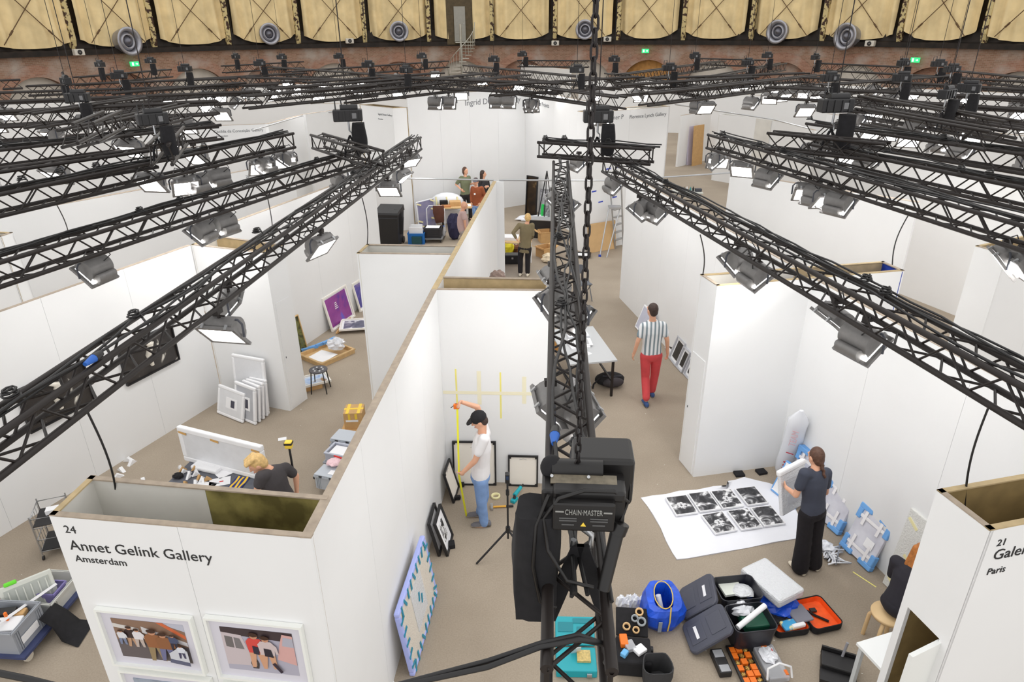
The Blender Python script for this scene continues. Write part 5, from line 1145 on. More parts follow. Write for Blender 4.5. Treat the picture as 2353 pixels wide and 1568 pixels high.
t, w_ = lean('blue_backed_picture', 'picture with blue edges leaning before the printed roll', 'wrapped picture', G(1774, 1126), G(1830, 1172), 24); wrap_box(t, w_, .5, .05, FOAMW, BLUEF, .03)
t, w_ = lean('bubble_wrapped_board', 'tall bubble wrapped board leaning at the right wall', 'wrapped board', G(2036, 1338), G(2092, 1392), 5); MB().box((w_/2, -.03, .55), (w_, .06, 1.1)).build('bubble_wrap', mat('cream_bubble_wrap', S(224, 224, 220), .3, bump=.6, scale=50, var=.05), t, bevel=.01)
for x, z in ((.1, .95), (.2, .5), (.12, .1)): MB().box((x, -.062, z), (.16, .004, .04), rot=Euler((0, .5, 0))).build('masking_tape', PALETAPE, t)
# printed roll TEAM1
a, b = G(1796, 1090), None
top = Wp(1842, 944, 8.0); t = thing('printed_roll', 'white plastic wrapped roll printed TEAM 1 in red, leaning in the corner', 'roll', G(1800, 1086)); d = top - t.location; L = d.length
an = yaw(t.location, top)
q_ = d.to_track_quat('Z', 'Y').to_euler(); t.rotation_euler = q_
rings = []
for i in range(15):
    u = i/14; r_ = .12*(1 if 0.04 < u < .86 else (.75 if u <= .04 else (1-u)/.14*.8+.2)); rings.append([(r_*math.cos(k*PI/8)*1.15*(1+.05*math.sin(k*3+i)), r_*.75*math.sin(k*PI/8)*(1+.05*math.sin(k*2+i*2)), L*u) for k in range(16)])
MB().loft(rings).build('roll', PLAST, t)
REDL = mat('red_lettering', S(196, 24, 44), .5)
import mathutils
def roll_text(body, size, u, m, off):
    me = text_mesh(body, size, .002); me.materials.append(m)
    view = (t.matrix_basis.inverted().to_3x3() @ (Vector((0, 0, CAM_H)) - t.location)).normalized(); view.z = 0; view.normalize()
    Z = view; X = Vector((0, 0, 1)); Y = Z.cross(X); M_ = Matrix((X, Y, Z)).transposed().to_4x4(); M_.translation = Z*.126 + Vector((0, 0, L*u)) + Y*off
    for v in me.vertices: v.co = M_ @ v.co
    ob('lettering', me, t)
roll_text('TEAM', .15, .02, REDL, -.06); roll_text('1', .15, .41, REDL, -.06); roll_text('art logistics', .05, .32, mat('grey_ink', S(150, 150, 158), .6), -.1); roll_text('TEAM', .13, .55, mat('pale_red', S(226, 190, 196), .6), -.05)
t = thing('plastic_strip', 'tangle of white plastic strips on the carpet behind the woman', 'plastic strips', G(1915, 1280))
for k in range(7): MB().path([(rf.uniform(-.14, .14)+.05*math.sin(i), rf.uniform(-.18, .18), .02+.03*rf.random()) for i in range(7)], .012, n=5).build('strip', PLAST, t)
crumple((-.06, .14, .04), (.11, .09, .05), PLAST, t, 'crumpled_strip', 14, .7)
t = thing('floor_tape', 'short yellow tape line on the carpet near the suitcase', 'tape', G(1986, 1332), yaw(G(1968, 1320), G(2006, 1345))); MB().box((0, 0, .001), (.3, .014, .002)).build('tape', YT, t)
# totes and lids
TOTE = mat('black_tote', S(36, 36, 44), .4); TLID = mat('slate_lid', S(76, 78, 90), .5)
def tote(label, p1, p2, p3, z=.33):
    a, an, w_, d_ = px_rect(p1, p2, p3, z); t = thing('storage_tote', label, 'storage box', Vector((a.x, a.y, 0)), an, 'black storage boxes')
    rnd = lambda s_, r_, zz: [(w_/2 + (w_/2*s_-r_)*math.copysign(1, math.cos(a_)) + r_*math.cos(a_), d_/2 + (d_/2*s_-r_)*math.copysign(1, math.sin(a_)) + r_*math.sin(a_), zz) for a_ in [PI/16 + k*PI/8 for k in range(16)]]
    MB().loft([rnd(.84, .05, 0.0), rnd(.97, .06, z-.02), rnd(1.0, .07, z-.02), rnd(1.0, .07, z), rnd(.95, .06, z), rnd(.82, .05, .02)], smooth=False).build('tub', TOTE, t)
    return t, w_, d_
def lid(label, p1, p2, p3, p4, z_hi=.36):
    """p1,p2 low edge on the floor, p3,p4 high edge on the tote rim"""
    a, b, c, d = G(*p1, .04), G(*p2, .04), G(*p3, z_hi), G(*p4, z_hi)
    t = thing('tote_lid', label, 'lid', a, 0, 'slate grey lids'); X = (b-a); w_ = X.length; X.normalize(); Y0 = ((c-b)+(d-a))/2; Y0 -= X*Y0.dot(X); h_ = Y0.length; Y = Y0.normalized(); Z = X.cross(Y)
    M_ = Matrix((X, Y, Z)).transposed(); t.rotation_euler = M_.to_euler()
    r_ = .07; rr_ = lambda s_, zz: [(w_/2 + (w_/2*s_-r_)*math.copysign(1, math.cos(a_)) + r_*math.cos(a_), h_/2 + (h_/2*s_-r_)*math.copysign(1, math.sin(a_)) + r_*math.sin(a_), zz) for a_ in [PI/16 + k*PI/8 for k in range(16)]]
    MB().loft([rr_(1.0, -.03), rr_(1.0, .0), rr_(.96, .012)], smooth=False).build('lid_shell', TLID, t)
    for k in (0, 1):
        y0, y1 = (.1, .44) if k == 0 else (.56, .9)
        MB().box((w_*.5, h_*(y0+y1)/2, .014), (w_*.6, h_*(y1-y0), .01)).build('raised_field', TLID, t, bevel=.004)
    return t, w_, h_
t1, w1, d1 = tote('black storage box with flat parcels, the rear one', (1661.6, 1384), (1758.5, 1374.5), (1637, 1327))
t2, w2, d2 = tote('black storage box with green case and white tube, the front one', (1694, 1457), (1793, 1446), (1661.6, 1391.6))
l1, lw, lh = lid('slate lid leaning on the rear storage box', (1559, 1356.5), (1568.5, 1428), (1658, 1384), (1628, 1325)); MB().box((lw*.5, lh*.73, .021), (.16, .035, .002)).build('paper_label', PAPER, l1)
l2, lw, lh = lid('slate lid leaning on the front storage box', (1564.7, 1437), (1590, 1507.6), (1693, 1452), (1654, 1390.7)); MB().box((lw*.5, lh*.27, .021), (.16, .035, .002)).build('paper_label', PAPER, l2)
t = thing('flat_parcel', 'pale flat parcel in the rear storage box', 'parcel', G(1672, 1372, .22), .2); MB().box((.1, .1, .0), (.24, .18, .03)).build('parcel', mat('pale_green_paper', S(222, 226, 218), .7), t)
t = thing('foil_bag', 'silver bubble bag in the rear storage box', 'bag', G(1708, 1370, .2)); crumple((0, .05, .02), (.12, .1, .04), BUBBLE, t, 'bag', 21, .3)
t = thing('cardboard_tube', 'white cardboard tube across the front storage box', 'tube', G(1695, 1443, .3)); e_ = G(1758, 1392, .38) - t.location; MB().tube((0, 0, 0), e_, .03, n=14).build('tube', PAPER, t)
t = thing('green_case', 'dark green plastic case in the front storage box', 'case', G(1738, 1432, .18), yaw(G(1694, 1457), G(1793, 1446))); MB().box((0, .03, 0), (.32, .24, .1)).build('case', mat('dark_green', S(24, 88, 66), .5), t, bevel=.02)
t = thing('packing_foam', 'white packing bags in the front storage box', 'packing', G(1695, 1405, .2)); crumple((.03, 0, .04), (.13, .1, .07), PLAST, t, 'foam', 23, .5)
# bubble wrapped parcel on a blue bag
a, an, w_, d_ = px_rect((1792.7, 1382), (1851.7, 1352), (1735.7, 1288), .34)
t = thing('blue_tarp_bag', 'flattened blue tarp bag under the bubble wrapped parcel', 'bag', Vector((a.x, a.y, 0)), an); crumple((w_*.45, d_*.5, .1), (w_*.62, d_*.62, .12), BLUEB, t, 'bag', 31, .25, 22)
t = thing('bubble_parcel', 'thick bubble wrapped parcel lying on the blue tarp bag', 'parcel', Vector((a.x, a.y, .22)), an)
MB().box((w_/2, d_/2, .05), (w_, d_, .12)).build('parcel', mat('white_bubble_parcel', S(232, 234, 238), .2, bump=.9, scale=70, spec=.8), t, bevel=.03)
# open blue bag
p = G(1518, 1425); t = thing('blue_tarp_bag', 'open blue zipped tarp bag with a roll inside', 'bag', p)
rings = []; n_ = 20
def bagring(sx, sy, z, seed, lift=0): return [(sx*math.copysign(abs(math.cos(a_))**.7, math.cos(a_))*(1+.07*math.sin(3*a_+seed)), sy*math.copysign(abs(math.sin(a_))**.7, math.sin(a_))*(1+.07*math.cos(4*a_+seed)), z + lift*math.sin(a_)) for a_ in [2*PI*k/n_ for k in range(n_)]]
rings = [bagring(.2, .16, 0, 0), bagring(.235, .2, .1, 1), bagring(.23, .21, .24, 2), bagring(.19, .18, .36, 3, .06), bagring(.1, .14, .36, 4, .06), bagring(.12, .15, .2, 2), bagring(.15, .13, .05, 1)]
MB().loft([[Vector(q_) + Vector((0, 0, .0)) + .022*noise.noise_vector(Vector(q_)*9) for q_ in r_] for r_ in rings], smooth=False).build('bag_shell', BLUEB, t)
MB().path([(.1*math.cos(a_)*1.02, .14*math.sin(a_)*1.02, .375+.06*math.sin(a_)) for a_ in [2*PI*k/16 for k in range(16)]], .006, closed=True).build('zip', mat('zip_yellow', S(230, 196, 90), .6), t)
MB().tube((.0, -.05, .12), (-.05, .03, .34), .03, n=12).build('roll', PLAST, t); MB().box((-.06, -.215, .12), (.04, .01, .16), rot=Euler((.1, 0, 0))).build('grey_tape', mat('grey_tape', S(150, 158, 170), .4), t); MB().path([(.05, -.17, .36), (.04, -.22, .2), (.03, -.21, .06)], .008).build('strap', MATS['zip_yellow'], t)
t = thing('white_bags', 'white plastic bags behind the tape case', 'plastic bags', G(1450, 1402));
for k in range(4): crumple((-.12+.08*k, 0, .09), (.06, .06, .12), PLAST, t, 'bag', 40+k, .4)
# suitcase
OR = mat('orange_lining', S(244, 92, 24), .6, var=.12, scale=10, bump=.3)
def half(t, a, an, w_, d_, h_, nm):
    rnd = lambda s_, r_, zz: [(w_/2 + (w_/2*s_-r_)*math.copysign(1, math.cos(a_)) + r_*math.cos(a_), d_/2 + (d_/2*s_-r_)*math.copysign(1, math.sin(a_)) + r_*math.sin(a_), zz) for a_ in [PI/16 + k*PI/8 for k in range(16)]]
    M_ = Matrix.Rotation(an - t.rotation_euler.z, 4, 'Z'); M_.translation = Matrix.Rotation(-t.rotation_euler.z, 4, 'Z') @ (a - t.location)
    MB().loft([rnd(.92, .05, 0), rnd(1, .06, .03), rnd(1, .06, h_), rnd(.95, .05, h_), rnd(.9, .05, .02), rnd(.05, .001, .02)], smooth=False, T=M_).build(nm, BLACKF, t)
    MB().loft([rnd(.95, .05, h_-.002), rnd(.89, .05, .03), rnd(.02, .001, .025)], smooth=False, caps=False, T=M_).build(nm + '_lining', OR, t)
    return M_
a1, n1_, w1_, d1_ = px_rect((1787, 1457), (1866, 1446), (1768, 1391.6), .1); a2, n2_, w2_, d2_ = px_rect((1874.5, 1449), (1942, 1433.4), (1836, 1376), .1)
t = thing('open_suitcase', 'open black suitcase with bright orange lining', 'suitcase', Vector((a1.x, a1.y, 0)), n1_)
M1 = half(t, Vector((a1.x, a1.y, 0)), n1_, w1_, d1_, .1, 'base_shell'); M2 = half(t, Vector((a2.x, a2.y, 0)), n2_, w2_, d2_, .1, 'lid_shell')
MB().path([M2 @ Vector((w2_*.3, d2_*.7, .045)), M2 @ Vector((w2_*.45, d2_*.5, .045)), M2 @ Vector((w2_*.7, d2_*.25, .045))], .014).build('strap', BLACKF, t); MB().box(M2 @ Vector((w2_*.5, d2_*.66, .05)), (.07, .05, .02)).build('buckle', BLACK, t)
S1 = t.matrix_basis @ M1
for nm, lab, c, s_, m in (('black_pad', 'black dimpled pad in the open suitcase', (.33, .66, .06), (w1_*.5, d1_*.5, .06), BLACK), ('crisp_packet', 'light blue snack packet in the open suitcase', (.5, .25, .09), (.2, .13, .04), mat('packet_blue', S(60, 160, 214), .4, col2=S(230, 220, 160), scale=9, thr=(.5, .56))), ('white_tube', 'white tube beside the snack packet', (.7, .17, .1), (.16, .05, .05), PAPER), ('grey_cloth', 'grey cloth lying across the suitcase hinge', (.92, .55, .11), (.22, .24, .03), mat('grey_cloth', S(126, 126, 136), .9))):
    o = MB().box((0, 0, 0), s_).build(nm, m, None, S1 @ Vector((c[0]*w1_, c[1]*d1_, c[2])), (0, 0, n1_ + .1), bevel=.015); tag(o, lab, 'suitcase contents')
pad = bpy.data.objects['black_pad']
for i in range(3):
    for j in range(4): MB().lathe([(.02, .0), (.03, .006), (.034, 0)], 12).build('dimple', BLACKF, pad, (-.08+.075*i, -.1+.07*j, .03))
# organiser boxes
CLEAR = mat('clear_case', S(214, 216, 222), .15, alpha=.55, spec=.7)
p = G(1655, 1530); an = yaw(G(1637, 1507), G(1660, 1560)) + PI/2
t = thing('small_case', 'small black parts case with clear lid left of the orange organiser', 'case', p, an); MB().box((0, .0, .04), (.13, .3, .08)).build('case', BLACK, t, bevel=.012); MB().box((0, .08, .083), (.1, .09, .006)).build('clear_window', CLEAR, t); MB().box((0, -.1, .083), (.1, .08, .006)).build('clear_window', CLEAR, t)
p = G(1712, 1535); t = thing('parts_organiser', 'black organiser tray with orange compartments full of screws', 'organiser', p, an)
crate(t, .22, .46, .06, BLACK, .01, ribs=False)
for ch in t.children: ch.location = (-.11, -.23, 0)
for i in range(3):
    for j in range(6):
        k = (i*7+j*3) % 5
        if k < 3: MB().box((-.072+.072*i, -.19+.075*j, .035), (.062, .066, .045)).build('compartment', ORANGE, t)
        else: crumple((-.072+.072*i, -.19+.075*j, .04), (.028, .03, .02), mat('brass_screws', S(186, 150, 80), .35, .7, var=.5, scale=60), t, 'screws', i*6+j, .5, 10)
p = G(1770, 1530); t = thing('clear_organiser', 'clear lidded organiser with orange clips and white handle', 'organiser', p, an)
MB().box((0, 0, .035), (.22, .42, .07)).build('clear_box', CLEAR, t, bevel=.015); MB().box((.0, .19, .05), (.06, .03, .05)).build('clip', ORANGE, t); MB().box((.09, -.15, .05), (.03, .06, .05)).build('clip', ORANGE, t)
MB().path([(-.13, -.2, .05), (-.12, -.16, .16), (0, -.14, .2), (.12, -.16, .16), (.13, -.2, .05)], .012).build('handle', PAPER, t)
crumple((.0, .06, .09), (.08, .1, .03), PLAST, t, 'small_bag', 50, .5); MB().box((.02, .1, .1), (.06, .03, .02)).build('red_label', RED, t)
# dustpan, bags and cases at the bottom edge
a, b = G(1888, 1498, .12), G(1962, 1520, .12); t = thing('dustpan', 'black lidded dustpan with grey handle stub', 'dustpan', Vector((a.x, a.y, 0)), yaw(a, b))
MB().box((.17, -.05, .06), (.34, .2, .1)).build('pan', BLACK, t, bevel=.015); MB().box((.17, .06, .1), (.34, .02, .1)).build('back_edge', BLACK, t); MB().tube((.2, .03, .1), (.22, .06, .28), .014, n=10).build('handle', mat('handle_grey', S(150, 150, 156), .4), t); MB().box((.17, -.22, .03), (.34, .16, .05)).build('scoop', BLACK, t)
p = G(1506, 1570); t = thing('soft_black_bag', 'open dark grey soft bag at the bottom edge', 'bag', p)
MB().loft([[Vector(q_) for q_ in bagring(.13, .11, 0, 1)], bagring(.15, .12, .15, 2), bagring(.15, .12, .28, 3, .02), bagring(.14, .11, .28, 3, .02), bagring(.12, .1, .05, 2)], smooth=False).build('bag_shell', mat('dark_grey_fabric', S(58, 58, 60), .9), t)
p = G(1452, 1450, .16); t = thing('tape_case', 'open black soft case with tape rolls on its lid', 'case', p.xy.to_3d(), R(-6))
MB().box((0, .08, .2), (.34, .3, .03), rot=Euler((R(28), 0, 0))).build('lid', BLACKF, t, bevel=.01); MB().box((0, -.28, .1), (.36, .34, .2)).build('case_body', BLACKF, t, bevel=.02); MB().tube((.19, -.14, .05), (.22, -.14, .05), .04, n=12).build('wheel', BLACK, t)
L_ = t.matrix_basis @ Matrix.Translation((0, .08, .2)) @ Matrix.Rotation(R(28), 4, 'X')
TAPES = [mat('tape_tan', S(214, 178, 128), .6), mat('tape_grey', S(150, 156, 160), .4)]
for i, (x, y, r_) in enumerate([(.08, .1, .045), (.03, .03, .04), (-.06, -.06, .042), (.1, -.0, .05), (.04, -.09, .038)]):
    tt = thing('tape_roll', '%s tape roll on the black case lid' % ['upper right tan', 'small middle grey', 'lower left tan', 'large right silver', 'lower middle tan'][i], 'tape roll', L_ @ Vector((x, y, .018)), 0, 'tape rolls on the case lid'); tt.rotation_euler = (R(28), 0, R(-6))
    MB().lathe([(r_*.62, 0), (r_, 0), (r_, .04), (r_*.62, .04), (r_*.62, 0)], 22).build('roll', TAPES[i % 2 if i != 4 else 0], tt)
for i, (dx, dy, c, m) in enumerate([(-.1, -.2, (.08, .14, .06), ORANGE), (-.04, -.26, (.1, .12, .05), CLEAR), (.06, -.3, (.12, .1, .04), PAPER), (-.1, -.36, (.08, .06, .05), mat('light_blue_tape', S(110, 180, 230), .5))]):
    o = MB().box((0, 0, 0), c).build('small_package', m, None, t.matrix_basis @ Vector((dx, dy, .225)), (0, 0, .3*i), bevel=.008); tag(o, ['orange', 'clear plastic', 'white', 'light blue'][i] + ' small package in the black soft case', 'package')
p = G(1322, 1500, .05); t = thing('teal_toolcase', 'open teal tool case seen through the middle truss', 'case', p.xy.to_3d(), R(-2))
MB().box((0, .18, .16), (.42, .3, .05), rot=Euler((R(24), 0, 0))).build('lid', TEAL, t, bevel=.012); MB().box((0, -.12, .05), (.42, .3, .1)).build('base', TEAL, t, bevel=.012)
for x, y, w_, d_ in ((-.1, .2, .16, .1), (.1, .14, .16, .14), (.08, .26, .2, .05)): MB().box((x, y, .19 + (y-.18)*.44), (w_, d_, .012), rot=Euler((R(24), 0, 0))).build('moulded_recess', mat('teal_dark', S(14, 128, 140), .5), t)
MB().box((.08, -.1, .11), (.14, .14, .03)).build('screw_box', mat('brass_box', S(200, 176, 110), .4, var=.3, scale=40), t); MB().box((.0, -.06, .15), (.1, .01, .12), rot=Euler((.3, 0, .2))).build('clear_lid', CLEAR, t)
for x in (-.13, .13): MB().box((x, -.28, .05), (.05, .02, .04)).build('latch', STEEL, t)
# table and stool of the seated person
a, an, w_, d_ = px_rect((2075, 1592), (2130, 1500), (1972, 1480), .72); c = G(1968, 1478, .72)
t = thing('white_table', 'small white table beside the wall numbered 21', 'table', Vector((c.x, c.y, 0)), yaw(G(1968, 1478, .72), G(2060, 1450, .72)))
MB().box((.3, -.26, .71), (.6, .52, .03)).build('table_top', mat('white_laminate', S(238, 240, 240), .4), t)
for x in (.04, .56):
    for y in (-.04, -.48): MB().box((x, y, .35), (.04, .04, .7)).build('leg', mat('clear_leg', S(200, 204, 206), .4), t)
T_ = t.matrix_basis
for i, dz in enumerate((.735, .75)):
    o = thing('tablet_case', ['lower dark blue tablet case on the white table', 'upper dark tablet with bright screen on the white table'][i], 'tablet', T_ @ Vector((.24+.01*i, -.2, dz)), t.rotation_euler.z - .12); MB().box((.1, -.1, 0), (.24, .3, .014)).build('case', mat('dark_blue_case', S(46, 56, 84), .5), o, bevel=.005)
    if i: MB().box((.1, -.1, .008), (.2, .26, .002)).build('screen', mat('pale_screen', S(232, 234, 240), .2), o)
p = G(2022, 1478); STP = p; t = thing('wooden_stool', 'round birch stool under the seated person', 'stool', p); BIRCH = mat('birch', S(222, 190, 142), .5, var=.06)
MB().lathe([(.01, .44), (.17, .44), (.175, .425), (.17, .4), (.01, .4)], 24).build('seat', BIRCH, t)
for k in range(4): a_ = PI/4+k*PI/2; MB().path([(.06*math.cos(a_), .06*math.sin(a_), .39), (.13*math.cos(a_), .13*math.sin(a_), .38), (.17*math.cos(a_), .17*math.sin(a_), .3), (.18*math.cos(a_), .18*math.sin(a_), 0)], .022, n=6).build('leg', BIRCH, t)
# ------------------------------------------------------------------ aisle
nr, fr, nl = G(1419, 828, .74), G(1385, 752, .74), G(1308, 838, .74)
t = thing('folding_table', 'grey topped table with papers in the aisle', 'table', Vector((nl.x, nl.y, 0)), yaw(nl, nr)); w_ = (nr-nl).length; d_ = (fr-nr).length*1.05
MB().box((w_/2, d_/2, .725), (w_, d_, .03)).build('table_top', mat('grey_laminate', S(190, 192, 194), .4), t)
for x in (.04, w_-.06):
    for y in (.05, d_-.05): MB().box((x, y, .355), (.04, .04, .71)).build('leg', BLACKM, t)
    MB().box((x, d_/2, .3), (.03, d_-.1, .03)).build('stretcher', BLACKM, t)
TB = t.matrix_basis
for i, (x, y, w0, d0, h0, m, lab) in enumerate([(.2, .62, .42, .3, .012, PAPER, 'open white printed page on the aisle table'), (.18, .55, .36, .26, .03, FOAMW, 'stack of white boards under the printed page'), (.22, .26, .26, .2, .003, PAPER, 'single white sheet with circles on the aisle table'), (.25, .98, .4, .2, .05, PLAST, 'crumpled clear wrapping at the far end of the aisle table')]):
    o = MB().box((0, 0, h0/2), (w0, d0, h0)).build('paper_stack', m, None, TB @ Vector((x+w0/2, y+d0/2, .74 + (.031 if i == 0 else 0))), (0, 0, TB.to_euler().z + (-.1, .05, .5, 0)[i])); tag(o, lab, 'paper')
    if i == 0: MB().box((-.15, 0, .014), (.06, .24, .002)).build('dark_pattern', mat('dark_pattern', S(40, 40, 42), .6, col2=S(235, 235, 235), scale=40, thr=(.48, .52)), o); [MB().box((.04, .12-.02*k, .0135), (.22, .006, .001)).build('text_line', INKG, o) for k in range(12)]
t = thing('backpack', 'black backpack lying under the aisle table', 'backpack', G(1402, 890), R(5)); MB().ell((0, .08, .13), (.28, .16, .13)).build('main_bag', BLACKF, t); MB().ell((.04, -.04, .12), (.2, .08, .1)).build('front_pocket', mat('dark_grey_nylon', S(60, 56, 60), .7), t); MB().path([(-.2, 0, .2), (-.32, -.04, .1), (-.34, -.06, .02)], .016).build('strap', BLACKF, t); MB().path([(-.15, 0, .24), (.0, -.05, .25), (.2, 0, .22)], .008).build('zip', GREYD, t)
t = thing('yellow_taped_carton', 'orange brown carton left of the aisle table', 'carton', G(1292, 808), .1); MB().box((0, .12, .16), (.34, .26, .32)).build('carton', mat('orange_card', S(226, 166, 92), .8), t); MB().box((.02, -.012, .1), (.2, .004, .06)).build('yellow_patch', YELLOW, t)
t = thing('white_plastic_bag', 'crumpled white bag on the floor under the aisle table', 'plastic bag', G(1333, 895)); crumple((0, .05, .12), (.18, .14, .16), PLAST, t, 'bag', 61, .5)
p = G(1335, 690); t = thing('folding_chair', 'grey folding chair behind the middle truss', 'chair', p, R(20)); CHG = mat('chair_grey', S(104, 108, 116), .5)
MB().box((0, 0, .44), (.4, .38, .02)).build('seat', CHG, t, bevel=.006); MB().loft([[(.2*math.cos(a_), .2 + .0*z, .72 + .12*math.sin(a_)) for a_ in [k*PI/8 for k in range(16)]], [(.2*math.cos(a_), .22, .72 + .12*math.sin(a_)) for a_ in [k*PI/8 for k in range(16)]]]).build('backrest', CHG, t)
for x in (-.2, .2): MB().tube((x, .22, .84), (x, -.2, .01), .012).build('leg', CHG, t); MB().tube((x*.95, -.15, .43), (x*.95, .25, .01), .012).build('leg', CHG, t)
for i, (a, b, h_, d0, lab) in enumerate([((1532, 800), (1548, 822), .44, .05, 'dark framed picture leaning behind the arm of the man in red trousers'), ((1540, 822), (1556, 843), .5, .05, 'white matted dark picture in a grey frame leaning at the aisle wall'), ((1556, 842), (1570, 858), .44, .05, 'narrow wrapped picture behind the matted dark one'), ((1574, 860), (1588, 876), .36, .04, 'last wrapped picture before the hollow wall corner')]):
    t, w_ = lean('aisle_picture', lab, 'picture', G(*a), G(*b), 18, 'pictures leaning along the aisle wall'); frame_parts(t, max(w_, .3), h_, .025, .05, mat('silver_frame', S(190, 192, 198), .4), PAPER, .05, art_mat('dark_photo_%d' % i, [S(30, 28, 28), S(48, 44, 42), S(230, 230, 228)], 7, .5, [.4, .68, .74]))
t, w_ = lean('aisle_picture', 'pale grey wrapped picture beyond the man in red trousers', 'picture', G(1462, 752), G(1485, 778), 20, 'pictures leaning along the aisle wall'); wrap_box(t, max(w_, .4), .55, .05, mat('lavender_wrap', S(196, 198, 214), .3, var=.06), FOAMW, .04)
# ------------------------------------------------------------------ back of the hall, middle
t = thing('stepladder', 'aluminium stepladder with platform at the tall white wall', 'ladder', G(1398, 578))
A0, A1, B0, B1 = Vector((-.35, -.35, 0)), Vector((.0, -.1, 0)), Vector((.25, .1, 0)), Vector((.52, .5, 0))
f0, f1 = G(1378, 590)-t.location, G(1394, 592)-t.location; r0, r1 = G(1414, 572)-t.location, G(1432, 566)-t.location
tp = [Vector((-.05, .1, 1.95)), Vector((.28, .12, 1.95))]; pl = [Vector((-.05, 0, 1.32)), Vector((.28, .02, 1.32))]
for f, p_ in ((f0, pl[0]), (f1, pl[1])): MB().tube(f, p_, .02).build('rear_leg', ALU, t)
for f, p_ in ((r0, tp[0]), (r1, tp[1])): MB().tube(f, p_, .026, n=4).build('stile', ALU, t)
for k in range(5): u = .14+.12*k; MB().box((r0.lerp(tp[0], u)+r1.lerp(tp[1], u))/2, ((r1.lerp(tp[1], u)-r0.lerp(tp[0], u)).length, .1, .03), rz=yaw(r0, r1)).build('step', ALU, t)
MB().box((pl[0]+pl[1])/2, (.36, .3, .04)).build('platform', ALU, t); MB().tube(tp[0], tp[1], .028).build('top_rail', BLACK, t); MB().box(f0 + Vector((0, 0, .03)), (.07, .07, .06)).build('foot', mat('blue_foot', S(40, 70, 170), .5), t)
t, w_ = lean('brown_board', 'tall brown fibreboard leaning behind the stepladder', 'board', G(1352, 582), G(1414, 571), 8); MB().box((w_/2, -.02, .42), (w_, .03, .84)).build('board', mat('fibreboard', S(208, 172, 124), .8, var=.05), t)
BT = mat('blue_tape', S(40, 66, 190), .6); yan = math.atan2(yd.y, yd.x)
for i, (px, py) in enumerate([(1365, 440), (1380, 464), (1412, 453), (1418, 428), (1398, 388), (1420, 384)]):
    s_, z_ = plane_px(px, py, y0, y1); p = y0 + yd*s_ + Vector((math.sin(yan), -math.cos(yan), 0))*.006
    tag(MB().box((0, 0, 0), (.16, .003, .035)).build('blue_tape_mark', BT, None, (p.x, p.y, z_), (0, R(-4), yan)), '%s short blue tape mark from the left on the wall above the stepladder' % ORD[i], 'tape', 'blue tape marks')
t, w_ = lean('dark_painting', 'tall dark framed painting leaning at the far wall', 'painting', G(1208, 492), G(1233, 497), 4); frame_parts(t, w_, 1.35, .04, .05, BLACK, art_mat('dark_gold_paint', [S(28, 22, 18), S(60, 44, 26), S(170, 140, 90)], 2.5, 1, [.35, .6, .8]))
t, w_ = lean('grey_picture', 'pale streaked picture leaning beside the dark painting', 'painting', G(1238, 500), G(1264, 504), 5); frame_parts(t, w_, 1.0, .02, .04, STEEL, art_mat('streaks', [S(90, 90, 96), S(200, 200, 206)], 5, 2))
a, an, w_, d_ = px_rect((1155, 556), (1192, 557), (1155, 531), .74)
t = thing('packing_table', 'light wooden table behind the woman in the olive shirt', 'table', G(1150, 557, .74).xy.to_3d(), an); MB().box((.4, .3, .725), (.85, .6, .03)).build('table_top', WOOD, t)
for x in (.04, .78):
    for y in (.04, .56): MB().tube((x, y, 0), (x, y, .71), .016).build('leg', FOAMW, t)
MB().box((.2, .35, .78), (.5, .35, .08)).build('white_board', PAPER, t)
t = thing('yellow_bag', 'yellow bag and cables under the packing table', 'bag', G(1166, 588)); crumple((0, 0, .22), (.2, .16, .2), mat('yellow_bag', S(222, 206, 30), .6), t, 'bag', 71, .4); crumple((.3, .05, .16), (.16, .14, .16), mat('brown_cord', S(110, 66, 40), .8), t, 'cord_heap', 72, .5)
t = thing('black_toolbox', 'black toolbox on the floor under the packing table', 'toolbox', G(1176, 604)); MB().box((0, 0, .13), (.5, .3, .26)).build('box', BLACK, t, bevel=.02); MB().box((.02, -.16, .18), (.05, .02, .05)).build('latch', STEEL, t)
for i, (px, py, s_, rz, lab) in enumerate([(1250, 596, (.42, .4, .3), .6, 'open brown cardboard box on its side beside the olive shirt woman'), (1243, 560, (.4, .4, .34), .2, 'tall brown cardboard box behind the open one')]):
    t = thing('cardboard_box', lab, 'box', G(px, py), rz); crate(t, s_[0], s_[1], s_[2], CARD, .012, ribs=False); MB().box((-.08, s_[1]/2, s_[2]), (.2, s_[1], .01), rot=Euler((0, .5, 0))).build('flap', CARD, t); MB().box((s_[0]+.08, s_[1]/2, s_[2]), (.2, s_[1], .01), rot=Euler((0, -.5, 0))).build('flap', CARD, t)
t = thing('flight_case', 'long black flight case with white edge behind the boxes', 'case', G(1250, 545), -.25); MB().box((0, 0, .3), (.9, .4, .55)).build('case', BLACK, t, bevel=.01); MB().box((0, -.0, .585), (.92, .42, .02)).build('lid_edge', ALU, t)
t = thing('wrapping_heap', 'heap of clear wrapping plastic near the dark painting', 'plastic', G(1222, 506)); crumple((0, 0, .06), (.5, .22, .1), PLAST, t, 'plastic', 81, .5)
t = thing('foam_heap', 'cream wrapping paper heap beside the cardboard box', 'paper', G(1262, 602)); crumple((0, 0, .1), (.2, .16, .14), mat('cream_paper', S(236, 220, 190), .8), t, 'paper', 82, .5)
t = thing('lying_picture', 'dark frame lying on a pallet behind the middle truss', 'picture', G(1300, 590, .04)); t.rotation_euler = (R(-90), 0, R(-10)); frame_parts(t, .7, .4, .04, .04, BLACK, PAPER)
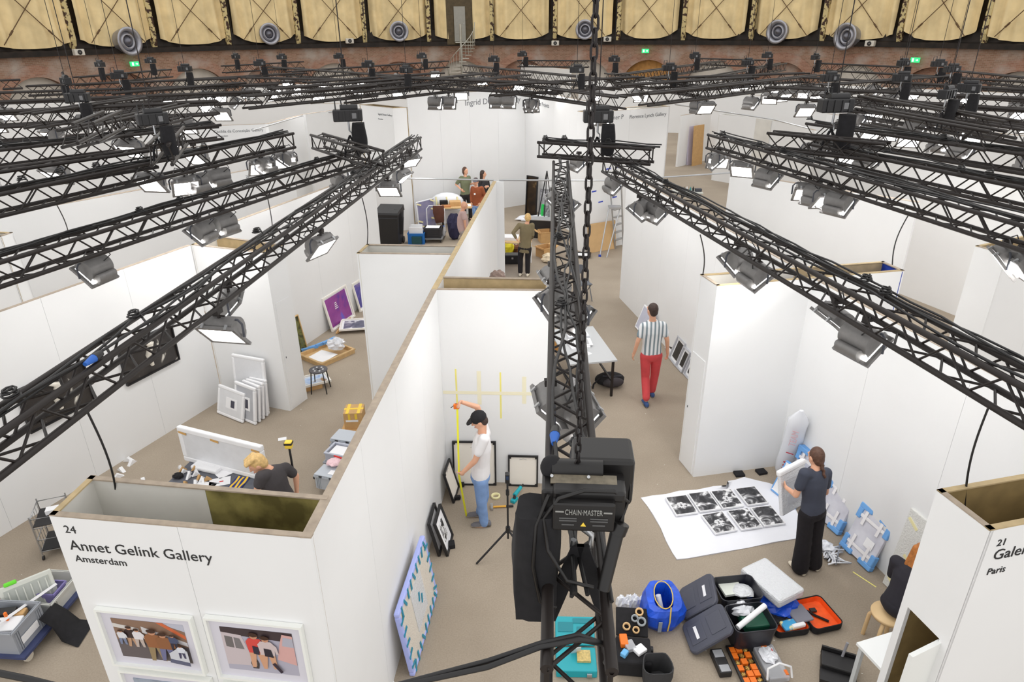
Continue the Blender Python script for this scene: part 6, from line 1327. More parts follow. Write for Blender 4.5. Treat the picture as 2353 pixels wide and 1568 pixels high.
t = thing('light_stand', 'black lighting stand leaning near the far wall', 'stand', G(1232, 520)); MB().tube((0, 0, 0), (.35, .3, 1.75), .02).build('pole', BLACK, t); MB().tube((.35, .3, 1.75), (.6, .2, 0), .015).build('leg', BLACK, t); MB().tube((.35, .3, 1.75), (.3, .8, 0), .015).build('leg', BLACK, t)
t = thing('green_bottle', 'green roll standing by the light stand', 'roll', G(1244, 503)); MB().tube((0, 0, 0), (.05, 0, .5), .05, n=10).build('roll', mat('bright_green', S(40, 200, 90), .5), t)
# blue framed pictures leaning on the far end of the divider wall (right side)
for i, (a, b, h_, lab) in enumerate([((1133, 660), (1152, 600), 1.0, 'white framed blue picture leaning at the far divider wall'), ((1108, 652), (1116, 640), .6, 'white wrapped picture leaning behind the curly haired person')]):
    t, w_ = lean('wall_picture', lab, 'picture', G(*a), G(*b), 5); frame_parts(t, w_, h_, .05, .05, mat('white_frame', S(240, 242, 238), .45), FOAMW, .05, art_mat('blue_field_%d' % i, [S(60, 100, 190), S(110, 140, 205)], 2) if i == 0 else None)
# ------------------------------------------------------------------ the group at the back left
t = thing('wheelie_bin', 'black wheelie bin by the tall wall', 'bin', G(900, 562), R(-8))
MB().loft([[(-.3, -.25, .05), (.3, -.25, .05), (.3, .25, .05), (-.3, .25, .05)], [(-.36, -.34, 1.0), (.36, -.34, 1.0), (.36, .34, 1.0), (-.36, .34, 1.0)]], smooth=False).build('bin_body', BLACK, t)
MB().loft([[(-.38, -.36, 1.0), (.38, -.36, 1.0), (.38, .36, 1.0), (-.38, .36, 1.0)], [(-.36, -.34, 1.06), (.36, -.34, 1.06), (.36, .36, 1.16), (-.36, .36, 1.16)]], smooth=False).build('bin_lid', BLACK, t); MB().tube((-.3, .42, 1.05), (.3, .42, 1.05), .025).build('handle', BLACK, t)
MB().box((0, -.33, .9), (.7, .02, .012)).build('rim_line', GREYD, t)
for x in (-.28, .28): MB().tube((x, .25, .1), (x+.05, .25, .1), .1, n=14).build('wheel', BLACK, t)
t = thing('black_coat', 'black coat hanging over the side of the wheelie bin', 'coat', G(919, 562)); MB().loft([[(-.08, -.1, 1.1), (.1, -.1, 1.1), (.1, .1, 1.1), (-.08, .1, 1.1)], [(-.1, -.16, .8), (.16, -.14, .8), (.16, .14, .8), (-.1, .16, .8)], [(-.1, -.14, .35), (.12, -.12, .35), (.12, .1, .35), (-.1, .1, .35)]]).build('coat', BLACKF, t)
t, w_ = lean('wrapped_map', 'plastic wrapped blue picture with masking tape at the far wall', 'wrapped picture', G(962, 532), G(1002, 520), 4); wrap_box(t, w_, .95, .04, mat('blue_grey_map', S(120, 120, 160), .3, col2=S(150, 146, 170), scale=5), PLAST, .04)
for x, z in ((.1, .85), (w_-.1, .88), (.1, .3), (w_-.12, .3), (.25, .1), (w_-.1, .6)): MB().box((x, -.05, z), (.2, .004, .05), rot=Euler((0, .4, 0))).build('masking_tape', PALETAPE, t)
t = thing('cloud_roll', 'large taped plastic bundle behind the packing table of the group', 'bundle', G(1030, 514)); MB().ell((0, 0, .75), (.55, .25, .3)).build('bundle', PLAST, t); MB().box((0, .1, .25), (.9, .3, .5)).build('stand', FOAMW, t, bevel=.03)
for x in (-.35, 0, .35): MB().path([(x, -.26, .6), (x+.03, -.27, .75), (x, -.2, .95)], .03, n=4).build('masking_tape', PALETAPE, t)
p = G(1018, 530); t = thing('group_table', 'pale wooden table among the talking people', 'table', p, R(3)); 
MB().box((.45, .25, .735), (1.15, .6, .03)).build('table_top', WOOD, t)
for x in (0, .95):
    for y in (.02, .48): MB().tube((x, y, 0), (x, y, .72), .018).build('leg', BLACKM, t)
T_ = t.matrix_basis
for nm, lab, c, s_, m in (('flat_box', 'stack of brown flat boxes on the table of the group', (.42, .3, .82), (.36, .3, .14), CARD), ('paper_tray', 'brown tray of papers on the table of the group', (.12, .12, .77), (.32, .22, .05), mat('brown_card', S(190, 130, 80), .8)), ('black_pouch', 'black pouch on the table of the group', (.05, .4, .82), (.26, .2, .14), BLACKF), ('white_papers', 'white papers on the table of the group', (.8, .25, .755), (.3, .3, .01), PAPER)):
    tag(MB().box((0, 0, 0), s_).build(nm, m, None, T_ @ Vector(c), (0, 0, .15), bevel=.008), lab, 'parcel')
t = thing('platform_trolley', 'white tube trolley with a black crate and a brown jacket', 'trolley', G(975, 556), R(-3)); 
MB().box((.28, .3, .13), (.62, .9, .03)).build('deck', mat('grey_deck', S(130, 130, 130), .6), t); MB().path([(0, .7, .14), (0, .72, .85), (.08, .72, .95), (.48, .72, .95), (.56, .72, .85), (.56, .7, .14)], .016).build('push_bar', FOAMW, t)
for x in (.04, .52):
    for y in (-.05, .65): MB().tube((x-.015, y, .06), (x+.015, y, .06), .06, n=12).build('wheel', BLACK, t)
T_ = t.matrix_basis
t2 = thing('folding_crate', 'black folding crate with white papers on the trolley', 'crate', T_ @ Vector((.02, -.1, .146)), R(-3)); crate(t2, .52, .38, .3, mat('crate_black', S(46, 44, 50), .5), .015); sheet(t2, .42, .28, .31, PAPER, 'papers', .05, .05)
for k in range(4): MB().box((.26, -.008, .05+.06*k), (.44, .012, .012)).build('groove', BLACK, t2)
t2 = thing('brown_jacket', 'brown jacket draped on the trolley bar', 'jacket', T_ @ Vector((.38, .72, .6)), R(-3)); MB().loft([[(-.17, -.03, .36), (.17, -.03, .36), (.17, .03, .36), (-.17, .03, .36)], [(-.17, -.07, .15), (.18, -.06, .15), (.18, .05, .15), (-.17, .04, .15)], [(-.1, -.06, -.2), (.15, -.05, -.16), (.15, .04, -.16), (-.1, .03, -.2)]]).build('jacket', mat('brown_wool', S(96, 58, 44), .9, var=.15), t2)
t = thing('blue_crate', 'blue crate full of white frames beside the trolley', 'crate', G(938, 562), R(-2)); crate(t, .5, .36, .34, mat('blue_crate', S(28, 112, 190), .5), .015)
for k in range(3): MB().box((.25, .08+.09*k, .36), (.42-.03*k, .03, .3+.05*k)).build('white_frame', FOAMW, t)
MB().box((.28, -.05, .15), (.3, .08, .22)).build('green_case', mat('dark_teal_case', S(20, 70, 76), .5), t)
t = thing('water_bottle', 'clear water bottle on the trolley deck', 'bottle', T_ @ Vector((.6, .2, .146))); MB().lathe([(.01, 0), (.04, 0), (.04, .2), (.018, .26), (.018, .3), (.01, .3)], 14).build('bottle', CLEAR, t); MB().lathe([(.019, .29), (.019, .315), (.01, .315)], 10).build('cap', mat('bottle_cap', S(60, 110, 200), .5), t)
t = thing('navy_sack', 'dark navy sack standing behind the bald man', 'sack', G(1045, 552)); crumple((0, .1, .4), (.22, .2, .42), mat('navy_fabric', S(34, 32, 62), .8), t, 'sack', 91, .25)
# ------------------------------------------------------------------ far right and far left clutter
for i, (a, b, m, h_) in enumerate([((1578, 374), (1592, 372), mat('lilac_board', S(206, 200, 220), .6), 1.75), ((1590, 376), (1612, 371), CARD, 1.8)]):
    t, w_ = lean('leaning_board', ['pale lilac', 'brown'][i] + ' board leaning at the far right wall', 'board', G(a[0], a[1]+6), G(b[0], b[1]+6), 3); MB().box((w_/2, 0, h_/2), (w_, .05, h_)).build('board', m, t)
t = thing('side_table', 'pale side table with bottles behind the right truss', 'table', G(1548, 492), R(-4)); MB().box((.45, .3, .72), (1.0, .55, .03)).build('table_top', mat('pale_top', S(206, 208, 200), .5), t)
for x in (.02, .88):
    for y in (.08, .52): MB().tube((x, y, 0), (x, y, .71), .018).build('leg', ALU, t)
T_ = t.matrix_basis
for i in range(6): tt = thing('small_bottle', '%s small bottle from the left on the pale side table' % ORD[i], 'bottle', T_ @ Vector((.1+.11*i, .25+.08*(i % 2), .735)), 0, 'bottles on the side table'); MB().lathe([(.01, 0), (.035, 0), (.035, .1), (.015, .13), (.015, .16), (.01, .16)], 12).build('bottle', [PAPER, mat('bottle_teal', S(60, 140, 140), .4), BLACK][i % 3], tt)
tag(MB().box((0, 0, .05), (.22, .16, .1)).build('dark_box', GREYD, None, T_ @ Vector((.82, .3, .735)), bevel=.01), 'dark grey box at the right of the side table', 'box')
t = thing('leaning_canvas', 'orange abstract canvas behind the left trusses', 'painting', G(683, 440), R(20)); t.rotation_euler = (R(-6), 0, R(20)); frame_parts(t, .7, .9, .01, .03, WOOD, art_mat('orange_abstract', [S(210, 120, 50), S(236, 196, 90), S(130, 60, 30)], 5, 1))
t = thing('yellow_stepladder', 'yellow stepladder by the orange canvas on the left', 'ladder', G(712, 440), R(20)); YL = mat('ladder_yellow', S(238, 208, 40), .5)
for x in (0, .35): MB().tube((x, 0, 0), (x*.8+.03, .3, 1.0), .02, n=4).build('stile', YL, t); MB().tube((x, .6, 0), (x*.8+.03, .3, 1.0), .015, n=4).build('rear_leg', YL, t)
for k in range(3): MB().box((.18, .07+.08*k, .25+.25*k), (.32, .08, .03)).build('step', YL, t)
# ------------------------------------------------------------------ people
def ground_for(px, py_top, height):
    """floor depth at which a person of this height has the top of the head at the pixel"""
    lo, hi = 2.0, 40.0
    for _ in range(50):
        m = (lo+hi)/2
        if Wp(px, py_top, m).z > height: lo = m
        else: hi = m
    return lo
def remesh(mb, name, m, parent, voxel, smooth=6, off=Vector((0, 0, 0))):
    me = bpy.data.meshes.new('tmp'); me.from_pydata([tuple(Vector(v)-off) for v in mb.v], [], mb.f); me.update()
    o = bpy.data.objects.new('tmp', me)
    r_ = o.modifiers.new('r', 'REMESH'); r_.mode = 'VOXEL'; r_.voxel_size = voxel; r_.use_smooth_shade = True
    if smooth: s_ = o.modifiers.new('s', 'SMOOTH'); s_.factor = .5; s_.iterations = smooth
    out = evaluated(o); out.name = name
    bpy.data.objects.remove(o); bpy.data.meshes.remove(me)
    out.materials.clear(); out.materials.append(m)
    for p in out.polygons: p.use_smooth = True
    return ob(name, out, parent)
def cap(mb, a, b, ra, rb=None):
    rb = ra if rb is None else rb; a, b = Vector(a), Vector(b); mb.tube(a, b, ra, rb, n=14); mb.ell(a, (ra,)*3, n=12, m=8); mb.ell(b, (rb,)*3, n=12, m=8)
def person(label, base, az, P, height=1.76, hair=None, hair_style='short', skin=SKIN, top=None, sleeve=.5, legs_m=None, flare=0, shoe_m=None, head_pitch=0, head_yaw=0, voxel=.011, build_k=1.0, belly=0, badge=False, extra=None, long_top=0, neckline=0, skirtless=True):
    X0, Y0 = base; k = height/1.76; az_ = R(az); fd = Vector((math.sin(az_), math.cos(az_), 0)); rv = Vector((math.cos(az_), -math.sin(az_), 0))
    B0 = Vector((X0, Y0, 0)); t = thing('person', label, 'person', B0, 0, 'people setting up the exhibition')
    J = {'pelvis': B0 + Vector((0, 0, .95*k)), 'chest': B0 + Vector((0, 0, 1.30*k)), 'neck': B0 + Vector((0, 0, 1.46*k)), 'head': B0 + fd*.02 + Vector((0, 0, 1.63*k))}
    for s_, n in ((-1, 'L'), (1, 'R')):
        J['sh'+n] = B0 + rv*s_*.185*k*build_k + Vector((0, 0, 1.40*k)); J['el'+n] = B0 + rv*s_*.24*k + Vector((0, 0, 1.12*k)); J['wr'+n] = B0 + rv*s_*.24*k + fd*.06 + Vector((0, 0, .87*k))
        J['hip'+n] = B0 + rv*s_*.095*k + Vector((0, 0, .90*k)); J['kn'+n] = B0 + rv*s_*.1*k + fd*.02 + Vector((0, 0, .49*k)); J['an'+n] = B0 + rv*s_*.1*k + Vector((0, 0, .09*k))
    wd = {'sh': .185, 'el': .22, 'wr': .2, 'hip': .095, 'kn': .1, 'an': .1}
    for n, v in P.items():
        s_ = 1 if n.endswith('R') and n[:-1] in wd else -1 if n.endswith('L') and n[:-1] in wd else 0
        f = v[2] if len(v) > 2 else 0
        J[n] = Wp(v[0], v[1], Y0 + s_*wd.get(n[:-1], 0)*k*rv.y + f*fd.y)
    if 'pelvis' in P:
        for s_, n in ((-1, 'L'), (1, 'R')):
            if 'hip'+n not in P: J['hip'+n] = J['pelvis'] + rv*s_*.095*k - Vector((0, 0, .04))
    if 'chest' not in P: J['chest'] = J['pelvis'].lerp(J['neck'], .66)
    up = (J['neck'] - J['pelvis']).normalized()
    side = (J['shR'] - J['shL']); side = (side - up*side.dot(up)).normalized(); fwd = up.cross(side)
    if fwd.dot(fd) < 0: fwd = -fwd
    # ---- head
    hr = Matrix((rv, fd, Vector((0, 0, 1)))).transposed() @ Matrix.Rotation(R(-head_yaw), 3, 'Z') @ Matrix.Rotation(R(-head_pitch), 3, 'X')
    hd = J['head']; H_ = lambda x, y, z: hd + hr @ Vector((x*k, y*k, z*k))
    he = hr.to_euler()
    skn = MB()
    skn.ell(hd, (.074*k, .092*k, .112*k), rot=he); skn.ell(H_(0, .032, -.055), (.052*k, .058*k, .062*k), rot=he)
    cap(skn, H_(0, .088, .015), H_(0, .108, -.022), .011*k, .015*k); cap(skn, H_(-.02, .083, -.06), H_(.02, .083, -.06), .01*k)
    for s_ in (-1, 1): skn.ell(H_(s_*.078, -.005, -.005), (.012*k, .022*k, .034*k), rot=he); cap(skn, H_(s_*.018, .09, .03), H_(s_*.045, .08, .032), .009*k)
    cap(skn, J['neck'] - up*.02, H_(0, -.01, -.07), .056*k, .05*k)
    # ---- torso core, limbs
    tor = [(J['pelvis'] - up*.06*k, .15, .105), (J['pelvis'] + up*.04*k, .155, .108 + belly*.6), (J['pelvis'].lerp(J['chest'], .45), .14, .1 + belly), (J['chest'], .165, .11 + belly*.4), (J['chest'].lerp(J['neck'], .55), .16, .09), (J['neck'] - up*.015, .075, .065)]
    def tloft(mb, infl):
        rings = []
        for i, (c, rx, ry) in enumerate(tor):
            rx *= k*build_k; ry *= k
            rings.append([c + side*(rx+infl)*math.cos(a) + fwd*(ry+infl)*math.sin(a) for a in [2*PI*q/20 for q in range(20)]])
        mb.loft(rings)
    tloft(skn, -.012)
    for n in 'LR':
        sh, el, wr = J['sh'+n], J['el'+n], J['wr'+n]
        cap(skn, sh, el, .047*k, .038*k); cap(skn, el, wr, .038*k, .026*k); cap(skn, J['chest'].lerp(J['neck'], .5), sh, .06*k, .05*k)
        d = (J['hand'+n] - wr).normalized() if 'hand'+n in J else (wr-el).normalized()
        nn = (-side*(1 if n == 'R' else -1)); nn = (nn - d*nn.dot(d)); nn = nn.normalized() if nn.length > .05 else fwd
        ss = d.cross(nn)
        if ss.dot(fd) < 0: ss = -ss                              # thumb side points forwards
        pc = wr + d*.045*k
        M3 = Matrix((ss, nn, d)).transposed(); skn.ell(pc, (.04*k, .018*k, .05*k), rot=M3.to_euler())
        for q, (off, ln) in enumerate(((.029, .07), (.010, .08), (-.010, .075), (-.029, .06))):
            b0 = wr + d*.085*k + ss*off*k; b1 = b0 + (d*.85 + nn*.35).normalized()*ln*.55*k; b2 = b1 + (d*.45 + nn*.9).normalized()*ln*.5*k
            r_ = max(.0085*k, voxel*.85); cap(skn, b0 - d*.02, b1, r_, r_*.95); cap(skn, b1, b2, r_*.95, r_*.85)
        th0 = wr + d*.025*k + ss*.03*k; th1 = th0 + (d*.6 + ss*.8).normalized()*.035*k; th2 = th1 + (d*.9 + ss*.1 + nn*.4).normalized()*.03*k
        r_ = max(.010*k, voxel*.9); cap(skn, th0, th1, r_*1.1, r_); cap(skn, th1, th2, r_, r_*.85)
        hp_, kn, an = J['hip'+n], J['kn'+n], J['an'+n]
        cap(skn, hp_, kn, .074*k, .05*k); cap(skn, kn, an, .05*k, .034*k)
        fdir = fd if 'toe'+n not in J else (J['toe'+n]-an).normalized()
        cap(skn, an - Vector((0, 0, .03)), an + fdir*.12*k - Vector((0, 0, min(.055*k, an.z-.02))), .032*k, .03*k)
    for v_i, v in enumerate(skn.v): pass
    body = remesh(skn, 'body', skin, t, voxel, 4, B0)
    # ---- eyes and brows
    for s_ in (-1, 1):
        MB().ell(H_(s_*.031, .081, .018) - B0, (.010*k, .007*k, .006*k), rot=he, n=10, m=6).build('eye', mat('eye_dark', S(48, 34, 28), .3), t)
    MB().path([H_(-.022, .094, -.062) - B0, H_(0, .098, -.063) - B0, H_(.022, .094, -.062) - B0], .004*k, n=5).build('mouth', mat('lips', S(180, 96, 88), .5), t)
    # ---- shirt
    sh_ = MB(); inf = .014; tloft(sh_, inf)
    if long_top: 
        c = J['pelvis'] - up*long_top; sh_.loft([[q + side*(.165*k*build_k)*math.cos(a) + fwd*(.125*k)*math.sin(a) for a in [2*PI*w_/20 for w_ in range(20)]] for q in (J['pelvis'] + up*.05, c)])
    for n in 'LR':
        sh, el, wr = J['sh'+n], J['el'+n], J['wr'+n]
        cap(sh_, J['chest'].lerp(J['neck'], .5), sh, .074*k, .068*k)
        e = sh.lerp(el, min(sleeve*2, 1.0)); cap(sh_, sh, e, .066*k, .06*k if sleeve < .5 else .05*k)
        if sleeve > .5: e2 = el.lerp(wr, (sleeve-.5)*2*.97); cap(sh_, el, e2, .05*k, .04*k)
    shirt = remesh(sh_, 'shirt', top, t, voxel*1.15, 5, B0)
    # ---- trousers
    tr_ = MB()
    pc = J['pelvis']; tr_.ell(pc - up*.02, (.172*k*build_k, .13*k, .13*k), rot=Matrix((side, fwd, up)).transposed().to_euler())
    for n in 'LR':
        hp_, kn, an = J['hip'+n], J['kn'+n], J['an'+n]
        cap(tr_, hp_, kn, .094*k, (.066 + flare*.5)*k); cap(tr_, kn, an.lerp(kn, .06), (.066 + flare*.5)*k, (.052 + flare)*k)
    remesh(tr_, 'trousers', legs_m, t, voxel*1.2, 5, B0)
    # ---- shoes
    for n in 'LR':
        an = J['an'+n]; fdir = fd if 'toe'+n not in J else (J['toe'+n]-an); fdir = fdir.normalized()
        f2 = Vector((fdir.x, fdir.y, 0)).normalized(); s2 = Vector((f2.y, -f2.x, 0))
        fz = an.z - .085*k if 'toe'+n in J else 0
        hz = max(fz, 0); pit = math.asin(max(-.9, min(.9, fdir.z))) if 'toe'+n in J else 0
        rings = []
        for u, w_, hh in ((-.09, .02, .05), (-.075, .036, .085), (0, .04, .085), (.07, .045, .06), (.14, .043, .045), (.175, .02, .03)):
            c = Vector((an.x, an.y, hz)) + f2*u*k*math.cos(pit) + Vector((0, 0, u*k*math.sin(pit) if pit else 0))
            rings.append([c + s2*w_*k*math.cos(a) + Vector((0, 0, max(hh*k*(.5+.5*math.sin(a)), 0) + .004)) - B0 for a in [2*PI*q/12 for q in range(12)]])
        zmin = min(p.z for r_ in rings for p in r_)
        if zmin < 0.002: rings = [[p + Vector((0, 0, .003 - zmin)) for p in r_] for r_ in rings]
        so = MB().loft(rings).build('shoe', shoe_m, t)
        MB().loft([[Vector((p.x, p.y, min(p.z, min(q_.z for q_ in r_)+.02*k))) + s2*.004*(1 if (p-r_[0]).dot(s2) > 0 else -1)*0 for p in r_] for r_ in rings]).build('sole', mat('sole_cream', S(216, 206, 186), .7), so)
    # ---- hair
    if hair:
        hm = MB()
        if hair_style != 'bald':
            hm.ell(H_(0, -.018, .026), (.084*k, .092*k, .105*k), rot=he)
            if hair_style == 'short': hm.ell(H_(0, -.045, -.02), (.072*k, .06*k, .075*k), rot=he)
            if hair_style == 'long':
                for x in (-.06, -.03, 0, .03, .06): cap(hm, H_(x, -.06, .02), H_(x*1.25, -.075, -.2), .04*k, .026*k)
                for x in (-1, 1): cap(hm, H_(x*.068, -.01, .04), H_(x*.08, -.02, -.15), .03*k, .022*k)
            if hair_style == 'bob':
                for x in (-1, 1): cap(hm, H_(x*.066, -.01, .04), H_(x*.072, .0, -.09), .03*k, .022*k)
                hm.ell(H_(0, -.05, -.03), (.075*k, .055*k, .09*k), rot=he)
            if hair_style == 'braid':
                hm.ell(H_(0, -.05, -.02), (.07*k, .055*k, .08*k), rot=he)
                for q in range(6): hm.ell(H_(.012*(q % 2)-.006+.012*q*.5, -.085-.004*q, -.05-.034*q), (.026*k-.002*q, .024*k, .026*k))
            if hair_style == 'curly':
                for q in range(34):
                    a = q*2.4; zz = -.2 + 1.15*(q/33); rr_ = math.sqrt(max(0, 1-min(zz, .999)**2)); d = Vector((rr_*math.cos(a), rr_*math.sin(a), zz))
                    if d.y > .55 and d.z < .45: continue
                    hm.ell(H_(d.x*.085, d.y*.095-.01, d.z*.11+.015), (.028*k,)*3, n=8, m=6)
            if hair_style == 'quiff':
                hm.ell(H_(0, -.045, -.02), (.073*k, .06*k, .075*k), rot=he)
                for q in range(9): cap(hm, H_(-.06+.015*q, -.02, .1), H_(-.05+.0125*q, .085, .085+.012*math.sin(q*1.7)), .026*k, .02*k)
        if hm.v: remesh(hm, 'hair', hair, t, voxel*.9, 2, B0)
    if extra: extra(t, H_, B0, hr, he, k, J, up, fwd, side)
    if badge: MB().box(J['chest'] + fwd*.14*k - B0 + side*.03, (.05, .012, .05)).build('name_badge', PAPER, t)
    return t, J, fd, rv
# materials
TEE = mat('white_tee', S(232, 230, 232), .9, var=.02, bump=.15, scale=9); JEANS = mat('light_jeans', S(120, 150, 196), .85, var=.16, scale=7)
SHOEG = mat('shoe_grey', S(110, 108, 112), .8); CREAMS = mat('shoe_cream', S(226, 216, 196), .7); BLUES = mat('shoe_blue', S(56, 84, 136), .7)
HBROWN = mat('hair_brown', S(84, 56, 42), .6, var=.25, scale=30, bump=.4); HBLOND = mat('hair_blond', S(214, 178, 118), .6, var=.2, scale=30, bump=.4); HDARK = mat('hair_dark', S(58, 42, 36), .6, var=.25, scale=30, bump=.4); HGREY = mat('hair_grey', S(128, 108, 98), .7, var=.25, scale=30)
# man with the cap and the tape measure
def cap_extra(colr, peak=True, flatcap=False):
    def fn(t, H_, B0, hr, he, k, J, up, fwd, side):
        m_ = MB(); m_.ell(H_(0, -.012, .04) - B0, (.09*k, .104*k, .092*k if not flatcap else .075*k), rot=he, n=18, m=10); m_.build('cap', colr, t)
        pts = []
        for q in range(9): a = PI*q/8; pts.append((.075*math.cos(a), .07 + .095*math.sin(a)))
        vs0 = [H_(x, y, .045 - .25*(y-.07)) - B0 for x, y in pts]; vs1 = [H_(x, y, .056 - .25*(y-.07)) - B0 for x, y in pts]
        MB().loft([vs0, vs1], smooth=False).build('cap_peak', colr, t)
    return fn
gy = (G(1105, 1212).y + G(1099, 1184).y)/2; gx = (G(1105, 1212).x + G(1099, 1184).x)/2
t, J, fd, rv = person('man in black cap, white shirt and jeans holding a yellow tape measure', (gx, gy), -92, {'head': (1101, 966, 0), 'neck': (1108, 993), 'pelvis': (1104, 1090), 'shL': (1113, 1010), 'elL': (1091, 1060), 'wrL': (1062, 1088), 'handL': (1052, 1098), 'shR': (1116, 996), 'elR': (1097, 936), 'wrR': (1060, 924), 'handR': (1042, 933), 'knL': (1106, 1152), 'anL': (1113, 1205), 'knR': (1112, 1140), 'anR': (1103, 1178)}, 1.80, HDARK, 'short', top=TEE, sleeve=.3, legs_m=JEANS, flare=.008, shoe_m=SHOEG, head_pitch=28, voxel=.009, extra=cap_extra(BLACKF), build_k=1.02)
def beard(t, H_, m): pass
hl, hu = J['wrL'] + (J['handL']-J['wrL']).normalized()*.1, J['wrR'] + (J['handR']-J['wrR']).normalized()*.1
foot = G(1072, 1187)
tm = thing('tape_measure', 'yellow tape measure pulled down by the man in the cap', 'tape measure', hu)
MB().box((-.02, 0, -.04), (.075, .045, .07)).build('tape_case', ORANGE, tm, bevel=.01)
d0 = Vector((-.01, -.02, -.07)); d1 = hl - hu + Vector((-.02, -.03, 0)); d2 = foot - hu
for a_, b_ in ((d0, d1), (d1, d2)): MB().loft([[a_ + Vector((-.012, -.004, 0)), a_ + Vector((.012, .004, 0)), a_ + Vector((.012, .007, 0)), a_ + Vector((-.012, -.001, 0))], [b_ + Vector((-.012, -.004, 0)), b_ + Vector((.012, .004, 0)), b_ + Vector((.012, .007, 0)), b_ + Vector((-.012, -.001, 0))]], smooth=False).build('tape_blade', mat('tape_blade_yellow', S(226, 222, 40), .5), tm)
pn = thing('pencil', 'dark pencil held with the tape measure', 'pencil', hu + Vector((-.02, 0, .0))); MB().tube((0, 0, 0), (-.07, -.02, -.05), .005, n=6).build('shaft', BLACK, pn)
# woman seen from behind
a, b = G(1836, 1318), G(1869, 1307)
t, J, fd, rv = person('woman with braid, dark tee and wide black trousers holding a wrapped picture', ((a.x+b.x)/2, (a.y+b.y)/2 + .02), -22, {'head': (1875, 1050, .05), 'neck': (1874, 1075), 'pelvis': (1868, 1172), 'shL': (1849, 1088), 'elL': (1829, 1138, .02), 'wrL': (1808, 1122, .26), 'handL': (1799, 1112, .32), 'shR': (1899, 1087), 'elR': (1897, 1132, .16), 'wrR': (1872, 1118, .36), 'knL': (1847, 1242), 'anL': (1838, 1306), 'knR': (1871, 1238), 'anR': (1869, 1296)}, 1.70, HBROWN, 'braid', top=mat('dark_slate_tee', S(62, 66, 80), .9, var=.05, bump=.15, scale=9), sleeve=.3, legs_m=mat('black_velvet', S(24, 20, 24), .95, var=.2, scale=25), flare=.055, shoe_m=CREAMS, voxel=.0095, head_pitch=12, long_top=.0, build_k=.95)
hc = J['wrL'] + (J['handL']-J['wrL']).normalized()*.06
q0 = Wp(1790, 1092, hc.y + .05); q1 = Wp(1834, 1058, hc.y + .24)
ht = thing('held_picture', 'bubble wrapped white picture held by the woman with the braid', 'wrapped picture', q0 - Vector((0, 0, .02))); an = yaw(q0, q1); ht.rotation_euler = (R(-14), R(0), an)
wh = (q1-q0).length + .12
MB().box((wh/2, .0, -.24), (wh, .05, .56)).build('bubble_wrap', BUBBLE, ht, bevel=.012); MB().box((wh/2, -.0, .03), (wh+.02, .07, .07)).build('foam_edge', FOAMW, ht, bevel=.02); MB().box((wh/2, -.028, -.25), (wh*.6, .004, .34)).build('grey_window', mat('silvery_wrap', S(206, 208, 214), .25, bump=.5, scale=60), ht)
# man with striped shirt and red trousers
STR = stripe_mat('grey_white_stripes', S(232, 234, 236), S(128, 142, 150), 4.6, 'X', duty=.6)
a, b = G(1485, 930), G(1500, 908)
t, J, fd, rv = person('man in striped shirt and red trousers walking away in the aisle', ((a.x+b.x)/2, (a.y+b.y)/2), -4, {'head': (1499, 713), 'neck': (1500, 735), 'pelvis': (1497, 812), 'shL': (1479, 750), 'elL': (1466, 784, -.02), 'wrL': (1457, 812, .04), 'handL': (1452, 824, .05), 'shR': (1523, 748), 'elR': (1533, 782, -.05), 'wrR': (1534, 810, .02), 'knL': (1483, 866, .02), 'anL': (1485, 917, -.2), 'knR': (1504, 864, .12), 'anR': (1498, 898, .14)}, 1.84, HDARK, 'short', top=STR, sleeve=.3, legs_m=mat('coral_trousers', S(208, 74, 78), .85, var=.08, scale=8), flare=.012, shoe_m=BLUES, voxel=.0105, head_yaw=-25)
# woman with the olive shirt
b = G(1204, 634)
person('blonde woman in olive shirt and black trousers seen from behind', (b.x, b.y), 8, {'head': (1213, 501, .04), 'neck': (1211, 513), 'pelvis': (1206, 568), 'shL': (1193, 518), 'elL': (1179, 535, -.08), 'wrL': (1186, 548, -.1), 'shR': (1223, 518), 'elR': (1224, 540), 'wrR': (1222, 548, .18)}, 1.72, HBLOND, 'short', top=mat('olive_shirt', S(128, 116, 88), .9, var=.08, bump=.2), sleeve=.95, legs_m=mat('black_trousers', S(34, 30, 32), .9), flare=.015, shoe_m=CREAMS, voxel=.0115, long_top=.14, head_pitch=10)
# the talking group
yb = ground_for(1068, 382, 1.84)
person('woman in green shirt with hand on hip in the talking group', (Wp(1070, 382, yb).x, yb), 152, {'head': (1069, 393), 'neck': (1069, 405), 'pelvis': (1069, 447), 'shR': (1060, 409), 'elR': (1048, 424), 'wrR': (1059, 435, .1), 'shL': (1077, 408), 'elL': (1080, 423), 'wrL': (1086, 422, .15)}, 1.84, HBROWN, 'bob', top=mat('sage_shirt', S(112, 118, 92), .9, var=.06), sleeve=.4, legs_m=MATS['black_trousers'], shoe_m=BLACK, voxel=.0125, head_yaw=-20)
yb2 = yb + .38
person('woman in black jacket with folded arms in the talking group', (Wp(1110, 391, yb2).x, yb2), 140, {'head': (1110, 400), 'neck': (1111, 412), 'pelvis': (1113, 455), 'shR': (1103, 416), 'shL': (1120, 416), 'elR': (1102, 432), 'wrR': (1114, 430, .2), 'elL': (1124, 432), 'wrL': (1112, 428, .2)}, 1.80, HDARK, 'long', top=mat('black_jacket', S(40, 36, 40), .6, var=.1), sleeve=.97, legs_m=MATS['black_trousers'], shoe_m=BLACK, voxel=.0125, head_yaw=-40, badge=True)
yb3 = ground_for(1093, 409, 1.80)
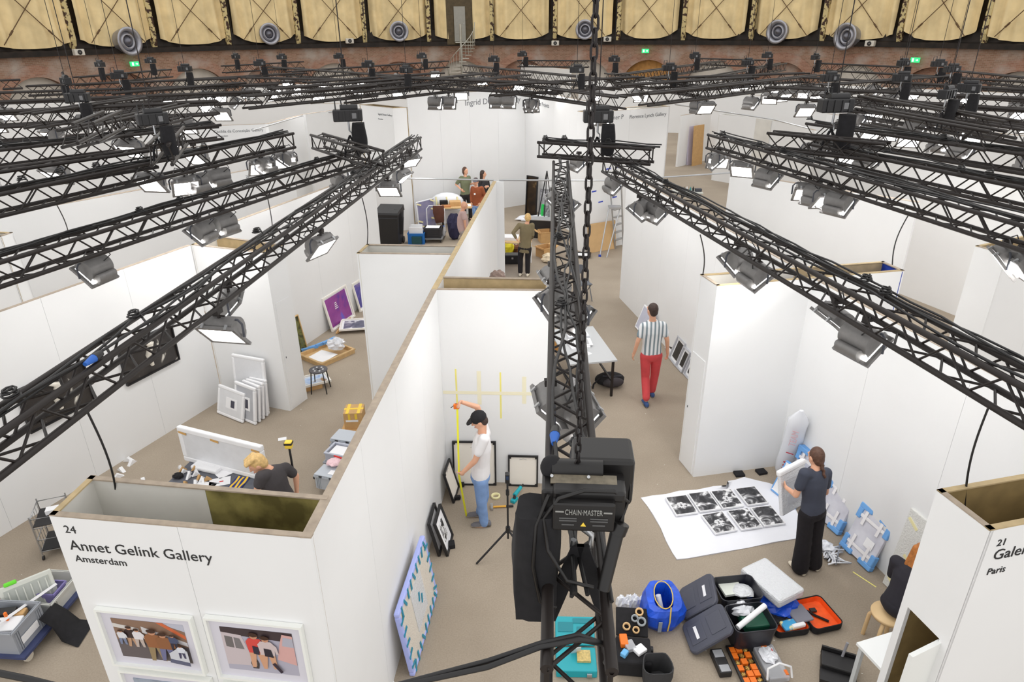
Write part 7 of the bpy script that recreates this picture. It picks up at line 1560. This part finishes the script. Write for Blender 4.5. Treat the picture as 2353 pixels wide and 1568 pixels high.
person('man in rust sweater and flat cap in the talking group', (Wp(1097, 409, yb3).x, yb3), 188, {'head': (1093, 418), 'neck': (1094, 429), 'pelvis': (1098, 472), 'shR': (1086, 433), 'elR': (1083, 449), 'wrR': (1083, 465, .06), 'shL': (1107, 433), 'elL': (1115, 451), 'wrL': (1103, 467, .15)}, 1.80, HDARK, 'short', top=mat('rust_sweater', S(138, 72, 40), .9, var=.08), sleeve=.97, legs_m=JEANS, shoe_m=BLACK, voxel=.0125, extra=cap_extra(mat('slate_cap', S(80, 84, 98), .8), flatcap=True), badge=True)
yb4 = ground_for(1066, 461, 1.74)
person('bald man in pale pink shirt standing at the divider wall', (Wp(1064, 461, yb4).x, yb4), 70, {'head': (1066, 472), 'neck': (1062, 484), 'pelvis': (1064, 528), 'shR': (1063, 491), 'elR': (1068, 508), 'wrR': (1070, 526), 'shL': (1066, 489)}, 1.74, None, 'bald', top=mat('dusty_pink_shirt', S(188, 160, 156), .9, var=.05), sleeve=.34, legs_m=mat('grey_trousers', S(160, 150, 146), .9), shoe_m=BLACK, voxel=.0125, belly=.05)
# crouching person behind the taped wall: only the curls show
pc = Wp(1143, 640, 10.6)
person('curly haired person standing behind the taped wall', (pc.x, 10.6), 30, {}, pc.z + .12, HGREY, 'curly', top=mat('navy_tee', S(50, 54, 70), .9), sleeve=.3, legs_m=MATS['black_trousers'], shoe_m=BLACK, voxel=.0125)
# blond man bending over the work table
pb = G(600, 1062, 1.52)
person('blond man in charcoal tee bending over the work table', (G(640, 1085, 1.2).x + .02, pb.y - .05), -112, {'head': (592, 1066, .1), 'neck': (616, 1077, .04), 'pelvis': (650, 1152), 'shL': (600, 1096), 'elL': (592, 1122), 'wrL': (584, 1140, .1), 'shR': (656, 1076), 'elR': (680, 1094, -.1), 'wrR': (682, 1128, -.05)}, 1.82, HBLOND, 'quiff', top=mat('charcoal_tee', S(66, 62, 64), .9, var=.06, bump=.15), sleeve=.32, legs_m=MATS['black_trousers'], shoe_m=BLACK, voxel=.0095, head_pitch=30, badge=True)
# seated person at the right
sb = STP
def seat_j(): return
t = person('person in black with long auburn hair sitting on the birch stool', (sb.x + .02, sb.y), 75, {}, 1.68, mat('auburn_hair', S(170, 104, 44), .55, var=.3, scale=30, bump=.4), 'long', top=mat('black_sweater', S(40, 38, 46), .9, var=.12), sleeve=.97, legs_m=mat('black_skirt', S(36, 34, 42), .9), shoe_m=BLACK, voxel=.0105) if False else None
def seated(label, base, az, seat=.46, **kw):
    """same figure with the thighs level on a seat"""
    X0, Y0 = base; az_ = R(az); fd = Vector((math.sin(az_), math.cos(az_), 0)); rv = Vector((math.cos(az_), -math.sin(az_), 0)); B0 = Vector((X0, Y0, 0))
    pos = {'pelvis': B0 + Vector((0, 0, seat+.12)), 'neck': B0 + fd*.12 + Vector((0, 0, seat+.58)), 'head': B0 + fd*.2 + Vector((0, 0, seat+.73))}
    for s_, n in ((-1, 'L'), (1, 'R')):
        pos['sh'+n] = B0 + rv*s_*.18 + fd*.09 + Vector((0, 0, seat+.52)); pos['el'+n] = B0 + rv*s_*.22 + fd*.16 + Vector((0, 0, seat+.27)); pos['wr'+n] = B0 + rv*s_*.15 + fd*.38 + Vector((0, 0, seat+.26))
        pos['hip'+n] = B0 + rv*s_*.09 + Vector((0, 0, seat+.09)); pos['kn'+n] = B0 + rv*s_*.11 + fd*.42 + Vector((0, 0, seat+.07)); pos['an'+n] = B0 + rv*s_*.11 + fd*.40 + Vector((0, 0, .09))
    global Wp
    old = Wp
    def Wp2(px, py, Y): return pos[px]
    Wp = Wp2
    try: r_ = person(label, base, az, {n: (n, 0) for n in pos}, **kw)
    finally: Wp = old
    return r_
seated('person in black with long auburn hair sitting on the birch stool', (sb.x + .05, sb.y - .02), 62, height=1.68, hair=mat('auburn_hair', S(170, 104, 44), .55, var=.3, scale=30, bump=.4), hair_style='long', top=mat('black_sweater', S(40, 38, 46), .9, var=.12), sleeve=.97, legs_m=mat('black_skirt', S(36, 34, 42), .9), shoe_m=BLACK, voxel=.0105, head_pitch=15)
